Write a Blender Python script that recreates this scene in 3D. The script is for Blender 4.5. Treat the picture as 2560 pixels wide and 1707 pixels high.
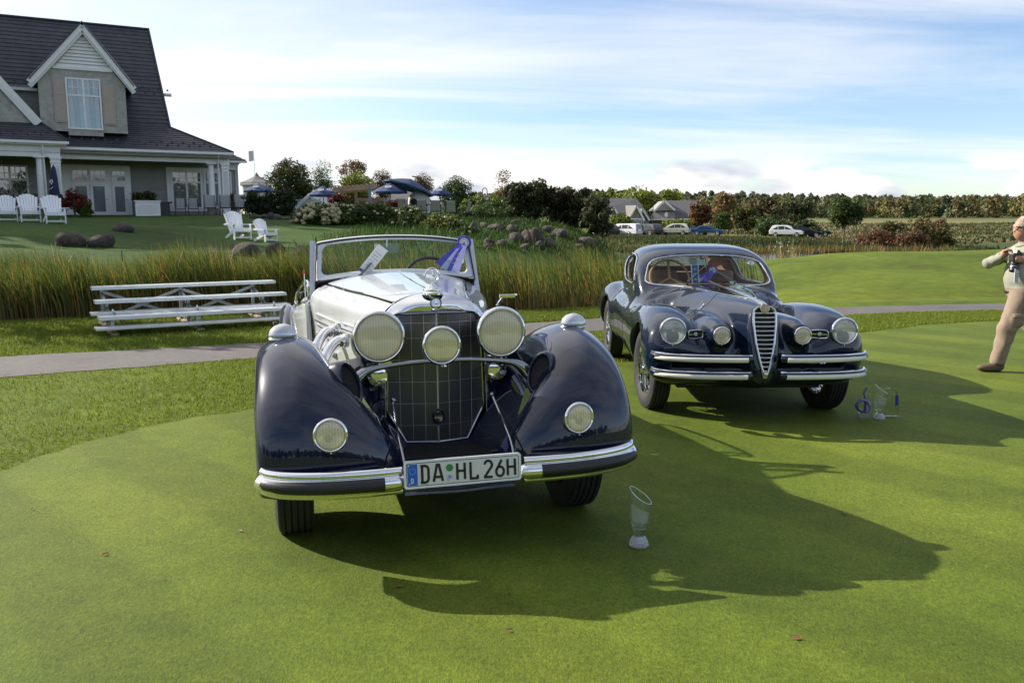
import bpy, bmesh, math, random
import numpy as np
from mathutils import Vector, Matrix, Euler, Quaternion

for _o in list(bpy.data.objects):
    bpy.data.objects.remove(_o, do_unlink=True)
scene = bpy.context.scene
COL = scene.collection
rad = math.radians
RNG = np.random.default_rng(7)
random.seed(7)

# ------------------------------------------------------------------ camera
FPX, CX, CY, CAMH, HORIZ = 2076.0, 1280.0, 853.5, 1.58, 555.0
PITCH = math.atan((CY - HORIZ) / FPX)
cam_data = bpy.data.cameras.new('camera')
cam_data.sensor_fit = 'HORIZONTAL'
cam_data.sensor_width = 36.0
cam_data.lens = FPX / 2560.0 * 36.0
cam_data.clip_start = 0.05
cam_data.clip_end = 8000
camera = bpy.data.objects.new('camera', cam_data)
camera.location = (0, 0, CAMH)
camera.rotation_euler = (math.pi / 2 - PITCH, 0, 0)
COL.objects.link(camera)
scene.camera = camera
scene.render.resolution_x, scene.render.resolution_y = 1024, 682

# ------------------------------------------------------------------ world and sun
SUN_AZ = math.atan2(-0.934, 0.358)      # direction to the sun, clockwise from +Y
SUN_EL = rad(29.5)
world = bpy.data.worlds.new('World')
scene.world = world
world.use_nodes = True
wn, wl = world.node_tree.nodes, world.node_tree.links
wn.clear()


def wnode(t, **kw):
    n = wn.new(t)
    for k, v in kw.items():
        setattr(n, k, v)
    return n


def wmath(op, a, b=None, clamp=False):
    n = wnode('ShaderNodeMath', operation=op, use_clamp=clamp)
    for i, s in enumerate((a, b)):
        if s is None:
            continue
        if isinstance(s, (int, float)):
            n.inputs[i].default_value = s
        else:
            wl.new(s, n.inputs[i])
    return n.outputs[0]


def wramp(src, stops):
    n = wnode('ShaderNodeValToRGB')
    cr = n.color_ramp
    cr.interpolation = 'EASE'
    while len(cr.elements) < len(stops):
        cr.elements.new(0.5)
    for e, (p, c) in zip(cr.elements, stops):
        e.position = p
        e.color = (c, c, c, 1) if isinstance(c, (int, float)) else (*c, 1)
    wl.new(src, n.inputs[0])
    return n.outputs[0]


sky = wnode('ShaderNodeTexSky', sky_type='NISHITA', sun_disc=False)
sky.sun_elevation = SUN_EL
sky.sun_rotation = SUN_AZ
sky.altitude = 200
sky.air_density = 1.0
sky.dust_density = 0.25
sky.ozone_density = 1.0
tc = wnode('ShaderNodeTexCoord')
sep = wnode('ShaderNodeSeparateXYZ')
wl.new(tc.outputs['Generated'], sep.inputs[0])
SX, SY, SZ = sep.outputs
zc = wmath('ADD', wmath('MAXIMUM', SZ, 0.0), 0.10)
comb = wnode('ShaderNodeCombineXYZ')
wl.new(wmath('DIVIDE', SX, zc), comb.inputs[0])
wl.new(wmath('DIVIDE', SY, zc), comb.inputs[1])
# high thin cloud, combed into streaks
mp = wnode('ShaderNodeMapping')
mp.inputs['Rotation'].default_value = (0, 0, rad(-28))
mp.inputs['Scale'].default_value = (0.30, 0.85, 1)
mp.inputs['Location'].default_value = (3.2, 1.2, 0)
wl.new(comb.outputs[0], mp.inputs[0])
n1 = wnode('ShaderNodeTexNoise', noise_dimensions='3D')
n1.inputs['Scale'].default_value = 1.0
n1.inputs['Detail'].default_value = 9
n1.inputs['Roughness'].default_value = 0.58
n1.inputs['Distortion'].default_value = 0.5
wl.new(mp.outputs[0], n1.inputs['Vector'])
cirrus = wramp(n1.outputs['Fac'], [(0.37, 0.0), (0.68, 1.0)])
# the veil is thicker towards the sun, as thin cloud is
dot = wnode('ShaderNodeVectorMath', operation='DOT_PRODUCT')
wl.new(tc.outputs['Generated'], dot.inputs[0])
dot.inputs[1].default_value = (math.sin(SUN_AZ) * math.cos(SUN_EL), math.cos(SUN_AZ) * math.cos(SUN_EL), math.sin(SUN_EL))
veil = wramp(dot.outputs['Value'], [(0.28, 0.0), (0.84, 1.0)])
cir = wmath('ADD', wmath('MULTIPLY', cirrus, wmath('ADD', wmath('MULTIPLY', veil, 0.5), 0.60)), wmath('MULTIPLY', veil, 0.70), True)
# a bank of cumulus low over the horizon
mp2 = wnode('ShaderNodeMapping')
mp2.inputs['Scale'].default_value = (7.0, 7.0, 17.0)
mp2.inputs['Location'].default_value = (1.3, 0.4, 0.35)
wl.new(tc.outputs['Generated'], mp2.inputs[0])
n2 = wnode('ShaderNodeTexNoise', noise_dimensions='3D')
n2.inputs['Scale'].default_value = 1.0
n2.inputs['Detail'].default_value = 7
n2.inputs['Roughness'].default_value = 0.52
wl.new(mp2.outputs[0], n2.inputs['Vector'])
lowmask = wramp(wmath('ADD', SZ, wmath('MULTIPLY', wmath('SUBTRACT', n2.outputs['Fac'], 0.5), 0.16)), [(0.0, 1.0), (0.045, 1.0), (0.150, 0.0), (1.0, 0.0)])
cum = wramp(wmath('ADD', n2.outputs['Fac'], wmath('MULTIPLY', wmath('SUBTRACT', lowmask, 1.0), 0.55)), [(0.385, 0.0), (0.47, 1.0)])
n3 = wnode('ShaderNodeTexNoise', noise_dimensions='3D')
n3.inputs['Scale'].default_value = 1.0
n3.inputs['Detail'].default_value = 4
mp3 = wnode('ShaderNodeMapping')
mp3.inputs['Scale'].default_value = (7.0, 7.0, 22.0)
mp3.inputs['Location'].default_value = (1.3, 0.4, 1.5)
wl.new(tc.outputs['Generated'], mp3.inputs[0])
wl.new(mp3.outputs[0], n3.inputs['Vector'])
cumcol = wramp(n3.outputs['Fac'], [(0.36, (0.60, 0.65, 0.75)), (0.54, (1.0, 0.98, 0.96))])
CLOUD_GAIN = 0.64
bg_sky = wnode('ShaderNodeBackground')
bg_sky.inputs['Strength'].default_value = 0.092
tint = wnode('ShaderNodeMix', data_type='RGBA', blend_type='MULTIPLY')
tint.inputs[0].default_value = 1.0
tint.inputs[7].default_value = (0.88, 0.96, 1.10, 1)      # clear, dry September air
wl.new(sky.outputs[0], tint.inputs[6])
wl.new(tint.outputs[2], bg_sky.inputs['Color'])
bg_cir = wnode('ShaderNodeBackground')
bg_cir.inputs['Color'].default_value = (1.0, 0.99, 0.985, 1)
bg_cir.inputs['Strength'].default_value = CLOUD_GAIN
bg_cum = wnode('ShaderNodeBackground')
bg_cum.inputs['Strength'].default_value = CLOUD_GAIN * 0.95
wl.new(cumcol, bg_cum.inputs['Color'])
mx1 = wnode('ShaderNodeMixShader')
wl.new(cir, mx1.inputs[0]); wl.new(bg_sky.outputs[0], mx1.inputs[1]); wl.new(bg_cir.outputs[0], mx1.inputs[2])
mx2 = wnode('ShaderNodeMixShader')
wl.new(cum, mx2.inputs[0]); wl.new(mx1.outputs[0], mx2.inputs[1]); wl.new(bg_cum.outputs[0], mx2.inputs[2])
wo = wnode('ShaderNodeOutputWorld')
wl.new(mx2.outputs[0], wo.inputs['Surface'])
try:
    world.cycles.sampling_method = 'MANUAL'
    world.cycles.sample_map_resolution = 512
except Exception:
    pass

sun_data = bpy.data.lights.new('sun', 'SUN')
sun_data.energy = 5.0
sun_data.angle = rad(0.53)
sun_data.color = (1.0, 0.93, 0.82)
sun = bpy.data.objects.new('sun', sun_data)
COL.objects.link(sun)
_sd = Vector((math.sin(SUN_AZ) * math.cos(SUN_EL), math.cos(SUN_AZ) * math.cos(SUN_EL), math.sin(SUN_EL)))
sun.rotation_euler = _sd.to_track_quat('Z', 'Y').to_euler()
sun.location = (-30, 20, 30)

vs = scene.view_settings
scene.display_settings.display_device = 'sRGB'
vs.view_transform = 'Standard'
vs.look = 'None'
vs.exposure = 0.85
vs.gamma = 1.0
vs.use_curve_mapping = False
scene.render.engine = 'CYCLES'
scene.cycles.max_bounces = 8
scene.cycles.transparent_max_bounces = 12
scene.cycles.caustics_reflective = False
scene.cycles.caustics_refractive = False

# ------------------------------------------------------------------ placing helpers (pixel of the photo + depth -> metres)
COSP, SINP = math.cos(PITCH), math.sin(PITCH)


def _ray(px, py):
    u = (px - CX) / FPX
    v = (CY - py) / FPX
    return np.array([u, COSP + v * SINP, -SINP + v * COSP])


def at(px, py, Y):
    r = _ray(px, py)
    return np.array([0, 0, CAMH]) + r * (Y / r[1])


def gnd(px, py, z=0.0):
    r = _ray(px, py)
    return np.array([0, 0, CAMH]) + r * ((z - CAMH) / r[2])


# ------------------------------------------------------------------ object helpers
def tag(o, label=None, cat=None, group=None, kind=None):
    if label:
        o['label'] = label
    if cat:
        o['category'] = cat
    if group:
        o['group'] = group
    if kind:
        o['kind'] = kind
    return o


def empty(name, loc=(0, 0, 0), rz=0.0, label=None, cat=None, group=None, rot=None):
    o = bpy.data.objects.new(name, None)
    o.empty_display_size = 0.2
    o.location = loc
    o.rotation_euler = rot if rot else (0, 0, rz)
    COL.objects.link(o)
    return tag(o, label, cat, group)


def link(name, me, parent=None, loc=None, rot=None, scale=None):
    o = bpy.data.objects.new(name, me)
    COL.objects.link(o)
    if parent:
        o.parent = parent
    if loc is not None:
        o.location = loc
    if rot is not None:
        o.rotation_euler = rot
    if scale is not None:
        o.scale = scale
    return o


def copy_tree(o, parent=None):
    c = o.copy()
    COL.objects.link(c)
    if parent is not None:
        c.parent = parent
    for ch in o.children:
        copy_tree(ch, c)
    return c


def np_mesh(name, V, Fq, mats=(), smooth=False, angle=None, cols=None, mi=None):
    """mesh from numpy arrays; Fq is (n,3) or (n,4), or a list of index tuples"""
    me = bpy.data.meshes.new(name)
    V = np.asarray(V, dtype=np.float32)
    if isinstance(Fq, np.ndarray):
        n, k = Fq.shape
        me.vertices.add(len(V)); me.vertices.foreach_set('co', V.ravel())
        me.loops.add(n * k); me.loops.foreach_set('vertex_index', Fq.astype(np.int32).ravel())
        me.polygons.add(n)
        me.polygons.foreach_set('loop_start', np.arange(0, n * k, k, dtype=np.int32))
        me.update(calc_edges=True)
    else:
        me.from_pydata([tuple(map(float, v)) for v in V], [], [tuple(map(int, f)) for f in Fq])
        me.update()
    for m in mats:
        me.materials.append(m)
    if mi is not None:
        me.polygons.foreach_set('material_index', np.asarray(mi, dtype=np.int32))
    if cols is not None:
        cols = np.asarray(cols, dtype=np.float32)
        dom = 'POINT' if len(cols) == len(V) else 'FACE'
        a = me.attributes.new('Col', 'FLOAT_COLOR', dom)
        if cols.shape[1] == 3:
            cols = np.concatenate([cols, np.ones((len(cols), 1), np.float32)], 1)
        a.data.foreach_set('color', cols.ravel())
    if smooth:
        me.polygons.foreach_set('use_smooth', np.ones(len(me.polygons), dtype=bool))
        if angle is not None:
            me.set_sharp_from_angle(angle=rad(angle))
    me.validate()
    return me


def frame_of(d, up=(0, 0, 1)):
    d = np.asarray(d, float); d = d / np.linalg.norm(d)
    u = np.asarray(up, float)
    if abs(np.dot(d, u)) > 0.97:
        u = np.array([1.0, 0, 0])
    a = np.cross(u, d); a /= np.linalg.norm(a)
    b = np.cross(d, a)
    return a, b, d


class MB:
    """collects shapes; build() links them as one mesh object"""

    def __init__(s):
        s.v = []; s.f = []; s.m = []; s.n = 0; s.cur = 0

    def add(s, V, Fs):
        V = np.asarray(V, float).reshape(-1, 3)
        s.v.append(V)
        for f in Fs:
            s.f.append(tuple(int(i) + s.n for i in f)); s.m.append(s.cur)
        s.n += len(V)
        return s

    def hexa(s, P8):
        return s.add(P8, [(0, 3, 2, 1), (4, 5, 6, 7), (0, 1, 5, 4), (1, 2, 6, 5), (2, 3, 7, 6), (3, 0, 4, 7)])

    def box(s, a, b):
        x0, y0, z0 = a; x1, y1, z1 = b
        return s.hexa([(x0, y0, z0), (x1, y0, z0), (x1, y1, z0), (x0, y1, z0), (x0, y0, z1), (x1, y0, z1), (x1, y1, z1), (x0, y1, z1)])

    def cbox(s, c, d):
        return s.box([c[i] - d[i] / 2 for i in range(3)], [c[i] + d[i] / 2 for i in range(3)])

    def bar(s, p, q, w, h=None, up=(0, 0, 1)):
        h = w if h is None else h
        p = np.asarray(p, float); q = np.asarray(q, float)
        a, b, d = frame_of(q - p, up)
        P = []
        for c in (p, q):
            for sa, sb in ((-1, -1), (1, -1), (1, 1), (-1, 1)):
                P.append(c + a * sa * w / 2 + b * sb * h / 2)
        return s.hexa(P)

    def tube(s, pts, r, n=10, cap=True, closed=False, up=(0, 0, 1), sx=1.0):
        pts = [np.asarray(p, float) for p in pts]
        k = len(pts)
        rs = [r] * k if np.isscalar(r) else list(r)
        V = []
        pa = None
        for i, p in enumerate(pts):
            if closed:
                t = pts[(i + 1) % k] - pts[(i - 1) % k]
            else:
                t = pts[min(i + 1, k - 1)] - pts[max(i - 1, 0)]
            t = t / (np.linalg.norm(t) + 1e-12)
            if pa is None:
                a, b, _ = frame_of(t, up)
            else:
                a = pa - t * np.dot(pa, t); a /= np.linalg.norm(a) + 1e-12
                b = np.cross(t, a)
            pa = a
            for j in range(n):
                w = 2 * math.pi * j / n
                V.append(p + rs[i] * (a * math.cos(w) * sx + b * math.sin(w)))
        Fs = []
        for i in range(k if closed else k - 1):
            i2 = (i + 1) % k
            for j in range(n):
                j2 = (j + 1) % n
                Fs.append((i * n + j, i * n + j2, i2 * n + j2, i2 * n + j))
        if cap and not closed:
            Fs.append(tuple(range(n - 1, -1, -1)))
            Fs.append(tuple(range((k - 1) * n, k * n)))
        return s.add(V, Fs)

    def cyl(s, p, q, r, n=12, r2=None):
        return s.tube([p, q], [r, r if r2 is None else r2], n)

    def lathe(s, prof, o=(0, 0, 0), d=(0, 0, 1), n=24, up=(0, 0, 1), sa=1.0, sb=1.0):
        """prof: list of (radius, height along d)"""
        a, b, d = frame_of(d, up)
        o = np.asarray(o, float)
        V = []; Fs = []; rows = []
        for r, h in prof:
            if r < 1e-6:
                rows.append([len(V)]); V.append(o + d * h)
            else:
                row = []
                for j in range(n):
                    w = 2 * math.pi * j / n
                    row.append(len(V)); V.append(o + d * h + r * (a * sa * math.cos(w) + b * sb * math.sin(w)))
                rows.append(row)
        for A, B in zip(rows[:-1], rows[1:]):
            for j in range(n):
                j2 = (j + 1) % n
                if len(A) == 1 and len(B) == 1:
                    continue
                if len(A) == 1:
                    Fs.append((A[0], B[j2], B[j]))
                elif len(B) == 1:
                    Fs.append((A[j], A[j2], B[0]))
                else:
                    Fs.append((A[j], A[j2], B[j2], B[j]))
        return s.add(V, Fs)

    def ball(s, c, r, n=12, m=8):
        r = (r, r, r) if np.isscalar(r) else r
        V = []; Fs = []
        for i in range(m + 1):
            t = math.pi * i / m
            for j in range(n):
                w = 2 * math.pi * j / n
                V.append((c[0] + r[0] * math.sin(t) * math.cos(w), c[1] + r[1] * math.sin(t) * math.sin(w), c[2] + r[2] * math.cos(t)))
        for i in range(m):
            for j in range(n):
                j2 = (j + 1) % n
                Fs.append((i * n + j, (i + 1) * n + j, (i + 1) * n + j2, i * n + j2))
        return s.add(V, Fs)

    def grid(s, A, flip=False):
        """A: (n,m,3) points"""
        A = np.asarray(A, float)
        n, m = A.shape[:2]
        Fs = []
        for i in range(n - 1):
            for j in range(m - 1):
                q = (i * m + j, i * m + j + 1, (i + 1) * m + j + 1, (i + 1) * m + j)
                Fs.append(q[::-1] if flip else q)
        return s.add(A.reshape(-1, 3), Fs)

    def prism(s, poly, fn, t0, t1):
        """poly: 2D outline (counter-clockwise), fn(u,v,t)->3D, extruded between t0 and t1"""
        n = len(poly)
        V = [fn(u, v, t0) for u, v in poly] + [fn(u, v, t1) for u, v in poly]
        Fs = [tuple(range(n - 1, -1, -1)), tuple(range(n, 2 * n))]
        for i in range(n):
            j = (i + 1) % n
            Fs.append((i, j, n + j, n + i))
        return s.add(V, Fs)

    def mesh(s, name, mats, smooth=False, angle=35):
        mats = mats if isinstance(mats, (list, tuple)) else [mats]
        return np_mesh(name, np.concatenate(s.v), s.f, mats, smooth, angle if smooth else None, mi=s.m if len(mats) > 1 else None)

    def build(s, name, mats, parent=None, smooth=False, angle=35, **kw):
        return link(name, s.mesh(name, mats, smooth, angle), parent, **kw)


def cat(K, t):
    """Catmull-Rom through rows K (n,d) at parameters t in [0,n-1]"""
    K = np.asarray(K, float)
    n = len(K)
    t = np.clip(np.asarray(t, float), 0, n - 1 - 1e-9)
    i = np.floor(t).astype(int); f = (t - i)
    sh = (-1,) + (1,) * (K.ndim - 1)
    f = f.reshape(sh)
    p1 = K[i]; p2 = K[np.minimum(i + 1, n - 1)]
    p0 = np.where((i > 0).reshape(sh), K[np.maximum(i - 1, 0)], 2 * p1 - p2)
    p3 = np.where((i + 2 < n).reshape(sh), K[np.minimum(i + 2, n - 1)], 2 * p2 - p1)
    return 0.5 * (2 * p1 + (p2 - p0) * f + (2 * p0 - 5 * p1 + 4 * p2 - p3) * f ** 2 + (3 * p1 - p0 - 3 * p2 + p3) * f ** 3)


def catn(K, n):
    return cat(K, np.linspace(0, len(K) - 1, n))


def surf(keys, nu, nv):
    """keys (a,b,3) -> smooth (nu,nv,3) grid"""
    K = np.asarray(keys, float)
    A = cat(K, np.linspace(0, K.shape[0] - 1, nu))
    B = cat(np.swapaxes(A, 0, 1), np.linspace(0, K.shape[1] - 1, nv))
    return np.swapaxes(B, 0, 1)


def mirx(o, name=None):
    """mirrored copy (in x) of a part, as an object of its own with its own mesh"""
    me = o.data.copy()
    co = np.empty(len(me.vertices) * 3, np.float32)
    me.vertices.foreach_get('co', co)
    co = co.reshape(-1, 3); co[:, 0] *= -1
    me.vertices.foreach_set('co', co.ravel())
    me.flip_normals()
    me.update()
    c = bpy.data.objects.new(name or o.name.split('.')[0], me)
    COL.objects.link(c)
    c.parent = o.parent
    for k in o.keys():
        if k in ('label', 'group'):
            c[k] = o[k]
    return c


# ------------------------------------------------------------------ materials
_MATS = {}


class NT:
    def __init__(s, m):
        m.use_nodes = True
        s.t = m.node_tree; s.n = s.t.nodes; s.l = s.t.links
        s.n.clear()
        s.out = s.n.new('ShaderNodeOutputMaterial')

    def new(s, t, **kw):
        n = s.n.new(t)
        for k, v in kw.items():
            if k.startswith('i_'):
                n.inputs[k[2:].replace('_', ' ')].default_value = v
            else:
                setattr(n, k, v)
        return n

    def put(s, sock, v):
        if hasattr(v, 'is_output') or isinstance(v, bpy.types.NodeSocket):
            s.l.new(v, sock)
        else:
            sock.default_value = v

    def math(s, op, a, b=0.0, clamp=False):
        n = s.n.new('ShaderNodeMath'); n.operation = op; n.use_clamp = clamp
        s.put(n.inputs[0], a); s.put(n.inputs[1], b)
        return n.outputs[0]

    def noise(s, vec, scale, detail=4, rough=0.55, dist=0.0, sc=None):
        if sc:
            mp = s.n.new('ShaderNodeMapping'); mp.inputs['Scale'].default_value = sc
            s.l.new(vec, mp.inputs[0]); vec = mp.outputs[0]
        n = s.n.new('ShaderNodeTexNoise')
        n.inputs['Scale'].default_value = scale; n.inputs['Detail'].default_value = detail
        n.inputs['Roughness'].default_value = rough; n.inputs['Distortion'].default_value = dist
        s.l.new(vec, n.inputs['Vector'])
        return n.outputs['Fac']

    def ramp(s, src, stops, interp='LINEAR'):
        n = s.n.new('ShaderNodeValToRGB'); cr = n.color_ramp; cr.interpolation = interp
        while len(cr.elements) < len(stops):
            cr.elements.new(0.5)
        for e, (p, c) in zip(cr.elements, stops):
            e.position = p; e.color = (c, c, c, 1) if isinstance(c, (int, float)) else (*c[:3], 1)
        s.l.new(src, n.inputs[0])
        return n.outputs[0]

    def mix(s, f, a, b, mode='MIX'):
        n = s.n.new('ShaderNodeMix'); n.data_type = 'RGBA'; n.blend_type = mode
        s.put(n.inputs[0], f)
        for i, v in ((6, a), (7, b)):
            if isinstance(v, (tuple, list)):
                v = (*v[:3], 1)
            s.put(n.inputs[i], v)
        return n.outputs[2]

    def bump(s, h, strength=0.3, dist=0.01):
        n = s.n.new('ShaderNodeBump'); n.inputs['Strength'].default_value = strength; n.inputs['Distance'].default_value = dist
        s.l.new(h, n.inputs['Height'])
        return n.outputs[0]

    def bsdf(s, **kw):
        b = s.n.new('ShaderNodeBsdfPrincipled')
        for k, v in kw.items():
            k = k.replace('_', ' ')
            if isinstance(v, (tuple, list)) and b.inputs[k].type == 'RGBA':
                v = (*v[:3], 1)
            s.put(b.inputs[k], v)
        return b

    def obj(s):
        return s.n.new('ShaderNodeTexCoord').outputs['Object']

    def pos(s):
        return s.n.new('ShaderNodeNewGeometry').outputs['Position']

    def attr(s, name='Col'):
        n = s.n.new('ShaderNodeAttribute'); n.attribute_name = name
        return n.outputs['Color']

    def done(s, sh):
        s.l.new(sh, s.out.inputs['Surface'])


def mat(name, col=(0.5, 0.5, 0.5), rough=0.5, metal=0.0, coat=0.0, var=0.12, vscale=6.0, bump=0.0, bscale=40.0, spec=0.5, sheen=0.0, coatr=0.03):
    if name in _MATS:
        return _MATS[name]
    m = bpy.data.materials.new(name)
    t = NT(m)
    v = t.obj()
    kw = {}
    c = (*col, 1)
    if var > 0:
        n = t.noise(v, vscale, 5)
        lo = tuple(x * (1 - var) for x in col); hi = tuple(min(1, x * (1 + var)) for x in col)
        c = t.ramp(n, [(0.3, lo), (0.7, hi)])
        r2 = t.noise(v, vscale * 3.1, 3)
        kw['Roughness'] = t.ramp(r2, [(0.3, max(0, rough * 0.85)), (0.7, min(1, rough * 1.15))])
    else:
        kw['Roughness'] = rough
    if bump > 0:
        kw['Normal'] = t.bump(t.noise(v, bscale, 4), bump, 0.01)
    b = t.bsdf(Base_Color=c, Metallic=metal, Coat_Weight=coat, Coat_Roughness=coatr, Specular_IOR_Level=spec, Sheen_Weight=sheen, **kw)
    t.done(b.outputs[0])
    _MATS[name] = m
    return m


def leafmat(name, tint=(1, 1, 1), trans=0.35, rough=0.55):
    """foliage: colour from the face attribute, some light through the leaf"""
    if name in _MATS:
        return _MATS[name]
    m = bpy.data.materials.new(name)
    t = NT(m)
    c = t.mix(1.0, t.attr(), tint, 'MULTIPLY')
    b = t.bsdf(Base_Color=c, Roughness=rough, Specular_IOR_Level=0.25)
    tr = t.n.new('ShaderNodeBsdfTranslucent')
    t.l.new(c, tr.inputs[0])
    mx = t.n.new('ShaderNodeMixShader'); mx.inputs[0].default_value = trans
    t.l.new(b.outputs[0], mx.inputs[1]); t.l.new(tr.outputs[0], mx.inputs[2])
    t.done(mx.outputs[0])
    _MATS[name] = m
    return m


def glass(name, tint=(0.9, 0.95, 0.93), refl=1.0, haze=0.0, hazecol=(0.8, 0.8, 0.8), rough=0.0, bump=None, base=0.04):
    """thin pane: clear with a mirror reflection that grows at grazing angles"""
    if name in _MATS:
        return _MATS[name]
    m = bpy.data.materials.new(name)
    t = NT(m)
    tr = t.n.new('ShaderNodeBsdfTransparent'); tr.inputs[0].default_value = (*tint, 1)
    gl = t.n.new('ShaderNodeBsdfGlossy'); gl.inputs['Roughness'].default_value = rough
    if bump:
        w = t.n.new('ShaderNodeTexWave'); w.bands_direction = 'X'
        w.inputs['Scale'].default_value = bump[0]; w.inputs['Distortion'].default_value = 0
        t.l.new(t.obj(), w.inputs[0])
        t.l.new(t.bump(w.outputs['Fac'], bump[1], 0.003), gl.inputs['Normal'])
    fr = t.n.new('ShaderNodeLayerWeight'); fr.inputs[0].default_value = 0.5
    f = t.math('ADD', t.math('MULTIPLY', t.math('POWER', fr.outputs['Facing'], 4.0), 0.75 * refl), base * refl, True)
    mx = t.n.new('ShaderNodeMixShader')
    t.l.new(f, mx.inputs[0]); t.l.new(tr.outputs[0], mx.inputs[1]); t.l.new(gl.outputs[0], mx.inputs[2])
    sh = mx.outputs[0]
    if haze > 0:
        df = t.n.new('ShaderNodeBsdfDiffuse'); df.inputs[0].default_value = (*hazecol, 1)
        if bump:
            t.l.new(t.ramp(w.outputs['Fac'], [(0.2, tuple(x * 0.86 for x in hazecol)), (0.8, tuple(min(1, x * 1.08) for x in hazecol))]), df.inputs[0])
        m2 = t.n.new('ShaderNodeMixShader'); m2.inputs[0].default_value = haze
        t.l.new(sh, m2.inputs[1]); t.l.new(df.outputs[0], m2.inputs[2]); sh = m2.outputs[0]
    t.done(sh)
    _MATS[name] = m
    return m


def smooth01(a, b, x):
    t = np.clip((np.asarray(x, float) - a) / (b - a), 0, 1)
    return t * t * (3 - 2 * t)

# ------------------------------------------------------------------ terrain
EDGE_X = np.array([-60, -30, -8.3, -4.2, 0.1, 1.6, 4.0, 8.0, 14.0, 30.0, 60])
EDGE_Y = np.array([6, 8.5, 13.0, 14.7, 14.5, 15.2, 15.9, 16.6, 17.3, 17.5, 17])


def _w(px, py, Y):
    return tuple(at(px, py, Y))


_CP = [(-30, 16, 0.6), (-16, 15.5, -0.2), (-8, 16, -0.45), (-4, 17, -0.55), (0, 18, -0.75), (2.2, 18.5, -0.85), (2.6, 24, -1.25), (1.0, 22, -1.0),
       (-13, 20, 0.72), (-8, 20, 0.45), (-4.5, 20.5, 0.05), (-1.5, 24, -0.5), (0.0, 28, -0.5),
       _w(600, 604, 30), _w(90, 556, 31), _w(0, 575, 26), _w(175, 618, 24), _w(400, 606, 27), _w(720, 608, 30), _w(-300, 552, 32),
       _w(300, 543, 43), _w(600, 540, 44), _w(100, 540, 43), _w(1000, 539, 47), _w(800, 540, 45), _w(1150, 548, 47), _w(850, 560, 40), _w(1000, 580, 37), _w(1100, 600, 34),
       _w(1200, 603, 34), _w(1350, 607, 38), _w(1480, 600, 46), _w(1300, 563, 48), _w(1400, 575, 55), _w(1250, 552, 60),
       (-30, 50, 2.1), (-15, 55, 2.1), (-5, 60, 2.1), (-20, 70, 2.1), (0, 80, 2.0), (-40, 30, 2.0), (-40, 60, 2.2), (-10, 110, 1.6), (-50, 110, 2.2),
       (4, 28, -1.5), (7, 32, -1.7), (9, 42, -1.8), (12, 58, -1.8), (6, 48, -1.0), (10, 21, 0.05),
       _w(2540, 636, 30), _w(2200, 646, 28), _w(2000, 662, 25.5), _w(1900, 700, 22), _w(2300, 700, 21), _w(2540, 690, 22), _w(2800, 628, 32), _w(3300, 628, 32),
       _w(2100, 690, 21), (6.2, 22, -0.4), (7, 26, -0.9), (11, 36, -1.2), (15, 40, -1.2), (22, 44, -1.2), (30, 46, -1.0),
       (16, 58, -1.8), (25, 62, -1.8), (36, 62, -1.8), (20, 50, -1.8), (48, 60, -1.4),
       (8, 74, -1.2), (16, 75, -1.2), (26, 76, -1.2), (36, 78, -1.1), (48, 80, -0.9), (6, 82, -0.95), (20, 84, -0.8), (30, 86, -0.8),
       _w(1500, 592, 116), _w(1700, 588, 116), _w(1950, 592, 118), _w(2150, 600, 112), _w(1400, 590, 116), _w(1500, 590, 150), _w(1800, 584, 150),
       _w(2250, 618, 92), _w(2400, 600, 110), _w(2450, 570, 170), _w(2250, 562, 200), _w(2560, 560, 200), _w(2000, 560, 200), _w(1500, 566, 220), _w(900, 556, 220), _w(300, 556, 220), _w(2900, 560, 200),
       (60, 40, 0.2), (60, 90, -0.4), (-90, 150, 3), (110, 150, -0.2)]
_CP = np.array(_CP)
_C2 = 3.0 ** 2


def _rb(r2):
    return np.sqrt(r2 + _C2)


_d = _CP[:, None, :2] - _CP[None, :, :2]
_A = _rb((_d ** 2).sum(-1))
_A[np.arange(len(_CP)), np.arange(len(_CP))] += 0.0
_zm = _CP[:, 2].mean()
_W = np.linalg.solve(_A - np.eye(len(_CP)) * 0.02, _CP[:, 2])


def hz(x, y):
    x = np.atleast_1d(np.asarray(x, float)); y = np.atleast_1d(np.asarray(y, float))
    sh = x.shape
    xf, yf = x.ravel(), y.ravel()
    out = np.empty_like(xf)
    for i in range(0, len(xf), 4000):
        X = np.clip(xf[i:i + 4000], -90, 120); Y = np.clip(yf[i:i + 4000], 0, 225)
        r2 = (X[:, None] - _CP[None, :, 0]) ** 2 + (Y[:, None] - _CP[None, :, 1]) ** 2
        out[i:i + 4000] = _rb(r2) @ _W
    e = np.interp(xf, EDGE_X, EDGE_Y)
    m = smooth01(0.0, 3.0, yf - e)
    rr = np.hypot(xf, yf)
    far = smooth01(230, 420, rr)
    hill = 3.2 + 19 * smooth01(380, 950, rr) * (0.75 + 0.25 * np.sin(np.arctan2(xf, yf) * 7.3 + 1.0)) * (yf > 0)
    z = out * m
    # the fairway mound right of the pond
    crest = np.interp(xf, [4.5, 7, 9, 12, 16, 25, 60], [-.9, -.20, .20, .46, .58, .64, .64])
    prof = np.where(yf < 28.5, smooth01(16.0, 28.5, yf) * crest, crest + (-1.35 - crest) * smooth01(29.5, 46, yf))
    wm_ = smooth01(4.8, 7.5, xf) * smooth01(54, 44, yf) * m
    z = z * (1 - wm_) + (prof + .03 * np.sin(xf * 1.1 + .4 * yf) * smooth01(18, 22, yf)) * wm_
    z = z * (1 - far) + hill * far * (yf > 0) + 0 * (yf <= 0)
    return z.reshape(sh)


def hz1(x, y):
    return float(hz([x], [y])[0])


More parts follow.
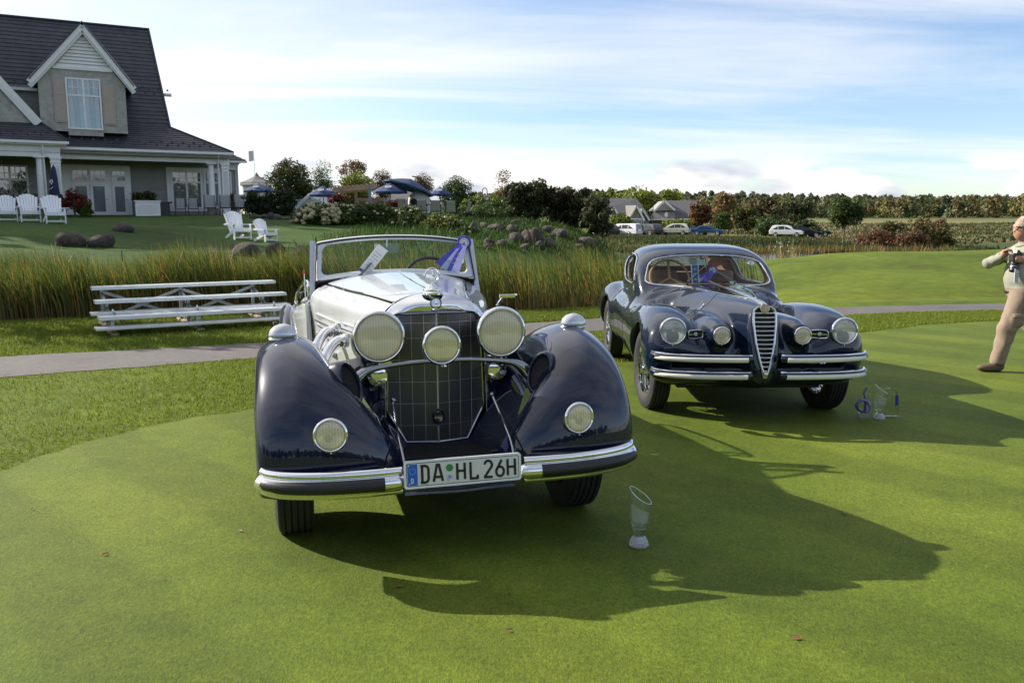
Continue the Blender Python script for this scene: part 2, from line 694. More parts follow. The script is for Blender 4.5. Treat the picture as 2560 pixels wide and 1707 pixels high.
def grow(a, b, step, g, end):
    v = list(np.arange(a, b + 1e-6, step)); s = step
    while v[-1] < end:
        s *= g; v.append(v[-1] + s)
    return v


_ys = grow(0, 50, 0.5, 1.06, 2400)
_ys = [-y for y in grow(0.5, 1, 0.5, 1.35, 900)][::-1] + _ys
_xp = grow(0, 26, 0.5, 1.07, 2400)
_xs = [-x for x in _xp[1:]][::-1] + _xp
gx, gy = np.meshgrid(np.array(_xs), np.array(_ys))
gz = hz(gx, gy)
GV = np.stack([gx, gy, gz], -1)
nr, nc = gx.shape
idx = np.arange(nr * nc).reshape(nr, nc)
GF = np.stack([idx[:-1, :-1], idx[:-1, 1:], idx[1:, 1:], idx[1:, :-1]], -1).reshape(-1, 4)
# what grows where: mown lawn, bank, meadow, far fields
gcol = np.empty((nr, nc, 3))
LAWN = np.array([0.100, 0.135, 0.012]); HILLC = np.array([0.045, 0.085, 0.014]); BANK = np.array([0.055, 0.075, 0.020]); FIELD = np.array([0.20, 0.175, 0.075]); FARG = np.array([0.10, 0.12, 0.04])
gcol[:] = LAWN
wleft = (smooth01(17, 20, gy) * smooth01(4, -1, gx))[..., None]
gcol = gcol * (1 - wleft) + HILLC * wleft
wbank = (smooth01(36, 44, gy) * smooth01(0, 8, gx) * smooth01(130, 100, gy))[..., None]
gcol = gcol * (1 - wbank) + BANK * wbank
wf = (smooth01(95, 140, gy + 0.2 * gx) * smooth01(5, 50, gx))[..., None]
gcol = gcol * (1 - wf) + FIELD * wf
wff = smooth01(240, 400, np.hypot(gx, gy))[..., None]
gcol = gcol * (1 - wff) + FARG * wff

gm = bpy.data.materials.new('lawn_grass')
t = NT(gm)
p = t.pos()
c0 = t.attr()
n_big = t.noise(p, 0.35, 4)
n_mid = t.noise(p, 3.0, 5)
n_fine = t.noise(p, 60.0, 3, 0.7)
n_fld = t.noise(p, 0.05, 6, 0.6, sc=(1, 3, 1))
f1 = t.ramp(n_big, [(0.3, 0.72), (0.7, 1.25)])
f2 = t.ramp(n_mid, [(0.3, 0.75), (0.7, 1.2)])
f3 = t.ramp(n_fine, [(0.25, 0.45), (0.75, 1.5)])
f4 = t.ramp(n_fld, [(0.35, (0.75, 0.85, 0.8)), (0.65, (1.2, 1.1, 1.1))])
c = t.mix(1.0, t.mix(1.0, t.mix(1.0, t.mix(1.0, c0, f1, 'MULTIPLY'), f2, 'MULTIPLY'), f3, 'MULTIPLY'), f4, 'MULTIPLY')
hgt = t.math('ADD', t.math('MULTIPLY', n_fine, 0.6), t.math('MULTIPLY', n_mid, 0.4))
b = t.bsdf(Base_Color=c, Roughness=0.85, Specular_IOR_Level=0.15, Normal=t.bump(hgt, 0.7, 0.03))
t.done(b.outputs[0])
tag(link('ground', np_mesh('ground', GV.reshape(-1, 3), GF, [gm], True, cols=gcol.reshape(-1, 3))), kind='structure')

# the close-mown putting green, a sheet just above the lawn, ending in a soft collar line
FR = [(-3.9, 1.0), (-3.75, 3.2), (-3.27, 5.13), (-2.95, 6.09), (-2.2, 6.97), (-0.6, 8.1), (1.4, 9.4), (3.2, 10.7), (5.07, 11.86), (6.7, 12.9), (9.5, 13.7), (14, 14.4), (24, 15)]
FRC = catn(FR, 260)
FRC = FRC + 0.02 * catn(RNG.standard_normal((70, 2)), 260)
GVV, GFF = [], []
NR = 60
for i, (x, y) in enumerate(FRC):
    q = np.array([x, y]); e = np.array([-2.0 + 40.0 * i / 260, -30.0 + 16 * i / 260])
    for k in range(NR):
        w = (k / (NR - 1)) ** 2
        GVV.append((*(q * (1 - w) + e * w), 0.004))
GVV = np.array(GVV)
ii = np.arange(len(GVV)).reshape(-1, NR)
GFF = np.stack([ii[:-1, :-1], ii[:-1, 1:], ii[1:, 1:], ii[1:, :-1]], -1).reshape(-1, 4)
pg = bpy.data.materials.new('putting_green_turf')
t = NT(pg)
p = t.pos()
a1 = t.noise(p, 0.55, 4, 0.5)
a2 = t.noise(p, 5.0, 6, 0.68)
a3 = t.noise(p, 38.0, 4, 0.7)
a4 = t.noise(p, 150.0, 3, 0.8, sc=(1.0, .45, 1))
col = t.ramp(a1, [(0.30, (0.070, 0.106, 0.0095)), (0.5, (0.096, 0.133, 0.0115)), (0.70, (0.130, 0.163, 0.016))])
col = t.mix(1.0, col, t.ramp(a2, [(0.3, (0.82, 0.86, 0.86)), (0.7, (1.16, 1.12, 1.10))]), 'MULTIPLY')
col = t.mix(1.0, col, t.ramp(a3, [(0.30, (0.78, 0.80, 0.80)), (0.70, (1.18, 1.15, 1.16))]), 'MULTIPLY')
col = t.mix(1.0, col, t.ramp(a4, [(0.30, 0.50), (0.70, 1.42)]), 'MULTIPLY')
w = t.n.new('ShaderNodeTexWave'); w.bands_direction = 'DIAGONAL'; w.inputs['Scale'].default_value = 0.42; w.inputs['Distortion'].default_value = 1.2; w.inputs['Detail'].default_value = 2
t.l.new(p, w.inputs[0])
col = t.mix(1.0, col, t.ramp(w.outputs['Fac'], [(0.35, 0.90), (0.65, 1.08)]), 'MULTIPLY')
hh = t.math('ADD', t.math('MULTIPLY', a3, 0.5), t.math('MULTIPLY', a4, 0.5))
b = t.bsdf(Base_Color=col, Roughness=0.8, Specular_IOR_Level=0.2, Normal=t.bump(hh, 0.55, 0.012))
t.done(b.outputs[0])
_pgme = np_mesh('putting_green', GVV, GFF, [pg])
if _pgme.polygons[0].normal.z < 0:
    _pgme.flip_normals()
tag(link('putting_green', _pgme), kind='structure')

# the asphalt cart path
PN = catn([(-14, 3.5), (-9, 6.3), (-5.24, 8.36), (-3.0, 9.62), (0.684, 11.73), (3.2, 13.0), (5.99, 14.2), (8.0, 14.75), (12, 15.3), (20, 15.6)], 120)
PF = catn([(-15, 5.0), (-9.6, 7.75), (-6.05, 9.68), (-3.37, 10.82), (0.78, 13.3), (3.4, 14.6), (6.6, 15.55), (8.7, 16.0), (12.4, 16.5), (20, 16.8)], 120)
rows = []
for k, w in enumerate(np.linspace(0, 1, 7)):
    q = PN * (1 - w) + PF * w
    if k in (0, 6):
        q = q + 0.02 * RNG.standard_normal(q.shape)
    rows.append(np.concatenate([q, np.full((len(q), 1), 0.006)], 1))
mb = MB(); mb.grid(np.array(rows), flip=True)
am = bpy.data.materials.new('path_asphalt')
t = NT(am)
p = t.pos()
g1 = t.noise(p, 1.2, 4); g2 = t.noise(p, 120, 3, 0.8); g3 = t.noise(p, 9, 4)
col = t.ramp(g1, [(0.3, (0.088, 0.078, 0.074)), (0.7, (0.125, 0.112, 0.106))])
col = t.mix(1.0, col, t.ramp(g2, [(0.3, 0.55), (0.7, 1.45)]), 'MULTIPLY')
col = t.mix(1.0, col, t.ramp(g3, [(0.35, 0.88), (0.65, 1.1)]), 'MULTIPLY')
b = t.bsdf(Base_Color=col, Roughness=0.85, Normal=t.bump(g2, 0.5, 0.006))
t.done(b.outputs[0])
path = mb.build('path', am)
if path.data.polygons[0].normal.z < 0:
    path.data.flip_normals()
tag(path, kind='structure')

# the pond
wm = bpy.data.materials.new('pond_water')
t = NT(wm)
p = t.pos()
wv = t.noise(p, 2.2, 4, 0.6, sc=(1, 2.2, 1))
b = t.bsdf(Base_Color=(0.02, 0.035, 0.05), Roughness=0.08, IOR=1.33, Normal=t.bump(wv, 0.25, 0.03))
t.done(b.outputs[0])
WATER_Z = -1.1
mb = MB()
mb.grid([[(x, y, WATER_Z) for x in np.linspace(-6, 75, 10)] for y in np.linspace(15, 82, 10)])
water = mb.build('pond_water', wm)
tag(water, kind='structure')


# ------------------------------------------------------------------ blades of grass and reeds
def blades(n, xy, z, h, w, lean, seg, cols, rng, bend=0.5, winddir=None, droop=0.0):
    """xy (n,2), z (n,), h (n,), w (n,), lean (n,), returns V,F,C: tapering ribbons of seg quads + tip"""
    a = rng.uniform(0, 2 * np.pi, n)
    face = np.stack([np.cos(a), np.sin(a), np.zeros(n)], 1)
    if winddir is None:
        b_ = rng.uniform(0, 2 * np.pi, n)
        ld = np.stack([np.cos(b_), np.sin(b_), np.zeros(n)], 1)
    else:
        b_ = winddir + rng.normal(0, 0.6, n)
        ld = np.stack([np.cos(b_), np.sin(b_), np.zeros(n)], 1)
    rowsv = []
    base = np.concatenate([xy, z[:, None]], 1)
    for k in range(seg + 1):
        f = k / seg
        c = base + ld * (lean * h * f ** 2)[:, None] + np.array([0, 0, 1]) * (h * (f - droop * lean * f ** 3))[:, None]
        ww = w * (1 - f ** 2.2) * 0.5 + 0.0006
        rowsv.append(c - face * ww[:, None]); rowsv.append(c + face * ww[:, None])
    V = np.stack(rowsv, 1)
    m = 2 * (seg + 1)
    base_i = (np.arange(n) * m)[:, None]
    F_ = []
    for k in range(seg):
        F_.append(base_i + np.array([[2 * k, 2 * k + 1, 2 * k + 3, 2 * k + 2]]))
    Fq = np.stack(F_, 1).reshape(-1, 4)
    C = np.repeat(cols, seg, axis=0)
    return V.reshape(-1, 3), Fq, C


def strew(name, V, F_, C, m, label, catg, smooth=False):
    o = link(name, np_mesh(name, V, F_, [m], smooth, cols=C))
    return tag(o, label, catg, kind='stuff')


grass_m = leafmat('grass_blade', trans=0.4)


def in_band(n, lo, hi, x0, x1, rng):
    """random points between the curves lo(x) and hi(x)"""
    x = rng.uniform(x0, x1, n); u = rng.uniform(0, 1, n)
    return np.stack([x, lo(x) * (1 - u) + hi(x) * u], 1)


def _cv(C):
    C = C[np.argsort(C[:, 0])]
    return lambda x: np.interp(x, C[:, 0], C[:, 1])


fr_c, pn_c, pf_c = _cv(FRC), _cv(PN), _cv(PF)
ed_c = lambda x: np.interp(x, EDGE_X, EDGE_Y)


def on_terrain(px, py, y0=6.0, y1=140.0):
    """where the ray through a pixel first meets the ground"""
    r = _ray(px, py); ys = np.linspace(y0, y1, 1400)
    P_ = np.array([0, 0, CAMH])[None] + (ys / r[1])[:, None] * r[None]
    g_ = hz(P_[:, 0], P_[:, 1])
    i = int(np.argmax(P_[:, 2] < g_))
    return P_[i] if P_[i, 2] < g_[i] else None


# rough fringe between the green and the path, and the strip beyond it
def grass_cols(n, base, rng, spread=0.18):
    c = np.array(base)[None] * rng.uniform(1 - spread, 1 + spread, (n, 1))
    y = rng.uniform(0, 1, (n, 1)) ** 2
    return c * (1 - y * 0.5) + np.array([[0.16, 0.17, 0.03]]) * y * 0.5


def lawn_blades(name, n, lo, hi, x0, x1, h, label, base, dens=None):
    rng = np.random.default_rng(len(name) + n)
    xy = in_band(n, lo, hi, x0, x1, rng)
    keep = np.abs(xy[:, 0]) < 0.66 * xy[:, 1] + 1.0
    xy = xy[keep]; n = len(xy)
    z = hz(xy[:, 0], xy[:, 1])
    dist = xy[:, 1]
    V, F_, C = blades(n, xy, z - 0.002, rng.uniform(0.6, 1.3, n) * h, (0.0022 + 0.00055 * dist) * rng.uniform(.7, 1.4, n), rng.uniform(0.1, 0.9, n), 2, grass_cols(n, base, rng), rng)
    return strew(name, V, F_, C, grass_m, label, 'grass')


lawn_blades('fringe_grass', 130000, lambda x: fr_c(x) + 0.01, lambda x: pn_c(x), -7.5, 13, 0.030, 'longer mown grass between the putting green and the path', (0.165, 0.215, 0.022))
lawn_blades('verge_grass', 90000, lambda x: pf_c(x), lambda x: ed_c(x) + 0.5, -11, 2.5, 0.045, 'grass verge between the path and the cattails', (0.13, 0.18, 0.018))


# ------------------------------------------------------------------ car materials
def carpaint(name, base, flake=0.0, rough=0.3, metal=0.0):
    m = bpy.data.materials.new(name)
    t = NT(m)
    v = t.obj()
    n = t.noise(v, 2.2, 3)
    c = t.ramp(n, [(0.3, tuple(x * 0.9 for x in base)), (0.7, tuple(x * 1.1 for x in base))])
    wob = t.noise(v, 7.0, 2)                      # hand-beaten panels are never dead flat
    nb = t.bump(wob, 0.018, 0.02)
    dust = t.noise(v, 55.0, 5, 0.7)
    b = t.bsdf(Base_Color=c, Roughness=rough, Metallic=metal, Specular_IOR_Level=0.05, Coat_Weight=1.0, Coat_IOR=1.55, Coat_Roughness=t.ramp(dust, [(0.35, 0.012), (0.75, 0.05)]), Normal=nb, Coat_Normal=nb)
    t.done(b.outputs[0])
    _MATS[name] = m
    return m


NAVY = carpaint('navy_paint', (0.005, 0.0082, 0.027), rough=0.35)
NAVY2 = carpaint('midnight_blue_paint', (0.004, 0.010, 0.026), rough=0.35)
SILVER = carpaint('silver_paint', (0.585, 0.61, 0.645), rough=0.32, metal=0.28)
CHROME = mat('chrome', (0.82, 0.82, 0.83), 0.05, 1.0, var=0.03)
ALLOY = mat('brushed_alloy', (0.62, 0.63, 0.65), 0.24, 1.0, var=0.05)
RUBBER = mat('tyre_rubber', (0.016, 0.016, 0.017), 0.7, var=0.25, vscale=20, bump=0.2, bscale=60)
BLACKRUB = mat('black_rubber', (0.012, 0.012, 0.014), 0.45, var=0.2, vscale=30)
DARK = mat('dark_underbody', (0.008, 0.008, 0.009), 0.7, var=0.3)
TAN = mat('tan_leather', (0.24, 0.135, 0.075), 0.5, var=0.15, bump=0.15)
WHITEP = mat('white_enamel', (0.78, 0.79, 0.80), 0.35, var=0.05)
REFLECTOR = mat('lamp_reflector', (0.90, 0.84, 0.64), 0.30, 1.0, var=0.05)
CLEARREF = mat('lamp_reflector_clear', (0.82, 0.82, 0.78), 0.14, 1.0, var=0.05)
LENSY = glass('ribbed_yellow_lens', (0.97, 0.93, 0.76), 1.0, 0.50, (1.0, 0.86, 0.62), 0.04, (24.0, 0.35), base=0.13)
LENSF = glass('fog_yellow_lens', (0.95, 0.92, 0.64), 1.0, 0.46, (1.0, 0.88, 0.50), 0.04, (30.0, 0.5), base=0.13)
LENSC = glass('clear_lens', (0.96, 0.97, 0.95), 1.0, 0.30, (0.96, 0.94, 0.88), 0.03, (30.0, 0.3), base=0.12)
SCREEN = glass('windscreen_glass', (0.80, 0.86, 0.84), 0.8)


def tyre_mesh(r, w, rim, ribs=True):
    """tyre standing in the yz plane, axle along x"""
    mb = MB()
    h = w / 2
    prof = [(rim, -h * 0.72), (rim + (r - rim) * 0.25, -h * 0.95), (rim + (r - rim) * 0.6, -h), (r * 0.955, -h * 0.86), (r * 0.985, -h * 0.72)]
    if ribs:
        k = 5
        for i in range(k):
            a = -h * 0.66 + i * (h * 1.32) / (k - 1)
            prof += [(r, a - h * 0.11), (r, a + h * 0.11), (r * 0.975, a + h * 0.135), (r * 0.975, a + h * 0.20)]
        prof = prof[:-2]
    prof += [(r * 0.985, h * 0.72), (r * 0.955, h * 0.86), (rim + (r - rim) * 0.6, h), (rim + (r - rim) * 0.25, h * 0.95), (rim, h * 0.72)]
    mb.lathe(prof, (0, 0, 0), (1, 0, 0), 56)
    return mb


def lamp(parent, name, c, r, d=(0, -1, 0), bowl=0.5, lens=None, refl=None, rimw=0.12, body=None, dome=0.16, pip=True):
    """round lamp: shell, bright rim, ribbed lens, reflector and bulb; d is where it looks"""
    c = np.asarray(c, float)
    root = None
    mb = MB()
    mb.lathe([(r * 0.96, 0.02 * r), (r * 0.98, -0.10 * r), (r * 0.90, -bowl * 0.45 * r), (r * 0.62, -bowl * 0.82 * r), (r * 0.25, -bowl * r), (0, -bowl * 1.02 * r)], c, d, 40)
    root = mb.build(name, body or CHROME, parent, True, 60)
    mb = MB()
    mb.lathe([(r * 0.955, -0.12 * r), (r * 1.0, -0.08 * r), (r * 1.015, 0.0), (r * 0.985, 0.075 * r), (r * (1 - rimw * 0.55), 0.115 * r), (r * (1 - rimw), 0.07 * r), (r * (1 - rimw) * 0.99, 0.0)], c, d, 48)
    if pip:
        a, b_, dd = frame_of(d)
        mb.ball(c - b_ * r * 1.05 + dd * 0.02 * r, r * 0.055, 8, 6)
    mb.build('lamp_rim', CHROME, root, True, 60)
    ri = r * (1 - rimw)
    mb = MB()
    mb.lathe([(ri, 0.02 * r)] + [(ri * math.cos(a), 0.02 * r + dome * r * math.sin(a)) for a in np.linspace(0.2, math.pi / 2 - 0.02, 9)] + [(0, 0.02 * r + dome * r)], c, d, 40)
    mb.build('lamp_lens', lens or LENSY, root, True, 80)
    mb = MB()
    mb.lathe([(ri * 0.99, -0.02 * r)] + [(ri * s_, -0.02 * r - 0.42 * r * (1 - s_ ** 2)) for s_ in (0.9, 0.75, 0.55, 0.35, 0.15)] + [(0, -0.44 * r)], c, d, 32)
    mb.build('lamp_reflector', refl or REFLECTOR, root, True, 80)
    mb = MB()
    mb.lathe([(r * 0.11, -0.42 * r), (r * 0.12, -0.15 * r), (r * 0.07, -0.06 * r), (0, -0.03 * r)], c, d, 14)
    mb.build('lamp_bulb', mat('bulb_glass', (0.75, 0.72, 0.6), 0.15, 0.3, var=0), root, True)
    return root


# flat strokes for number-plate letters and other print
def strokes(mb, lines, fn, w, t0, t1):
    """lines: polylines in 2D; each becomes a flat ribbon of width w with mitred bends"""
    for L in lines:
        P = [np.array(p, float) for p in L]
        n = len(P)
        A, B = [], []
        for i in range(n):
            if i == 0:
                d = P[1] - P[0]
            elif i == n - 1:
                d = P[-1] - P[-2]
            else:
                d1 = (P[i] - P[i - 1]) / np.linalg.norm(P[i] - P[i - 1]); d2 = (P[i + 1] - P[i]) / np.linalg.norm(P[i + 1] - P[i])
                d = d1 + d2
            d = d / (np.linalg.norm(d) + 1e-9)
            nn = np.array([-d[1], d[0]])
            k = 1.0
            if 0 < i < n - 1:
                k = min(1.6, 1.0 / max(0.3, np.dot(d, d1)))
            A.append(P[i] + nn * w / 2 * k); B.append(P[i] - nn * w / 2 * k)
        for i in range(n - 1):
            q = [B[i], B[i + 1], A[i + 1], A[i]]
            mb.hexa([fn(*p, t0) for p in q] + [fn(*p, t1) for p in q])


def arc(cx, cy, rx, ry, a0, a1, n=10):
    return [(cx + rx * math.cos(rad(a)), cy + ry * math.sin(rad(a))) for a in np.linspace(a0, a1, n)]


# glyphs in a box about 0.6 wide and 1.0 high
GLY = {
    'D': [[(0.02, 0), (0.30, 0)] + arc(0.28, 0.25, 0.22, 0.25, -70, 0, 5) + arc(0.28, 0.75, 0.22, 0.25, 0, 70, 5) + [(0.30, 1), (0.02, 1)], [(0.12, 0), (0.12, 1)]],
    'A': [[(0.0, 0), (0.22, 1), (0.34, 1), (0.56, 0)], [(0.08, 0.27), (0.48, 0.27)]],
    'H': [[(0.05, 0), (0.05, 1)], [(0.51, 0), (0.51, 1)], [(0.05, 0.52), (0.51, 0.52)]],
    'L': [[(0.07, 1), (0.07, 0), (0.5, 0), (0.5, 0.2)]],
    '2': [arc(0.27, 0.74, 0.23, 0.26, 170, -25, 10) + [(0.06, 0.06), (0.06, 0.0), (0.53, 0.0)]],
    '6': [[(0.40, 1.0), (0.14, 0.52)] + arc(0.28, 0.29, 0.24, 0.29, 150, 510, 20)],
    'E': [[(0.5, 0), (0.06, 0), (0.06, 1), (0.5, 1)], [(0.06, 0.52), (0.42, 0.52)]],
    'T': [[(0.28, 0), (0.28, 1)], [(0.0, 1), (0.56, 1)]],
    'S': [arc(0.28, 0.74, 0.22, 0.26, 30, 200, 8) + arc(0.28, 0.26, 0.22, 0.26, 70, -150, 8)],
    'B': [[(0.06, 0), (0.06, 1), (0.35, 1), (0.48, 0.85), (0.48, 0.65), (0.35, 0.52), (0.06, 0.52)], [(0.35, 0.52), (0.5, 0.37), (0.5, 0.15), (0.35, 0), (0.06, 0)]],
    'F': [[(0.06, 0), (0.06, 1), (0.5, 1)], [(0.06, 0.52), (0.42, 0.52)]],
    'O': [arc(0.28, 0.5, 0.23, 0.5, 0, 360, 20)],
    '8': [arc(0.28, 0.25, 0.22, 0.25, 90, 450, 16), arc(0.28, 0.76, 0.19, 0.24, -90, 270, 16)],
    '1': [[(0.1, 0.8), (0.3, 1), (0.3, 0)]],
}


def write(mb, text, x, y, h, fn, sw=0.16, t0=0.0, t1=0.002, adv=0.78, space=0.42):
    for ch in text:
        if ch == ' ':
            x += space * h; continue
        strokes(mb, [[(x + px * h, y + py * h) for px, py in L] for L in GLY[ch]], fn, sw * h, t0, t1)
        x += adv * h
    return x


# ------------------------------------------------------------------ the silver and navy convertible
MC = empty('vintage_convertible', (-0.408, 4.371, 0), rot=(0, rad(-0.35), rad(15)),
           label='silver and navy vintage open convertible with big yellowed headlamps and white number plate', cat='car')

RIDGE = [(-0.635, 0.36), (-0.645, 0.50), (-0.612, 0.66), (-0.52, 0.81), (-0.365, 0.925), (-0.17, 0.99), (0.03, 1.006), (0.25, 0.98), (0.5, 0.915), (0.8, 0.79), (1.1, 0.635), (1.4, 0.49), (1.75, 0.385)]
SECT = [
    [(.90, .26), (.90, .15), (.872, .05), (.70, 0), (.50, .004), (.345, .045), (.262, .13), (.25, .25)],
    [(.905, .28), (.907, .16), (.876, .055), (.70, 0), (.50, .004), (.35, .045), (.272, .12), (.262, .25)],
    [(.915, .29), (.909, .17), (.878, .06), (.71, 0), (.535, .006), (.41, .047), (.337, .12), (.325, .25)],
    [(.897, .29), (.909, .18), (.88, .065), (.73, 0), (.58, .010), (.475, .052), (.418, .125), (.405, .25)],
    [(.897, .29), (.907, .18), (.882, .065), (.755, 0), (.635, .012), (.55, .055), (.503, .125), (.495, .25)],
    [(.897, .29), (.907, .18), (.885, .065), (.770, 0), (.668, .014), (.595, .055), (.557, .125), (.55, .25)],
    [(.897, .28), (.907, .18), (.887, .065), (.775, 0), (.68, .015), (.615, .055), (.58, .125), (.575, .25)],
    [(.897, .26), (.907, .17), (.887, .065), (.775, 0), (.68, .015), (.617, .055), (.585, .125), (.58, .25)],
    [(.897, .24), (.907, .15), (.887, .06), (.775, 0), (.685, .015), (.625, .055), (.595, .12), (.59, .24)],
    [(.897, .22), (.907, .13), (.887, .05), (.78, 0), (.69, .015), (.635, .05), (.61, .10), (.605, .22)],
    [(.915, .17), (.907, .10), (.887, .04), (.78, 0), (.70, .012), (.645, .04), (.625, .08), (.62, .18)],
    [(.91, .11), (.925, .07), (.887, .03), (.78, 0), (.70, .010), (.655, .03), (.64, .06), (.635, .13)],
    [(.90, .06), (.915, .04), (.88, .02), (.78, 0), (.70, .006), (.665, .015), (.65, .03), (.645, .07)]]


def fender_keys(ridge, sect):
    R = np.array(ridge); out = []
    for i, (y, z) in enumerate(R):
        tg = R[min(i + 1, len(R) - 1)] - R[max(i - 1, 0)]
        tg /= np.linalg.norm(tg)
        inw = np.array([tg[1], -tg[0]])
        out.append([(x, y + inw[0] * n, z + inw[1] * n) for x, n in sect[i]])
    return np.array(out)


FK = fender_keys(RIDGE, SECT)
FS = surf(FK, 90, 56)


def shell_obj(name, A, m, parent, thick=0.006, flip=False):
    mb = MB(); mb.grid(A, flip)
    o = mb.build(name, m, parent, True, None)
    md = o.modifiers.new('thickness', 'SOLIDIFY'); md.thickness = thick; md.offset = -1
    return o


fr_o = shell_obj('front_fender', FS, NAVY, MC, flip=False)
# rolled lip along the open edge
mb = MB(); mb.tube(FS[:, 0][::2], 0.008, 8); mb.build('fender_lip', NAVY, fr_o, True)
fl_o = mirx(fr_o); fl_o.modifiers.new('thickness', 'SOLIDIFY').thickness = 0.006; fl_o.modifiers[0].offset = -1
mb = MB(); mb.tube(FS[:, 0][::2] * np.array([-1, 1, 1]), 0.008, 8); mb.build('fender_lip', NAVY, fl_o, True)


def fender_front(x, z):
    """y of the fender's front surface at (x, z)"""
    A = FS[:45].reshape(-1, 3)
    d = (A[:, 0] - x) ** 2 + (A[:, 2] - z) ** 2
    i = np.argsort(d)[:6]
    return A[i, 1].min()


for sx in (-1, 1):
    par = fr_o if sx > 0 else fl_o
    # bullet marker lamp on the crown
    mb = MB()
    mb.lathe([(0.0, 0.0), (0.050, 0.0), (0.054, 0.008), (0.050, 0.016), (0.053, 0.021), (0.053, 0.030), (0.047, 0.052), (0.031, 0.071), (0.012, 0.080), (0, 0.081)], (sx * 0.772, -0.02, 0.997), (0, -0.05, 1), 28, sb=1.35)
    mb.build('marker_lamp', mat('satin_silver', (0.55, 0.57, 0.60), 0.22, 0.6, coat=0.5, var=0.04), par, True, 50)
    # running lamp on the nose
    y = fender_front(0.585, 0.648)
    lamp(par, 'nose_lamp', (sx * 0.583, y - 0.032, 0.648), 0.077, (sx * 0.10, -1, 0.05), 0.55, LENSY, REFLECTOR, 0.16)
    # oval horn grille on the inner shoulder of the fender
    hc = np.array([sx * 0.470, -0.375, 0.822]); hd = np.array([-sx * 0.60, -0.72, 0.34])
    up = np.array([sx * 0.45, 0.35, 0.85])
    mb = MB(); mb.lathe([(0.112, -0.07), (0.108, -0.025), (0.100, 0.002), (0.090, 0.012), (0.080, 0.006), (0.077, -0.008)], hc, hd, 40, up, sa=0.62, sb=1.12)
    hr = mb.build('horn_cowl', NAVY, par, True, 60)
    mb = MB(); mb.lathe([(0.078, -0.008), (0.05, -0.014), (0, -0.018)], hc, hd, 40, up, sa=0.62, sb=1.12)
    mb.build('horn_mesh', mat('horn_gauze', (0.02, 0.019, 0.02), 0.45, 0.3, var=0.4, vscale=120, bump=0.8, bscale=260), hr, True)

# rear fenders and running boards
RR = [(2.42, 0.36), (2.50, 0.56), (2.68, 0.74), (2.95, 0.845), (3.25, 0.865), (3.6, 0.79), (3.95, 0.62), (4.25, 0.40)]
RS = [[(.80, .22), (.825, .12), (.805, .04), (.755, 0), (.715, .02), (.69, .06), (.67, .12), (.66, .2)]] * 8
A = surf(fender_keys(RR, RS), 60, 32)
rf_o = shell_obj('rear_fender', A, NAVY, MC)
ro = mirx(rf_o); ro.modifiers.new('thickness', 'SOLIDIFY').thickness = 0.006
for sx in (-1, 1):
    mb = MB(); mb.box((min(sx * .64, sx * .90), 1.55, 0.325), (max(sx * .64, sx * .90), 2.6, 0.355)); mb.build('running_board', NAVY, MC)

# bonnet, scuttle and body sides
HK = []
for y, L in [(0.03, [(.265, .48), (.275, .85), (.280, 1.06), (.250, 1.125), (.18, 1.172), (.09, 1.200), (0, 1.209)]),
             (0.5, [(.365, .46), (.39, .85), (.41, 1.072), (.355, 1.128), (.25, 1.170), (.12, 1.203), (0, 1.215)]),
             (1.0, [(.46, .44), (.49, .85), (.512, 1.058), (.465, 1.118), (.34, 1.166), (.18, 1.207), (0, 1.224)]),
             (1.52, [(.555, .42), (.58, .85), (.598, 1.034), (.562, 1.118), (.45, 1.175), (.25, 1.218), (0, 1.238)])]:
    HK.append([(-x, y, z) for x, z in L] + [(x, y, z) for x, z in L[::-1][1:]])
HS = surf(HK, 46, 97)
top = HS[:, 30:67]
mb = MB(); mb.grid(top, flip=True)
bonnet = mb.build('bonnet', SILVER, MC, True, None)
md = bonnet.modifiers.new('thickness', 'SOLIDIFY'); md.thickness = 0.004; md.offset = -1
for sl, nm in ((HS[:, :31], 'bonnet_side'), (HS[:, 66:], 'bonnet_side')):
    mb = MB(); mb.grid(sl, flip=True); mb.build(nm, SILVER, MC, True, None)
# centre hinge and belt mouldings
mb = MB(); mb.tube([(0, y, z + 0.003) for _, y, z in HS[:, 48]], 0.0055, 8); mb.build('bonnet_hinge', CHROME, bonnet, True)
belt = []
for sx in (-1, 1):
    L = [HS[i, 30 if sx < 0 else 66] + np.array([sx * 0.006, 0, -0.004]) for i in range(0, 46, 3)]
    L += [np.array([sx * x, y, z]) for y, x, z in ((1.62, .615, 1.025), (1.8, .640, 0.995), (2.1, .667, 0.945), (2.5, .690, 0.895), (3.0, .690, 0.862), (3.4, .67, 0.855))]
    mb = MB(); mb.tube(L, 0.015, 8, sx=0.55); mb.build('belt_moulding', CHROME, MC, True)
# doors and tail
BK = []
for y, wb, zb in ((1.525, .600, 1.03), (1.7, .628, 1.01), (2.1, .668, .945), (2.5, .690, .895), (2.95, .690, .868), (3.3, .675, .86)):
    BK.append([(-wb + .06, y, .36), (-wb + .012, y, .6), (-wb, y, zb - .1), (-wb + .003, y, zb)])
A = surf(BK, 40, 14)
mb = MB(); mb.grid(A, flip=True)
mb.grid(A * np.array([-1, 1, 1]))
body = mb.build('body_side', SILVER, MC, True, None)
md = body.modifiers.new('thickness', 'SOLIDIFY'); md.thickness = 0.03; md.offset = -1
TK = []
for y, wb, zt in ((3.28, .675, .90), (3.6, .64, .93), (3.9, .56, .84), (4.2, .44, .62), (4.35, .35, .42)):
    TK.append([(-wb, y, .38), (-wb, y, zt - .12), (-wb * .8, y, zt - .02), (0, y, zt), (wb * .8, y, zt - .02), (wb, y, zt - .12), (wb, y, .38)])
mb = MB(); mb.grid(surf(TK, 24, 40), flip=True); mb.build('tail', SILVER, MC, True, None)
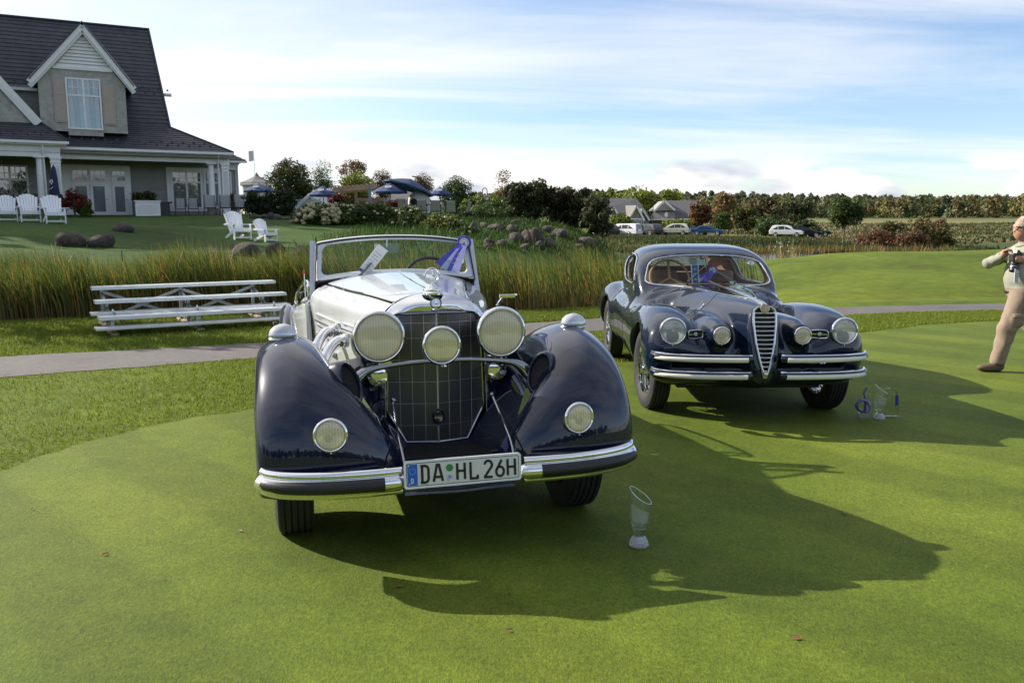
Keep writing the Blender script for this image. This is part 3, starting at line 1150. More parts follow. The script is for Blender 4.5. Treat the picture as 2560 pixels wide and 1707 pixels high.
for sx in (-1, 1):
    d = MB()
    d.box((sx * .664 - .004, 2.28, .868), (sx * .664 + .004, 2.42, .884)); d.cyl((sx * .640, 2.30, .876), (sx * .676, 2.30, .876), .009, 8)
    d.tube([(sx * .690, 2.28, .872), (sx * .694, 2.35, .874), (sx * .690, 2.43, .872)], .008, 8)
    d.build('door_handle', CHROME, body, True)
    g = MB(); g.bar((sx * (.600 + .004), 1.56, 1.02), (sx * (.560 + .004), 1.56, .42), .012, .006); g.build('door_gap', DARK, body)
# cabin: floor, dash, seats, steering wheel
mb = MB(); mb.box((-.6, 1.5, .40), (.6, 3.3, .44)); mb.build('cabin_floor', DARK, MC)
mb = MB(); mb.grid(surf([[(-.56, 1.50, 1.165), (-.3, 1.50, 1.205), (0, 1.50, 1.224), (.3, 1.50, 1.205), (.56, 1.50, 1.165)], [(-.57, 1.66, 1.10), (-.3, 1.68, 1.13), (0, 1.69, 1.14), (.3, 1.68, 1.13), (.57, 1.66, 1.10)], [(-.57, 1.66, .9), (-.3, 1.68, .9), (0, 1.68, .9), (.3, 1.68, .9), (.57, 1.66, .9)]], 12, 24), flip=True)
mb.build('dashboard', DARK, MC, True)
for sx in (-1, 1):
    mb = MB(); mb.tube([(sx * .3, 2.25, .62), (sx * .3, 2.5, .62), (sx * .3, 2.62, .72), (sx * .3, 2.72, .98)], .13, 12, sx=1.7); mb.build('seat', mat('dark_leather', (0.03, 0.028, 0.03), 0.45, var=0.2), MC, True)
mb = MB()
sc_ = np.array([0.30, 1.86, 1.125]); sa, sb, sd = frame_of((0, -0.9, 0.45))
mb.tube([sc_ + 0.205 * (sa * math.cos(a) + sb * math.sin(a)) for a in np.linspace(0, 2 * math.pi, 41)[:-1]], 0.0125, 8, closed=True)
for a in (0.5, 2.6, 4.71):
    mb.cyl(sc_, sc_ + 0.2 * (sa * math.cos(a) + sb * math.sin(a)), 0.009, 6)
mb.cyl(sc_, sc_ + np.array([0, -.5, -.25]), 0.02, 8)
mb.build('steering_wheel', BLACKRUB, MC, True)

# windscreen: raked frame with an arched top, wiper, mirror


def wsx(u, v):
    """u -1..1 across, v 0..1 up the screen"""
    yb = 1.545 - 0.05 * (1 - u * u); zb = 1.172 + 0.050 * (1 - u * u)
    yt = 1.665 - 0.05 * (1 - u * u); zt = 1.438 + 0.047 * (1 - abs(u) ** 2.2)
    xw = 0.562 - 0.022 * v
    return np.array([u * xw, yb * (1 - v) + yt * v, zb * (1 - v) + zt * v])


us = np.linspace(-1, 1, 31)
fw = 0.075


def framepts(iu, iv0, iv1, n=31):
    bot = [wsx(u, iv0) for u in np.linspace(-iu, iu, n)]
    right = [wsx(iu, v) for v in np.linspace(iv0, iv1, 10)][1:-1]
    topp = [wsx(u, iv1) for u in np.linspace(iu, -iu, n)]
    left = [wsx(-iu, v) for v in np.linspace(iv1, iv0, 10)][1:-1]
    return bot + right + topp + left


def rounded(iu, iv0, iv1, r=0.10, n=6):
    """inner edge with rounded corners"""
    P = []
    ru, rv = r * 0.5, r
    for (cu, cv, a0) in ((iu - ru, iv0 + rv, -90), (iu - ru, iv1 - rv, 0), (-iu + ru, iv1 - rv, 90), (-iu + ru, iv0 + rv, 180)):
        for a in np.linspace(a0, a0 + 90, n):
            P.append((cu + ru * math.cos(rad(a)), cv + rv * math.sin(rad(a))))
    Q = []
    for i in range(len(P)):
        p_, q_ = np.array(P[i]), np.array(P[(i + 1) % len(P)])
        k = max(1, int(np.linalg.norm((q_ - p_) * np.array([1, .4])) / 0.06))
        for j in range(k):
            Q.append(p_ + (q_ - p_) * j / k)
    return Q


Qi = rounded(0.925, 0.10, 0.90, 0.17)
inner = np.array([wsx(*q) for q in Qi])
Qo = []
for u, v in Qi:
    d = np.array([u / 0.925, (v - 0.5) / 0.40])
    m_ = max(abs(d[0]), abs(d[1]))
    d = d / m_
    Qo.append(np.array(wsx(d[0], 0.5 + 0.5 * d[1])))
outer = np.array(Qo)
off = np.array([0, -0.018, -0.006])
mb = MB()
ring = [outer + off * 0, (outer * 0.6 + inner * 0.4) + off, inner + off * 0.4, inner - off, (outer * .5 + inner * .5) - off, outer - off]
n_ = len(outer)
V = np.concatenate(ring); Fs = []
for k in range(6):
    k2 = (k + 1) % 6
    for i in range(n_):
        j = (i + 1) % n_
        Fs.append((k * n_ + i, k2 * n_ + i, k2 * n_ + j, k * n_ + j))
mb.add(V, Fs)
wsf = mb.build('windscreen_frame', SILVER, MC, True, 50)
mb = MB(); mb.tube([q + off * 1.05 for q in outer[::1]], 0.006, 6, closed=True); mb.build('screen_seal', BLACKRUB, wsf, True)
for sx in (-1, 1):
    mb = MB(); mb.bar((sx * .582, 1.545, 1.03), (sx * .560, 1.69, 1.445), .036, .05); mb.build('screen_pillar', SILVER, wsf)
cen = np.array([wsx(u, 0.5) for u in np.linspace(-.6, .6, 3)])
mb = MB(); A = np.array([[wsx(u, v) + np.array([0, 0.004, 0]) for u in np.linspace(-.95, .95, 24)] for v in np.linspace(.06, .94, 6)]); mb.grid(A); mb.build('screen_glass', SCREEN, wsf, True)
mb = MB()
w0 = wsx(-.46, .02) + np.array([0, -.025, 0]); w1 = wsx(-.22, .52) + np.array([0, -.018, 0]); wm_ = w0 * .55 + w1 * .45 + np.array([0, -.012, .0])
mb.tube([w0, wm_, w1], [.008, .006, .004], 6); mb.bar(w0 * .62 + w1 * .38 + np.array([0, -.004, 0]), w1 + np.array([.03, 0, .02]), .016, .005)
mb.cyl(w0 + np.array([0, .03, -.02]), w0, .012, 8)
mb.build('wiper', mat('wiper_metal', (.16, .17, .18), .35, .8, var=.1), wsf, True)
mb = MB(); mb.cyl(wsx(-.10, .93), wsx(-.10, .70), .006, 6); c_ = wsx(-.10, .66) + np.array([0, .05, 0]); mb.cbox(c_, (.17, .012, .062)); mb.build('rear_view_mirror', mat('mirror_back', (.45, .5, .5), .2, .7, var=.03), wsf)
# quarter light standing up behind the screen on the near side
for sx in (-1, 1):
    L = catn([(sx * .600, 1.72, 1.03), (sx * .605, 1.74, 1.155), (sx * .628, 2.05, 1.135), (sx * .668, 2.42, 1.045), (sx * .684, 2.52, .975), (sx * .688, 2.46, .93), (sx * .66, 2.05, .975)], 26)
    mb = MB(); mb.tube(L, .012, 8, closed=True); q = mb.build('side_window_frame', CHROME, MC, True)
    mb = MB(); n_ = len(L); mb.add(list(L) + [L.mean(0)], [(i, (i + 1) % n_, n_) for i in range(n_)]); mb.build('side_window_glass', SCREEN, q)
mb = MB(); mb.tube([(-.628, 1.50, .90), (-.632, 1.50, 1.238)], .0042, 6); an = mb.build('guide_rod', mat('rod_white', (.75, .75, .75), .3, .4, var=0), MC, True)
mb = MB(); mb.tube([(-.632, 1.50, 1.236), (-.632, 1.50, 1.258)], .008, 8); mb.build('rod_tip', mat('rod_red', (.55, .03, .01), .35, var=0), an, True)

# radiator: bright arched shell, vee mesh with coarse wires, cap and ornament
mesh_m = bpy.data.materials.new('radiator_gauze')
t = NT(mesh_m)
mp_ = t.n.new('ShaderNodeMapping'); mp_.inputs['Scale'].default_value = (1, 1, 1); t.l.new(t.obj(), mp_.inputs[0])
sp = t.n.new('ShaderNodeSeparateXYZ'); t.l.new(mp_.outputs[0], sp.inputs[0])
gxw = t.math('PINGPONG', t.math('MULTIPLY', sp.outputs[0], 205.0), 0.5)
gzw = t.math('PINGPONG', t.math('MULTIPLY', sp.outputs[2], 205.0), 0.5)
wire = t.math('MAXIMUM', t.math('GREATER_THAN', gxw, 0.34), t.math('GREATER_THAN', gzw, 0.36))
colr = t.mix(wire, (0.008, 0.008, 0.009), (0.17, 0.17, 0.175))
b = t.bsdf(Base_Color=colr, Roughness=0.35, Metallic=t.math('MULTIPLY', wire, 0.85))
t.done(b.outputs[0])
OUT = [(0, .425), (.165, .425), (.262, .60), (.252, .85), (.240, 1.065), (.205, 1.106), (0, 1.112)]


def rad_y(x):
    return -0.075 + 0.24 * abs(x)


grille = None
shell = MB()
arch_o = [(.30, .55), (.300, .80), (.292, 1.02), (.275, 1.085), (.235, 1.135), (.18, 1.172), (.12, 1.196), (.06, 1.209), (0, 1.213)]
arch_i = [(.268, .55), (.262, .80), (.252, 1.02), (.240, 1.07), (.214, 1.104), (.17, 1.110), (.12, 1.112), (.06, 1.113), (0, 1.113)]
ao = [(-x, z) for x, z in arch_o] + [(x, z) for x, z in arch_o[::-1][1:]]
ai = [(-x, z) for x, z in arch_i] + [(x, z) for x, z in arch_i[::-1][1:]]
rowsA = []
for w, yy in ((0, .055), (0.02, .008), (0.12, -.010), (.5, -.022), (.9, rad_y(.1)), (1, -.02)):
    row = []
    for (xo, zo), (xi, zi) in zip(ao, ai):
        x = xo * (1 - w) + xi * w; z = zo * (1 - w) + zi * w
        y = yy
        if w > .4:
            y = min(yy, rad_y(x) - 0.002 * (w < 1)) if w < 1 else rad_y(x) + .01
        row.append((x, y, z))
    rowsA.append(row)
shell.grid(surf(rowsA, 22, 70), flip=True)
shell_o = shell.build('radiator_shell', CHROME, MC, True, None)
poly = [(-x, z) for x, z in OUT] + [(x, z) for x, z in OUT[::-1][1:-1]]
for sx in (-1, 1):
    H2 = [(sx * x, z) for x, z in OUT]
    V = [(x, rad_y(x), z) for x, z in H2]
    mb = MB(); mb.add(V, [tuple(range(len(V)))[::(1 if sx < 0 else -1)]])
    gm_ = mb.build('radiator_mesh', mesh_m, MC)
    # coarse wires
    zl = [.515, .632, .748, .864, .98, 1.06]

    def half(z):
        return np.interp(z, [.425, .60, .85, 1.065, 1.106], [.165, .262, .252, .240, .205])
    for z in zl:
        xm = half(z)
        b_ = MB(); b_.bar((0, rad_y(0) - .002, z), (sx * xm, rad_y(xm) - .002, z), .0026, .0026); b_.build('grille_wire', mat('dull_wire', (.34, .34, .35), .35, .9, var=.05), gm_)
    for k in range(1, 4):
        x = .064 * k
        z0 = .425 if x < .165 else np.interp(x, [.165, .262], [.425, .60])
        z1 = 1.108 if x < .205 else np.interp(x, [.205, .24], [1.106, 1.065])
        b_ = MB(); b_.bar((sx * x, rad_y(x) - .002, z0), (sx * x, rad_y(x) - .002, z1), .0024, .0024, up=(0, 1, 0)); b_.build('grille_wire', mat('dull_wire', (.34, .34, .35), .35, .9, var=.05), gm_)
    b_ = MB(); L = [(sx * x, rad_y(x) - .003, z) for x, z in OUT]; b_.tube(L, .0065, 6); b_.build('mesh_surround', mat('dark_chrome', (.30, .31, .34), .08, 1.0, var=.05), gm_, True)
mb = MB(); mb.bar((0, rad_y(0) - .004, .42), (0, rad_y(0) - .004, 1.112), .009, .008, up=(0, 1, 0)); cb = mb.build('grille_spine', mat('dull_wire'), MC)
mb = MB(); mb.lathe([(0, .018), (.022, .016), (.030, .006), (.032, -.006)], (0, rad_y(0) - .006, .562), (0, -1, 0.1), 24, sb=1.35); mb.tube([(.031 * math.cos(a), rad_y(0) - .012, .562 + .043 * math.sin(a)) for a in np.linspace(0, 6.283, 25)[:-1]], .003, 6, closed=True)
mb.build('crank_hole_cover', mat('black_enamel', (.008, .009, .012), .1, coat=1, var=0), cb, True)
# badge on the shell: dark ring, bright disc, three-pointed star
bc = np.array([0.0, -.072, 1.163]); bd = np.array([0, -1, .12])
mb = MB(); mb.lathe([(.031, -.006), (.031, .004), (.027, .007), (.024, .004)], bc, bd, 30); bo = mb.build('badge_ring', mat('badge_blue', (.015, .02, .045), .15, coat=1, var=0), shell_o, True)
mb = MB(); mb.lathe([(.025, .004), (0, .006)], bc, bd, 30); mb.build('badge_disc', mat('badge_silver', (.6, .62, .64), .25, .8, var=.05), bo, True)


def star3(mb, c, a, b_, d, r, w, t):
    for k in range(3):
        an = math.pi / 2 + k * 2 * math.pi / 3
        u = a * math.cos(an) + b_ * math.sin(an); v = -a * math.sin(an) + b_ * math.cos(an)
        P = [c - v * w, c + u * r, c + v * w, c - u * w * .5, ]
        mb.add([P[0], P[1], P[2], P[3], c + d * t, c - d * t], [(0, 1, 4), (1, 2, 4), (2, 3, 4), (3, 0, 4), (1, 0, 5), (2, 1, 5), (3, 2, 5), (0, 3, 5)])


a, b_, d = frame_of(bd)
mb = MB(); star3(mb, bc + d * .007, a, b_, d, .022, .0045, .003); mb.build('badge_star', CHROME, bo)
oc = np.array([-.004, .0, 1.203])
mb = MB(); mb.lathe([(.056, 0), (.058, .010), (.048, .018), (.050, .024), (.046, .031), (.028, .038), (.020, .047), (.010, .056), (.006, .064), (0, .066)], oc, (0, 0, 1), 30); cap = mb.build('radiator_cap', CHROME, shell_o, True, 50)
sc2 = oc + np.array([0, 0, .100])
a, b_, d = frame_of((.12, -1, 0))
mb = MB(); mb.tube([sc2 + .038 * (a * math.cos(w) + b_ * math.sin(w)) for w in np.linspace(0, 2 * math.pi, 37)[:-1]], .0032, 8, closed=True); star3(mb, sc2, a, b_, d, .038, .0055, .005)
mb.build('star_ornament', CHROME, cap, True)

# headlamps on their cross-bar, and the middle fog lamp
for sx in (-1, 1):
    lamp(MC, 'headlamp', (sx * .313, -.215, 1.017), .131, (sx * .03, -1, 0), 1.5, LENSY, REFLECTOR, .13)
    mb = MB(); mb.tube([(sx * .313, -.13, .90), (sx * .315, -.15, .875), (sx * .33, -.17, .862)], [.03, .022, .03], 10); mb.cbox((sx * .30, -.17, .882), (.10, .03, .016)); mb.build('lamp_bracket', CHROME, MC, True, 40)
lamp(MC, 'fog_lamp', (-.012, -.295, .972), .098, (0, -1, .02), 1.0, LENSF, REFLECTOR, .15)
K = [(-.44, -.27, .80, .030), (-.415, -.27, .835, .030), (-.375, -.27, .861, .022), (-.30, -.27, .876, .0165), (-.15, -.285, .893, .0145), (0, -.295, .898, .0145)]
K = K + [(-x, y, z, r) for x, y, z, r in K[::-1][1:]]
C_ = catn(K, 60)
mb = MB(); mb.tube(C_[:, :3], C_[:, 3] * np.interp(np.abs(C_[:, 0]), [0, .3, .44], [.75, .8, 1.0]), 14); mb.build('lamp_crossbar', mat('dark_chrome', (.30, .31, .34), .08, 1.0, var=.05), MC, True, 60)
mb = MB(); mb.ball((0, -.31, .870), .009, 8, 6); mb.build('crossbar_bolt', CHROME, MC, True)

# valance under the radiator, inner panels, stays
for sx in (-1, 1):
    # gully panel from the radiator's edge out to the fender
    GA = [(.272, .03, .90), (.274, .02, .80), (.276, .01, .68), (.268, -.01, .58), (.215, -.05, .49), (.165, -.08, .415)]
    GB = [(.50, -.18, .90), (.46, -.26, .82), (.40, -.35, .73), (.335, -.44, .62), (.280, -.52, .51), (.262, -.57, .42)]
    GMID = [((a_[0] * .5 + b_[0] * .5), a_[1] * .62 + b_[1] * .38 + .03, a_[2] * .5 + b_[2] * .5 - .01) for a_, b_ in zip(GA, GB)]
    A = surf([[(sx * x, y, z) for x, y, z in row] for row in (GA, GMID, GB)], 16, 30)
    mb = MB(); mb.grid(A, flip=sx > 0); mb.build('catwalk_panel', NAVY, MC, True, None)
VK = []
for zz, yy, xw in ((.418, -.06, .20), (.408, -.20, .28), (.40, -.42, .32), (.385, -.60, .27), (.33, -.63, .26)):
    VK.append([(-xw, yy - .03, zz + .01), (-xw * .6, yy, zz), (0, yy, zz - .005), (xw * .6, yy, zz), (xw, yy - .03, zz + .01)])
mb = MB(); mb.grid(surf(VK, 24, 30)); mb.build('front_valance', NAVY, MC, True, None)
for sx in (-1, 1):
    L = catn([(sx * .255, -.26, .69), (sx * .262, -.42, .61), (sx * .262, -.58, .545), (sx * .258, -.645, .49), (sx * .256, -.66, .42)], 14)
    mb = MB(); mb.tube(L, .0065, 8); mb.ball((sx * .252, -.25, .70), .014, 10, 8); mb.build('fender_stay', mat('dark_chrome', (.30, .31, .34), .08, 1.0, var=.05), MC, True)
    mb = MB(); mb.lathe([(.0, -.1), (.05, -.09), (.062, -.02), (.05, .02), (0, .035)], (sx * .315, -.10, .80), (0, -1, 0), 20); mb.build('horn', CHROME, MC, True)
    mb = MB(); mb.tube([(sx * .28, .10, .84), (sx * .285, .02, .75), (sx * .28, -.03, .66)], .022, 8); mb.build('damper_arm', mat('engine_metal', (.12, .12, .13), .3, .9, var=.2), MC, True)

# bumpers: three chrome rolls with a black rubber inlay, each half sweeping back at its outer end
for sx in (-1, 1):
    base = catn([(.262, -.742), (.42, -.748), (.60, -.735), (.76, -.690), (.85, -.630), (.895, -.560)], 40)
    P3 = lambda z, o=0.0: [np.array([sx * (x), y - o, z + .004 * 0]) for x, y in base]
    rr_ = np.full(40, .0405); rr_[-1] = .026; rr_[-2] = .035; rr_[0] = .028; rr_[1] = .036
    mb = MB(); mb.tube(P3(.435), rr_ * 1.0, 16); bmp = mb.build('bumper', CHROME, MC, True, 60)
    mb = MB(); mb.tube(P3(.486)[1:-3], .0195, 12); mb.build('bumper_upper_roll', CHROME, bmp, True, 60)
    mb = MB(); mb.tube(P3(.398)[1:-3], .018, 12); mb.build('bumper_lower_roll', CHROME, bmp, True, 60)
    mb = MB(); L = [p + np.array([0, -.014, .003]) for p in P3(.434)[5:-5]]; mb.tube(L, .0325, 14); mb.build('rubber_inlay', BLACKRUB, bmp, True, 60)
    mb = MB(); mb.bar((sx * .42, -.70, .43), (sx * .42, -.40, .43), .04, .06); mb.build('bumper_iron', DARK, bmp)

# number plate
PO = np.array([-.012, -.792, .478])
pa, pb, pd = frame_of((0.0, -1, .10))
pa = -pa if pa[0] < 0 else pa
pb = np.cross(pd, pa); pb = -pb if pb[2] < 0 else pb


def pf(u, v, t_):
    return PO + pa * u + pb * v + pd * t_


def rrect(w, h, r, n=5):
    P = []
    for cx_, cy_, a0 in ((w / 2 - r, h / 2 - r, 0), (-w / 2 + r, h / 2 - r, 90), (-w / 2 + r, -h / 2 + r, 180), (w / 2 - r, -h / 2 + r, 270)):
        P += [(cx_ + r * math.cos(rad(a0 + k * 90 / n)), cy_ + r * math.sin(rad(a0 + k * 90 / n))) for k in range(n + 1)]
    return P


mb = MB(); mb.prism(rrect(.535, .124, .014), pf, -.006, .004); plate = mb.build('number_plate', mat('plate_frame_white', (.72, .74, .76), .3, var=.03), MC)
mb = MB(); mb.prism(rrect(.514, .104, .009), pf, .004, .0048); mb.build('plate_border', mat('plate_black', (.010, .010, .011), .4, var=0), plate)
mb = MB(); mb.prism(rrect(.508, .098, .007), pf, .0048, .0056); mb.build('plate_face', mat('plate_face', (.62, .61, .58), .35, var=.05, vscale=9), plate)
mb = MB(); mb.prism([(-.252, -.047), (-.208, -.047), (-.208, .047), (-.252, .047)], pf, .0056, .0062); mb.build('country_band', mat('plate_blue', (.015, .11, .50), .35, var=.04), plate)
for tx, x0_, ad in (('DA', -.196, .80), ('HL', -.033, .80), ('26H', .093, .72)):
    for k, ch in enumerate(tx):
        mb = MB(); write(mb, ch, x0_ + k * ad * .074, -.037, .074, pf, .155, .0056, .0068); mb.build('plate_letter', mat('plate_black', (.010, .010, .011), .4), plate)
mb = MB(); write(mb, 'D', -.238, -.036, .020, pf, .18, .0062, .007)
for k in range(12):
    a = 2 * math.pi * k / 12; u, v = -.230 + .0135 * math.cos(a), .016 + .0135 * math.sin(a); s_ = .0016
    mb.prism([(u - s_, v), (u, v - s_), (u + s_, v), (u, v + s_)], pf, .0062, .0068)
mb.build('country_letter', mat('plate_pale', (.70, .66, .50), .4, var=0), plate)
mb = MB(); mb.prism([(-.064 + .0165 * math.cos(a), .020 + .0165 * math.sin(a)) for a in np.linspace(0, 6.283, 25)[:-1]], pf, .0056, .0066); mb.build('green_seal', mat('seal_green', (.03, .20, .045), .4, var=.3, vscale=90), plate)
mb = MB(); mb.prism([(-.064 + .0165 * math.cos(a), -.024 + .0165 * math.sin(a)) for a in np.linspace(0, 6.283, 25)[:-1]], pf, .0056, .0064); mb.build('registry_seal', mat('seal_pale', (.52, .52, .58), .4, var=.4, vscale=110), plate)
mb = MB(); mb.prism([(-.070, -.020), (-.064, -.034), (-.058, -.020), (-.058, -.014), (-.070, -.014)], pf, .0064, .0070); mb.build('seal_shield', mat('seal_blue', (.20, .18, .42), .4, var=.5, vscale=160), plate)
for u, v in ((-.247, .040), (-.244, -.040)):
    mb = MB(); mb.lathe([(0, .0025), (.0035, .0015), (.004, 0)], pf(u, v, .0062), pd, 10); mb.build('plate_screw', ALLOY, plate, True)

# bonnet-side vents and flexible exhaust pipes
for sx in (-1, 1):
    def sidex(y):
        return float(np.interp(y, [0.03, .5, 1.0, 1.52], [.277, .395, .497, .585]))
    vents = [(1.30, .70, .965, .045), (1.30, .95, .905, .03), (1.32, 1.08, .845, .03), (.62, .33, .985, .03), (.62, .33, .935, .045), (1.3, .9, .76, .035)]
    for (y1, y0, z, h) in vents:
        b = MB()
        P8 = []
        for zz, o in ((z - h / 2, .006), (z + h / 2, .030)):
            P8 += [(sx * (sidex(y1) - .01), y1, zz), (sx * (sidex(y1) + o), y1, zz), (sx * (sidex(y0) + o), y0, zz), (sx * (sidex(y0) - .01), y0, zz)]
        b.hexa(P8)
        o_ = b.build('bonnet_louvre', SILVER, MC)
        md = o_.modifiers.new('round', 'BEVEL'); md.width = .008; md.segments = 3
    b = MB()
    for (y1, y0, z) in ((1.32, .68, .938), (.64, .31, .960)):
        b.tube([(sx * (sidex(y1) + .024), y1, z), (sx * (sidex(y0) + .024), y0, z)], .005, 6)
    b.build('louvre_trim', CHROME, MC, True)
if True:
    for (y0, z0) in ((.82, .925), (.52, .905)):
        C_ = catn([(-.42 + (.5 - y0) * .16, y0, z0), (-.475 + (.5 - y0) * .15, y0 - .02, z0 - .004), (-.520 + (.5 - y0) * .13, y0 - .06, z0 - .035), (-.553 + (.5 - y0) * .12, y0 - .10, z0 - .09), (-.58 + (.5 - y0) * .1, y0 - .13, z0 - .17), (-.585 + (.5 - y0) * .1, y0 - .14, z0 - .30)], 70)
        mb = MB(); mb.tube(C_, [.031 + .003 * (k % 2) for k in range(70)], 16); mb.build('exhaust_pipe', CHROME, MC, True, 80)
        mb = MB(); mb.cyl(C_[0], C_[4], .042, 16); mb.build('exhaust_collar', SILVER, MC, True, 40)
# lamp on the far scuttle
mb = MB(); mb.tube([(.42, .30, 1.10), (.45, .28, 1.15), (.47, .26, 1.155), (.53, .27, 1.16)], .009, 8); mb.cbox((.47, .26, 1.158), (.09, .016, .018)); mb.build('bonnet_catch', CHROME, MC, True)

# chassis, wheels
mb = MB(); mb.box((-.45, -.35, .28), (.45, 4.1, .42)); mb.box((-.30, .12, .30), (.30, 1.5, 1.02)); mb.box((-.72, -.06, .30), (.72, .06, .42)); mb.box((-.60, .2, .30), (.60, 2.3, .40)); mb.build('chassis', DARK, MC)
wm1 = tyre_mesh(.372, .185, .235)
for k, (x, y) in enumerate(((-.752, 0), (.752, 0), (-.735, 3.29), (.735, 3.29))):
    sx = 1 if x > 0 else -1
    if k == 0:
        w0o = wm1.build('wheel', RUBBER, MC, True, 30, loc=(x, y, .365)); w_ = w0o
    else:
        w_ = link('wheel', w0o.data, MC, (x, y, .365))
    mb = MB(); mb.lathe([(.238, -.05), (.236, .05), (.21, .06), (.19, .02), (.10, .045), (.06, .075), (0, .08)], (0, 0, 0), (sx, 0, 0), 32); mb.build('wheel_disc', CHROME, w_, True, 40)

# ------------------------------------------------------------------ the dark blue coupe: one continuous beaten-metal body from blended volumes
def surface_net(F, lo, hi, h, sym=True):
    ax = [np.arange(l, u + h, h) for l, u in zip(lo, hi)]
    if sym:
        k = int(math.ceil(hi[0] / h)); ax[0] = (np.arange(-k, k) + 0.5) * h
        X, Y, Z = np.meshgrid(ax[0][k:].astype(np.float32), ax[1].astype(np.float32), ax[2].astype(np.float32), indexing='ij')
        v = F(X, Y, Z)
        v = np.concatenate([v[::-1], v], 0)
    else:
        X, Y, Z = np.meshgrid(*[a.astype(np.float32) for a in ax], indexing='ij')
        v = F(X, Y, Z)
    ins = v < 0
    n = v.shape
    cnt = np.zeros((n[0] - 1, n[1] - 1, n[2] - 1), np.float32)
    acc = np.zeros(cnt.shape + (3,), np.float32)
    base = np.stack(np.meshgrid(*[np.arange(m - 1) for m in n], indexing='ij'), -1)
    for axis in range(3):
        for o1 in (0, 1):
            for o2 in (0, 1):
                sl0 = [None] * 3; sl1 = [None] * 3
                oth = [a for a in range(3) if a != axis]
                for a, o in zip(oth, (o1, o2)):
                    sl0[a] = sl1[a] = slice(o, n[a] - 1 + o)
                sl0[axis] = slice(0, n[axis] - 1); sl1[axis] = slice(1, n[axis])
                a_, b_ = v[tuple(sl0)], v[tuple(sl1)]
                cr = (a_ < 0) != (b_ < 0)
                t_ = np.where(cr, a_ / (a_ - b_ + 1e-20), 0)
                cnt += cr
                acc[..., axis] += np.where(cr, t_, 0)
                acc[..., oth[0]] += np.where(cr, o1, 0)
                acc[..., oth[1]] += np.where(cr, o2, 0)
    act = cnt > 0
    idn = -np.ones(cnt.shape, np.int64)
    idn[act] = np.arange(act.sum())
    P_ = base[act] + acc[act] / cnt[act][:, None]
    V = np.stack([ax[i][0] + P_[:, i] * h for i in range(3)], 1)
    Fs = []
    for axis in range(3):
        oth = [a for a in range(3) if a != axis]
        sl0 = [slice(1, -1)] * 3; sl1 = [slice(1, -1)] * 3
        sl0[axis] = slice(0, n[axis] - 1); sl1[axis] = slice(1, n[axis])
        a_, b_ = ins[tuple(sl0)], ins[tuple(sl1)]
        ix = np.argwhere(a_ != b_)
        fl = a_[tuple(ix.T)]
        g = ix.copy(); g[:, oth[0]] += 1; g[:, oth[1]] += 1
        q = []
        for d0, d1 in ((-1, -1), (0, -1), (0, 0), (-1, 0)):
            c_ = g.copy(); c_[:, oth[0]] += d0; c_[:, oth[1]] += d1
            q.append(idn[tuple(c_.T)])
        q = np.stack(q, 1)
        sgn = fl if axis != 1 else ~fl
        q = np.where(sgn[:, None], q, q[:, ::-1])
        Fs.append(q)
    Fq = np.concatenate(Fs)
    Fq = Fq[(Fq >= 0).all(1)]
    for _ in range(4):
        e = h * 0.05
        x, y, z = V.T
        f0 = F(x, y, z)
        gr = np.stack([(F(x + e, y, z) - F(x - e, y, z)), (F(x, y + e, z) - F(x, y - e, z)), (F(x, y, z + e) - F(x, y, z - e))], 1) / (2 * e)
        st = (f0 / ((gr ** 2).sum(1) + 1e-6))[:, None] * gr
        ln = np.linalg.norm(st, axis=1, keepdims=True)
        V = V - st * np.minimum(1, h * 0.5 / (ln + 1e-9))
    return V, Fq


def smin(a, b, k):
    h_ = np.clip(0.5 + 0.5 * (b - a) / k, 0, 1)
    return b * (1 - h_) + a * h_ - k * h_ * (1 - h_)


def smax(a, b, k):
    return -smin(-a, -b, k)


_lutc = {}


def lut(keys, col, y):
    """smooth table look-up along y"""
    kk = (id(keys), col)
    if kk not in _lutc:
        K = np.array(keys, float)
        ts = np.linspace(0, len(K) - 1, 600)
        C_ = cat(K, ts)
        _lutc[kk] = (np.maximum.accumulate(C_[:, 0]).astype(np.float32), C_[:, col].astype(np.float32), keys)
    a, b_, _ = _lutc[kk]
    return np.interp(y, a, b_).astype(np.float32)


def lp(x, y, z, keys, n, xc=0.0):
    """lofted superellipse: keys rows (y, half width, bottom, top)"""
    if y.ndim == 3:
        y1 = y[0, :, 0]; ex = lambda q: q[None, :, None]
    else:
        y1 = y; ex = lambda q: q
    a = ex(lut(keys, 1, y1)); zb = ex(lut(keys, 2, y1)); zt = ex(lut(keys, 3, y1))
    b_ = (zt - zb) / 2; zc_ = (zt + zb) / 2
    r_ = (np.abs((x - xc) / a) ** n + np.abs((z - zc_) / b_) ** n) ** (1.0 / n)
    return (r_ - 1) * np.minimum(a, b_)


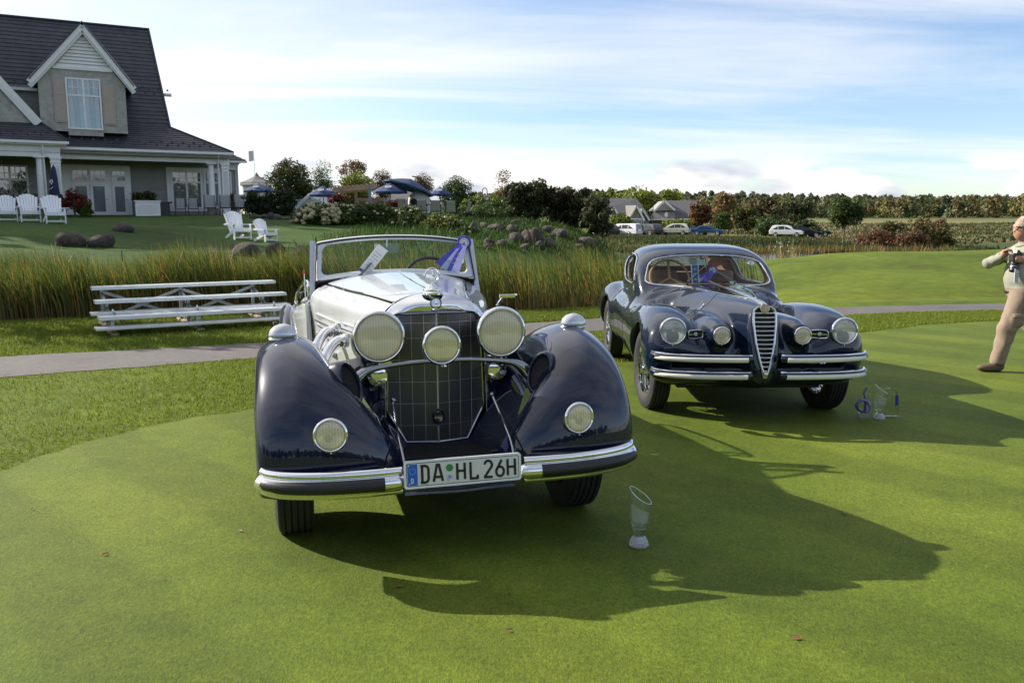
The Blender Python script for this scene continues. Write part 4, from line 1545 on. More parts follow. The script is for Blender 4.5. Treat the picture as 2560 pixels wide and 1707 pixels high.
K_MAIN = [(-.9, .64, .33, .64), (-.62, .66, .31, .655), (-.5, .73, .28, .67), (0, .79, .26, .70), (.6, .80, .25, .72), (1.4, .79, .25, .78), (2.2, .79, .25, .82), (3.0, .76, .26, .82), (3.5, .66, .29, .72), (3.9, .48, .33, .6)]
K_SHO = [(.7, .62, .3, .92), (1.1, .70, .3, .945), (1.6, .735, .3, .955), (2.2, .735, .3, .955), (2.8, .69, .3, .95), (3.3, .62, .3, .86), (3.8, .45, .3, .66)]
K_HOOD = [(-1.0, .088, .34, .92), (-.80, .100, .34, .925), (-.6, .150, .31, .948), (-.3, .225, .3, .968), (0.1, .315, .3, .982), (.5, .40, .3, .988), (1.0, .53, .3, .985), (1.35, .61, .3, .978), (1.6, .62, .3, .97)]
K_FEN = [(-.9, .20, .3, .70), (-.60, .205, .3, .745), (-.48, .222, .3, .805), (-.28, .235, .3, .860), (0, .235, .3, .885), (.35, .222, .3, .872), (.7, .20, .3, .835), (1.1, .165, .3, .785), (1.7, .11, .3, .70)]
K_POD = [(-.9, .08, .63, .79), (-.64, .083, .63, .792), (-.4, .105, .59, .825), (0, .10, .60, .82), (.4, .07, .64, .76)]
K_RF = [(2.0, .10, .3, .6), (2.3, .16, .3, .74), (2.7, .205, .3, .855), (3.1, .21, .3, .86), (3.5, .18, .3, .74), (3.95, .10, .3, .5)]
K_CAB = [(.9, .60, .5, .945), (1.06, .665, .5, .975), (1.20, .692, .5, 1.11), (1.34, .692, .5, 1.240), (1.52, .682, .5, 1.312), (1.75, .675, .5, 1.342), (2.05, .665, .5, 1.347), (2.4, .64, .5, 1.308), (2.8, .585, .5, 1.19), (3.15, .53, .5, 1.04), (3.5, .44, .5, .87), (3.85, .3, .5, .68)]


def cabin(x, y, z):
    return smax(smax(lp(x, y, z, K_CAB, 4.2), .93 - y, .05), y - 3.85, .05)


def outer(x, y, z):
    x = np.abs(x)
    f = lp(x, y, z, K_MAIN, 4.2)
    f = smax(f, -.60 - y, .16); f = smax(f, y - 3.86, .2)
    sh = smax(smax(lp(x, y, z, K_SHO, 3.0), .75 - y, .15), y - 3.8, .2)
    f = smin(f, sh, .05)
    hd = lp(x, y, z, K_HOOD, 2.6)
    hd = smax(hd, -.775 + .20 * np.maximum(z - .45, 0) - y, .045); hd = smax(hd, y - 1.5, .1)
    f = smin(f, hd, .075)
    fe = smax(smax(lp(x, y, z, K_FEN, 2.35, .645), -.585 - y, .17), y - 1.65, .2)
    f = smin(f, fe, .055)
    po = smax(smax(lp(x, y, z, K_POD, 2.2, .312), -.655 - y, .06), y - .35, .1)
    f = smin(f, po, .075)
    rf = smax(smax(lp(x, y, z, K_RF, 2.4, .63), 2.05 - y, .1), y - 3.9, .1)
    f = smin(f, rf, .06)
    return smin(f, cabin(x, y, z), .045)


def ws_out(x, z):
    """windscreen outline"""
    aa = .622 - .34 * np.maximum(z - 1.0, 0)
    return ((np.abs(x) / aa) ** 7 + (np.abs(z - 1.110 + .040 * (x / .55) ** 2 * (z > 1.110)) / (.143)) ** 7) ** (1 / 7) - 1


def side_out(y, z):
    yy = y - (z - 1.10) * .85
    return ((np.abs(yy - 1.93) / .50) ** 4 + (np.abs(z - 1.098) / .145) ** 4) ** (1 / 4) - 1


def back_out(x, z):
    return ((np.abs(x) / .40) ** 3 + (np.abs(z - 1.135) / .075) ** 3) ** (1 / 3) - 1


def coupe(x, y, z):
    x = np.abs(x)
    f = outer(x, y, z)
    # cabin hollow and its openings
    inn = np.maximum(np.maximum(cabin(x, y, z) + .038, .52 - z), 1.06 - y)
    f = np.maximum(f, -inn)
    f = np.maximum(f, -np.maximum(ws_out(x, z) * .13, y - 1.75))
    f = np.maximum(f, -np.maximum(side_out(y, z) * .12, .42 - x))
    f = np.maximum(f, -np.maximum(back_out(x, z) * .07, 2.3 - y))
    # wheel arches
    for yc, R_ in ((0, .392), (2.70, .385)):
        f = smax(f, -np.maximum(np.hypot(y - yc, z - .345) - R_, .44 - x), .012)
    # air slots between the bumper bars
    sl = np.maximum(np.maximum(np.abs(z - .487) - .040, np.abs(x - .40) - .27), y + .30)
    f = smax(f, -sl, .02)
    # grille mouth
    gw = np.interp(z, [.40, .44, .52, .66, .80, .86, .905, .925], [.0, .010, .034, .063, .078, .078, .066, .0])
    f = smax(f, -np.maximum(x - gw, y + .55), .006)
    return f


AC = empty('vintage_coupe', (1.93, 7.02, 0), rz=rad(0.2), label='midnight blue vintage fixed-head coupe with narrow upright grille, parked behind the convertible', cat='car')
V, Fq = surface_net(coupe, (-.95, -.95, .2), (.95, 3.95, 1.42), .0145)
fc = V[Fq].mean(1)
deep = (cabin(np.abs(fc[:, 0]), fc[:, 1], fc[:, 2]) < -.018) & (fc[:, 2] > .51) & (fc[:, 1] > 1.05)
under = (fc[:, 2] < .40) & (outer(fc[:, 0], fc[:, 1], fc[:, 2]) < -.02) | ((np.abs(fc[:, 0]) < .60) & (outer(fc[:, 0], fc[:, 1], fc[:, 2]) < -.03) & (fc[:, 1] < .9)) | ((outer(fc[:, 0], fc[:, 1], fc[:, 2]) < -.03) & (fc[:, 2] < .75))
mi = np.zeros(len(Fq), int); mi[under] = 2; mi[deep] = 1
body2 = link('body', np_mesh('body', V, Fq, [NAVY2, TAN, DARK], True, None, mi=mi), AC)


def on_front(x, z, y0=-1.2, F=outer):
    """first point of the body met going back from the front at (x, z)"""
    ys = np.linspace(y0, 2.0, 1600)
    v = F(np.full_like(ys, x), ys, np.full_like(ys, z))
    i = int(np.argmax(v < 0))
    return ys[i]


def on_top(x, y, z0=1.5):
    zs = np.linspace(z0, .3, 1200)
    v = outer(np.full_like(zs, x), np.full_like(zs, y), zs)
    return zs[int(np.argmax(v < 0))]


def on_side(y, z, s):
    xs = np.linspace(1.1, 0, 1100)
    v = outer(xs, np.full_like(xs, y), np.full_like(xs, z))
    return s * xs[int(np.argmax(v < 0))]


# glass and bright trim
def contour(fn, cu, cv, n=64, ru=.8, rv=.3):
    P = []
    for a in np.linspace(0, 2 * math.pi, n + 1)[:-1]:
        du, dv = math.cos(a) * ru, math.sin(a) * rv
        lo_, hi_ = 0.0, 1.0
        for _ in range(30):
            m_ = (lo_ + hi_) / 2
            if fn(np.float64(cu + du * m_), np.float64(cv + dv * m_)) < 0:
                lo_ = m_
            else:
                hi_ = m_
        P.append((cu + du * lo_, cv + dv * lo_))
    return P


wc = contour(ws_out, 0, 1.110, 84)
L = [np.array([x, on_front(x, z) - .004, z]) for x, z in wc]
mb = MB(); mb.tube(L, .0085, 8, closed=True); wst = mb.build('windscreen_trim', CHROME, body2, True)
for s in (-1, 1):
    us = np.linspace(0.012, .612, 16)
    A = []
    for u in us:
        col_z = [z for x, z in wc if abs(abs(x) - u) < .04]
        zl, zh = min(col_z), max(col_z)
        A.append([(s * u, on_front(u, zl * (1 - w) + zh * w) + .010, zl * (1 - w) + zh * w) for w in np.linspace(0, 1, 8)])
    mb = MB(); mb.grid(A, flip=s > 0); mb.build('windscreen_pane', SCREEN, wst, True)
mb = MB(); mb.tube([(0, on_front(0, z) + .004, z) for z in np.linspace(.970, 1.250, 8)], .0075, 8); mb.build('windscreen_divider', BLACKRUB, wst, True)
for s in (-1, 1):
    sc_ = contour(side_out, 1.94, 1.098, 60, 1.0, .3)
    L = [np.array([on_side(y, z, s) + s * .003, y, z]) for y, z in sc_]
    mb = MB(); mb.tube(L, .0075, 8, closed=True); st = mb.build('side_window_trim', CHROME, body2, True)
    mb = MB(); n_ = len(L); C_ = [p - np.array([s * .014, 0, 0]) for p in L]; mb.add(C_ + [np.mean(C_, 0)], [(i, (i + 1) % n_, n_) for i in range(n_)]); mb.build('side_window_pane', SCREEN, st, True)
    # door shut lines and handle
    for yd in (1.28, 2.32):
        zz = np.linspace(.34, .955 if yd < 2 else .96, 16)
        b_ = MB(); b_.tube([(on_side(yd + (.0 if z > .7 else .0), z, s) + s * .0006, yd, z) for z in zz], .0035, 6); b_.build('door_gap', DARK, body2)
    b_ = MB(); b_.tube([(on_side(2.0, .86, s) + s * .02, 2.02, .865), (on_side(2.0, .86, s) + s * .026, 2.1, .868), (on_side(2.0, .86, s) + s * .02, 2.2, .866)], .009, 8); b_.build('door_handle', CHROME, body2, True)
bc_ = contour(back_out, 0, 1.135, 48)


def on_back(x, z):
    ys = np.linspace(3.9, 1.8, 900)
    v = outer(np.full_like(ys, x), ys, np.full_like(ys, z))
    return ys[int(np.argmax(v < 0))]


L = [np.array([x, on_back(x, z) + .003, z]) for x, z in bc_]
mb = MB(); n_ = len(L); mb.add(L + [np.mean(L, 0)], [(i, (i + 1) % n_, n_) for i in range(n_)]); mb.build('rear_window_pane', SCREEN, body2, True)

# bonnet shut lines, spine and script badge
L1 = [(-.50, 1.08), (-.52, .90), (-.47, .60), (-.40, .35), (-.32, .16), (-.22, .08), (-.10, .30), (-.03, .62)]
for s in (-1, 1):
    C_ = catn([(s * x, y) for x, y in L1], 60)
    mb = MB(); mb.tube([(x, y, on_top(abs(x), y) + .0004) for x, y in C_], .0032, 6); mb.build('bonnet_gap', DARK, body2)
ys = np.linspace(-.68, .95, 40)
mb = MB(); mb.tube([(0, y, on_top(0.0, y) + .004) for y in ys], np.interp(ys, [-.68, -.5, .1, .95], [.020, .016, .010, .004]), 10, sx=1.0); mb.build('bonnet_spine', ALLOY, body2, True)
mb = MB()
bz = on_top(.30, .22)
strokes(mb, [[(-.335 + .014 * k, .190 + .010 * (k % 2)) for k in range(6)]], lambda u, v, t_: np.array([u, v, on_top(abs(u), v) + .002 + t_]), .004, 0, .003)
strokes(mb, [[(-.33 + .030 * math.cos(a) + .03, .14 + .016 * math.sin(a)) for a in np.linspace(0, 6.283, 15)], [(-.34, .125), (-.27, .125)]], lambda u, v, t_: np.array([u, v, on_top(abs(u), v) + .002 + t_]), .007, 0, .003)
mb.build('bonnet_script', CHROME, body2)

# upright grille: shield frame, bars, emblem
GZ = [.405, .44, .52, .66, .80, .87, .915, .935]; GW = [.006, .017, .040, .069, .084, .086, .078, .050]


def gy_(z):
    return -.782 + .20 * max(z - .45, 0) - .006


zz = np.linspace(.405, .935, 24)
Lf = [(np.interp(z, GZ, GW), gy_(z), z) for z in zz]
loop = [np.array(p) for p in Lf] + [np.array([-p[0], p[1], p[2]]) for p in Lf[::-1]]
mb = MB(); mb.tube(loop, .0095, 8, closed=True); gr = mb.build('grille_frame', ALLOY, body2, True)
for z in np.arange(.455, .90, .0335):
    w = np.interp(z, GZ, GW) - .004
    mb = MB(); mb.tube([(u * w, gy_(z) - .010 * (1 - u * u), z) for u in np.linspace(-1, 1, 7)], .0058, 6); mb.build('grille_bar', ALLOY, gr, True)
mb = MB(); mb.grid([[(-np.interp(z, GZ, GW), gy_(z) + .05, z), (np.interp(z, GZ, GW), gy_(z) + .05, z)] for z in zz]); mb.build('grille_backing', DARK, gr)
mb = MB(); mb.lathe([(.036, -.006), (.036, .004), (.030, .007), (.028, .004), (0, .007)], (0, gy_(.925) - .008, .925), (0, -1, .5), 26); mb.build('grille_emblem', mat('emblem_gold', (.42, .36, .20), .3, .8, var=.5, vscale=70), gr, True)
mb = MB(); mb.ball((0, gy_(.43) - .012, .43), (.018, .012, .020), 12, 8); mb.build('grille_foot', ALLOY, gr, True)

# lamps and horn grilles
for s in (-1, 1):
    y = on_front(.672, .737)
    lamp(AC, 'headlamp', (s * .672, y - .045, .735), .108, (s * .05, -1, .04), .9, LENSC, CLEARREF, .15, NAVY2)
    y = on_front(.312, .712)
    lamp(AC, 'fog_lamp', (s * .312, y - .018, .712), .070, (s * .02, -1, .03), .9, LENSY, REFLECTOR, .15, NAVY2)
    y = on_front(.487, .706) - .004
    _gl = [on_front(.427, .706), on_front(.547, .706)]; fo = lambda u, v, t_, s=s, g=_gl: np.array([s * .487 + u, np.interp(s * u, [-.06, .06], g) - t_ - .022, .706 + v])
    out = [(-.060, -.02), (-.050, -.030), (0, -.034), (.050, -.030), (.060, -.02), (.060, .02), (.050, .030), (0, .034), (-.050, .030), (-.060, .02)]
    mb = MB(); mb.tube([fo(u, v, .004) for u, v in out], .0062, 6, closed=True); mb.bar(fo(-.058, 0, .004), fo(.058, 0, .004), .008, .008); ho = mb.build('horn_grille', ALLOY, AC, True)
    mb = MB(); mb.prism(out, fo, -.03, .001); mb.build('horn_grille_backing', mat('horn_gauze', (.02, .02, .02)), ho)
    mb = MB(); mb.lathe([(.016, -.004), (.016, .006), (.011, .008), (.010, .003), (0, .003)], fo(0, 0, .006), (0, -1, 0), 18); mb.build('horn_grille_ring', ALLOY, ho, True)

# split double bumpers: blue bar, bright top bead, ivory inlay
IVORY = mat('ivory_inlay', (.74, .71, .62), .5, var=.04)
for s in (-1, 1):
    for z0 in (.552, .422):
        bp = catn([(.108, -.795), (.16, -.815), (.35, -.810), (.55, -.785), (.71, -.730), (.80, -.655), (.838, -.575)], 40)
        rr_ = np.full(40, .0285); rr_[0] = .012; rr_[1] = .022; rr_[-1] = .016; rr_[-2] = .024
        L = [np.array([s * x, y, z0]) for x, y in bp]
        mb = MB(); mb.tube(L, rr_, 14); bo = mb.build('bumper', NAVY2, AC, True, 60)
        mb = MB(); mb.tube([p + np.array([0, -.006, .026]) for p in L[1:]], .0068, 8); mb.build('bumper_bead', CHROME, bo, True)
        mb = MB(); mb.tube([p + np.array([-s * .002, -.0165, -.005]) for p in L[6:-2]], .0205, 10); mb.build('bumper_inlay', IVORY, bo, True)
        mb = MB(); mb.bar((s * .42, -.79, z0), (s * .42, -.45, z0), .03, .03); mb.build('bumper_iron', DARK, bo)

# wipers, mirror, aerial spear, interior
for s, (x0, z0, x1, z1) in ((-1, (-.21, 1.005, -.035, 1.13)), (1, (.25, 1.005, .06, 1.115))):
    p0_ = np.array([x0, on_front(abs(x0), z0) - .02, z0]); p1_ = np.array([x1, on_front(abs(x1), z1) - .008, z1])
    mb = MB(); mb.cyl(p0_ + np.array([0, .03, -.03]), p0_, .010, 8); mb.tube([p0_, p0_ * .5 + p1_ * .5 + np.array([0, -.008, .006]), p1_], [.005, .004, .002], 6)
    q = p0_ * .35 + p1_ * .65; dv = (p1_ - p0_) / np.linalg.norm(p1_ - p0_); mb.bar(q - dv * .13, q + dv * .12, .007, .005)
    mb.build('wiper', mat('wiper_metal', (.16, .17, .18), .35, .8, var=.1), body2, True)
mb = MB(); mb.cyl((0, 1.50, 1.25), (0, 1.46, 1.20), .005, 6); mb.cbox((-.05, 1.45, 1.185), (.13, .014, .055)); mb.build('rear_view_mirror', mat('mirror_pale', (.45, .55, .53), .2, .5, var=.03), body2)
CREAM = mat('cream_bakelite', (.55, .36, .14), .35, var=.08)
mb = MB(); sc_ = np.array([-.31, 1.50, 1.015]); sa, sb, sd = frame_of((0, -.85, .5))
mb.tube([sc_ + .20 * (sa * math.cos(a) + sb * math.sin(a)) for a in np.linspace(0, 2 * math.pi, 41)[:-1]], .0115, 8, closed=True)
for a in (math.pi / 2, math.pi * 1.17, -math.pi * .17):
    mb.bar(sc_, sc_ + .195 * (sa * math.cos(a) + sb * math.sin(a)), .026, .008)
mb.build('steering_wheel', CREAM, AC, True)
for s in (-1, 1):
    mb = MB(); mb.tube([(s * .31, 1.75, .66), (s * .31, 2.05, .66), (s * .31, 2.16, .76), (s * .31, 2.24, 1.03)], .12, 12, sx=1.9); mb.build('seat', TAN, AC, True)
mb = MB(); mb.box((-.56, 2.72, .56), (.56, 2.90, 1.0)); mb.build('rear_shelf', TAN, AC)
mb = MB(); mb.grid(surf([[(-.58, 1.12, .962), (0, 1.14, .975), (.58, 1.12, .962)], [(-.58, 1.35, .945), (0, 1.37, .955), (.58, 1.35, .945)], [(-.58, 1.38, .75), (0, 1.40, .75), (.58, 1.38, .75)]], 8, 10), flip=True); mb.build('dashboard', CREAM, AC, True)
st_ = np.array([.455, on_front(.455, 1.175) + .002, 1.175])
mb = MB(); mb.lathe([(.036, 0), (.036, .003), (0, .003)], st_, (.25, -1, .75), 24, sb=.8); so = mb.build('round_sticker', mat('sticker_white', (.75, .77, .78), .4, var=.03), wst, True)
sa, sb, sd = frame_of((.25, -1, .75))
mb = MB(); write(mb, 'B1', -.010, -.008, .016, lambda u, v, t_: st_ + sa * u + sb * v * .9 + sd * (.0035 + t_), .18, 0, .001)
mb.tube([st_ + sd * .004 + .028 * (sa * math.cos(w) + sb * .8 * math.sin(w)) for w in np.linspace(.5, 2.6, 10)], .0022, 4); mb.tube([st_ + sd * .004 + .028 * (sa * math.cos(w) + sb * .8 * math.sin(w)) for w in np.linspace(3.7, 5.8, 10)], .0022, 4)
mb.build('sticker_print', mat('print_dark', (.06, .07, .10), .5, var=0), so); bpy.data.objects[so.name].children[0]['kind'] = 'stuff'

# wire wheels
wm2 = tyre_mesh(.345, .17, .215)
tyre_me = None
mb = MB()
for (r0, x0) in ((.212, .055), (.212, -.055)):
    mb.lathe([(r0, x0 - .012), (r0 + .008, x0), (r0, x0 + .012), (r0 - .02, x0 + .006), (r0 - .02, x0 - .006), (r0, x0 - .012)], (0, 0, 0), (1, 0, 0), 48)
mb.lathe([(.205, -.055), (.196, -.02), (.196, .02), (.205, .055)], (0, 0, 0), (1, 0, 0), 48)
rim_me = mb.mesh('wheel_rim', CHROME, True)
mb = MB()
for k in range(40):
    a = 2 * math.pi * k / 40; b0 = a + (.35 if k % 2 else -.35)
    mb.tube([(.045 if k % 4 < 2 else .0, .05 * math.cos(b0), .05 * math.sin(b0)), (.012 if k % 4 < 2 else -.02, .198 * math.cos(a), .198 * math.sin(a))], .0028, 5)
mb.lathe([(0, .09), (.02, .088), (.03, .075), (.034, .05), (.048, .045), (.052, -.03), (0, -.03)], (0, 0, 0), (1, 0, 0), 20)
for k in range(2):
    a = math.pi * k + .6; mb.bar((.075, .02 * math.cos(a), .02 * math.sin(a)), (.078, .075 * math.cos(a), .075 * math.sin(a)), .03, .014, up=(1, 0, 0))
spoke_me = mb.mesh('wheel_spokes', CHROME, True)
for k, (x, y) in enumerate(((-.73, 0), (.73, 0), (-.72, 2.70), (.72, 2.70))):
    if tyre_me is None:
        w_ = wm2.build('wheel', RUBBER, AC, True, 30); tyre_me = w_.data
    else:
        w_ = link('wheel', tyre_me, AC)
    w_.location = (x, y, .338); w_.rotation_euler = (0, 0, (math.pi if x < 0 else 0) + (rad(6) if k < 2 else 0))
    link('wheel_rim', rim_me, w_); sp_ = link('wheel_spokes', spoke_me, w_); sp_['kind'] = 'stuff'
mb = MB(); mb.box((-.58, -.35, .24), (.58, 3.6, .40)); mb.box((-.70, -.05, .26), (.70, .05, .36)); mb.build('underbody', DARK, AC)

# ------------------------------------------------------------------ glass trophies
CRYST = bpy.data.materials.new('trophy_crystal')
t = NT(CRYST)
gl = t.n.new('ShaderNodeBsdfGlass'); gl.inputs['IOR'].default_value = 1.30; gl.inputs['Roughness'].default_value = 0.0; gl.inputs['Color'].default_value = (.97, .985, .98, 1)
tr = t.n.new('ShaderNodeBsdfTransparent'); tr.inputs[0].default_value = (.93, .95, .94, 1)
mx = t.n.new('ShaderNodeMixShader'); mx.inputs[0].default_value = .45
t.l.new(gl.outputs[0], mx.inputs[1]); t.l.new(tr.outputs[0], mx.inputs[2])
t.done(mx.outputs[0])
THIN = glass('trophy_thin_glass', (.95, .97, .96), 1.0, .035, (.8, .85, .85), base=.05)
FACET = glass('trophy_cut_glass', (.90, .93, .95), 1.4, .14, (.85, .87, .92), .05, (60.0, 1.0), base=.24)
ETCH = glass('trophy_etching', (.95, .95, .95), .3, .22, (.75, .75, .70), .3, base=.02)


def cup_trophy(loc, h, label, tilt=-1, group=None):
    """tall slant-cut glass cup on a dimpled foot"""
    T = empty('trophy', loc, 0, label, 'trophy', group)
    k = h / .335
    mb = MB()
    foot = [(0, 0), (.050, 0), (.0505, .012), (.047, .026), (.040, .042), (.032, .054), (.026, .060)]
    V = []
    mb.lathe([(r * k, z * k) for r, z in foot], (0, 0, 0), (0, 0, 1), 28)
    mb.build('foot', FACET, T, False)
    dm = MB()
    for i in range(5):
        z = .009 + .0098 * i; r = np.interp(z, [q[1] for q in foot[1:]], [q[0] for q in foot[1:]])
        for j in range(26):
            a = 2 * math.pi * (j + .5 * (i % 2)) / 26
            dm.ball(((r) * k * math.cos(a), r * k * math.sin(a), z * k), .0046 * k, 6, 4)
    tag(dm.build('foot_dimples', FACET, T, True), kind='stuff')
    mb = MB(); mb.lathe([(r * k, z * k) for r, z in [(.024, .060), (.027, .066), (.0255, .072), (.029, .084), (.0335, .098), (.035, .104), (.020, .100), (0, .098)]], (0, 0, 0), (0, 0, 1), 28)
    mb.build('stem', CRYST, T, True, 60)
    # slanted open bowl
    prof = [(.0335, .098), (.046, .125), (.056, .165), (.062, .205), (.063, .245), (.060, .285), (.055, .335)]
    n = 40; A = []
    for i, s in enumerate(np.linspace(0, 1, 22)):
        row = []
        for j in range(n + 1):
            a = 2 * math.pi * j / n
            top = .292 + tilt * .040 * math.cos(a) + .012 * math.sin(a)
            z = .098 + (top - .098) * s
            r = np.interp(z, [q[1] for q in prof], [q[0] for q in prof])
            row.append((r * k * math.cos(a), r * k * math.sin(a), z * k))
        A.append(row)
    mb = MB(); mb.grid(A, flip=True); mb.build('bowl', THIN, T, True)
    mb = MB(); mb.tube([p for p in A[-1][:-1]], .0016 * k, 6, closed=True); mb.build('lip', mat('glass_edge', (.75, .80, .80), .08, .35, var=0), T, True)
    e = MB(); S_ = [[np.array(A[i][j]) * np.array([1.004, 1.004, 1]) for j in range(24, 36)] for i in range(6, 16)]; e.grid(S_, flip=True); e.build('etched_text', ETCH, T, True)
    return T


_t1 = gnd(1597, 1366)
cup_trophy((_t1[0], _t1[1], .004), .298, 'tall slant-cut glass trophy standing in the grass before the convertible', -1)
_t2 = gnd(2197, 1049)
cup_trophy((_t2[0], _t2[1], .004), .285, 'slant-cut glass cup trophy, middle of the three beside the coupe', -1)
_t3 = gnd(2157, 1047)
T = empty('ribbon_trophy', (_t3[0], _t3[1], .004), 0, 'small trophy with a curled purple glass ring on a clear block', 'trophy')
mb = MB(); mb.box((-.040, -.03, 0), (.040, .03, .045)); mb.build('block', FACET, T)
PURP = mat('purple_glass', (.10, .08, .28), .06, .2, coat=1, var=.3, vscale=30)
mb = MB(); L = [(.050 * math.sin(a) - .005 + .018 * max(0, a - 4.6), .006 * a - .02, .100 - .052 * math.cos(a)) for a in np.linspace(.4, 6.2, 34)] + [(.018, .016, .165), (.004, .018, .20), (.014, .02, .235), (.026, .02, .25)]
mb.tube(catn(L, 70), [.0125 - .004 * max(0, (i - 52) / 18) for i in range(70)], 10, sx=.6); mb.build('curl', PURP, T, True)
_t4 = gnd(2228, 1044)
T = empty('plaque_trophy', (_t4[0], _t4[1] + .02, .004), 0, 'clear glass arch plaque with a blue mark, rightmost of the three trophies', 'trophy')
out = [(-.055, 0), (.060, 0), (.062, .12), (.050, .185), (.025, .225), (-.01, .24), (-.055, .235)]
mb = MB(); mb.prism(out, lambda u, v, w: (u, w, v), .014, -.014); mb.build('slab', CRYST, T)
mb = MB(); mb.prism([(.028, .09), (.050, .10), (.050, .16), (.034, .195), (.024, .17)], lambda u, v, w: (u, w, v), -.0145, -.0165); mb.build('blue_mark', mat('blue_print', (.02, .03, .30), .3, var=.1), T)
mb = MB(); mb.box((-.062, -.022, 0), (.066, .022, .008)); mb.build('foot', FACET, T)

# ------------------------------------------------------------------ ribbons and cards on the cars
RIBB = mat('royal_blue_satin', (.085, .07, .62), .38, var=.12, vscale=40, sheen=.4)
LILA = mat('pale_lilac_satin', (.60, .57, .92), .4, var=.1, vscale=40, sheen=.4)
PAPER = mat('white_card', (.75, .76, .78), .6, var=.04)
GOLDP = mat('gold_print', (.40, .33, .22), .5, var=.2, vscale=120)


def rosette(loc, rot, tails, r, label):
    T = empty('award_rosette', loc, 0, label, 'rosette', rot=rot)
    mb = MB(); n = 72
    rows = []
    for s in (0.55, .8, 1.0):
        rows.append([((r * s) * math.cos(2 * math.pi * j / n), -.006 - (.012 if j % 2 else 0) * s, (r * s) * math.sin(2 * math.pi * j / n)) for j in range(n + 1)])
    mb.grid(rows); mb.build('pleated_rim', RIBB, T)
    mb = MB(); mb.lathe([(r * .68, .010), (r * .66, .016), (0, .020)], (0, 0, 0), (0, -1, 0), 32); c_ = mb.build('button', mat('rosette_white', (.70, .68, .80), .35, var=.04), T, True)
    mb = MB(); mb.tube([(r * .52 * math.cos(a), -.0185, r * .52 * math.sin(a)) for a in np.linspace(0, 6.283, 29)[:-1]], .0016, 5, closed=True); mb.lathe([(r * .17, 0), (0, .002)], (0, -.0195, 0), (0, -1, 0), 10); mb.build('button_print', GOLDP, c_)
    for k, (pts, w, m, lett) in enumerate(tails):
        C_ = catn(pts, 16)
        rows = []
        for i, p in enumerate(C_):
            tg = C_[min(i + 1, 15)] - C_[max(i - 1, 0)]; tg /= np.linalg.norm(tg)
            sd_ = np.cross(tg, np.array([0, 1, 0])); sd_ /= np.linalg.norm(sd_)
            ww = w * (.6 + .4 * i / 15)
            rows.append([p - sd_ * ww, p + np.array([0, -.006 * math.sin(i * .5), 0]), p + sd_ * ww])
        # swallow-tail end
        rows[-1][1] = rows[-1][1] - (rows[-1][1] - rows[-3][1]) * .8
        mb = MB(); mb.grid(rows); o = mb.build('ribbon_tail', m, T, True)
        if lett:
            for a0 in (.42, .55, .68):
                i = int(a0 * 15)
                mb = MB(); A = [[np.array(rows[i + q][1]) * (1 - s) + np.array(rows[i + q][2 if s > 0 else 0]) * abs(s) + np.array([0, -.004, 0]) for s in (0.0, .35)] for q in (0, 1)]
                q0, q1 = np.array(rows[i][1]), np.array(rows[i + 1][1]); e0 = (np.array(rows[i][2]) - np.array(rows[i][0])) * .28
                mb.add([q0 - e0 + [0, -.005, 0], q0 + e0 + [0, -.005, 0], q0 + (q1 - q0) * .55 + e0 + [0, -.005, 0], q0 + (q1 - q0) * .55 - e0 + [0, -.005, 0]], [(0, 1, 2, 3)]); mb.build('gold_line', GOLDP, o)
    return T


def car_pt(car, loc, yaw, p):
    a = yaw
    return (car[0] + p[0] * math.cos(a) - p[1] * math.sin(a), car[1] + p[0] * math.sin(a) + p[1] * math.cos(a), p[2])


CV, CVY = (-.408, 4.371), rad(15)
rp = car_pt(CV, 0, CVY, (.492, 1.60, 1.432))
rosette(rp, (0, 0, CVY * .5), [([(0, -.01, 0), (-.08, -.03, -.07), (-.20, -.05, -.165)], .030, RIBB, False), ([(0, -.014, -.01), (-.07, -.035, -.09), (-.16, -.06, -.20)], .028, LILA, False),
                               ([(0, -.02, -.01), (-.055, -.04, -.10), (-.125, -.07, -.23)], .022, RIBB, True), ([(0, -.024, -.02), (-.035, -.045, -.12), (-.090, -.08, -.25)], .030, LILA, False)], .052, 'purple and lilac award rosette clipped to the convertible windscreen')
c_ = car_pt(CV, 0, CVY, (-.165, 1.50, 1.325))
T = empty('hanging_card', c_, 0, 'white printed entry card hanging inside the convertible windscreen', 'card', rot=(rad(12), rad(38), CVY))
mb = MB(); mb.box((-.040, -.001, -.105), (.040, .001, .105)); mb.build('card', PAPER, T)
for k in range(6):
    mb = MB(); mb.box((-.026, -.003, -.065 + k * .022), (.012 + .014 * (k % 2), -.0012, -.059 + k * .022)); mb.build('print_line', mat('print_grey', (.45, .46, .50), .6, var=0), T)
mb = MB(); mb.box((-.043, -.002, -.128), (.043, .002, -.106)); mb.build('card_edge', mat('card_blue', (.10, .14, .25), .5, var=0), T)
c_ = car_pt(CV, 0, CVY, (.455, 1.58, 1.345))
T = empty('folded_card', c_, 0, 'small folded blue and white card beside the purple rosette', 'card', rot=(0, rad(-12), CVY))
mb = MB(); mb.prism([(-.025, -.03), (.022, -.03), (.026, .035), (-.022, .035)], lambda u, v, w: (u, w, v), .002, -.002); mb.build('front', mat('card_navy', (.04, .10, .30), .4, var=.1), T)
mb = MB(); mb.tube([(-.025, -.004, -.03), (-.030, -.004, -.075), (.010, -.004, -.060), (.027, -.004, -.03), (.026, -.004, .035)], .0035, 5); mb.build('edge', PAPER, T)
mb = MB(); mb.add([(0, -.004, .022), (-.007, -.004, .002), (.007, -.004, .002), (0, -.004, -.012), (-.010, -.004, .012), (.010, -.004, .012)], [(0, 1, 2), (3, 5, 4)]); mb.build('mark', PAPER, T)
CP, CPY = (1.93, 7.02), rad(0.2)
rp = car_pt(CP, 0, CPY, (.085, 1.33, 1.098))
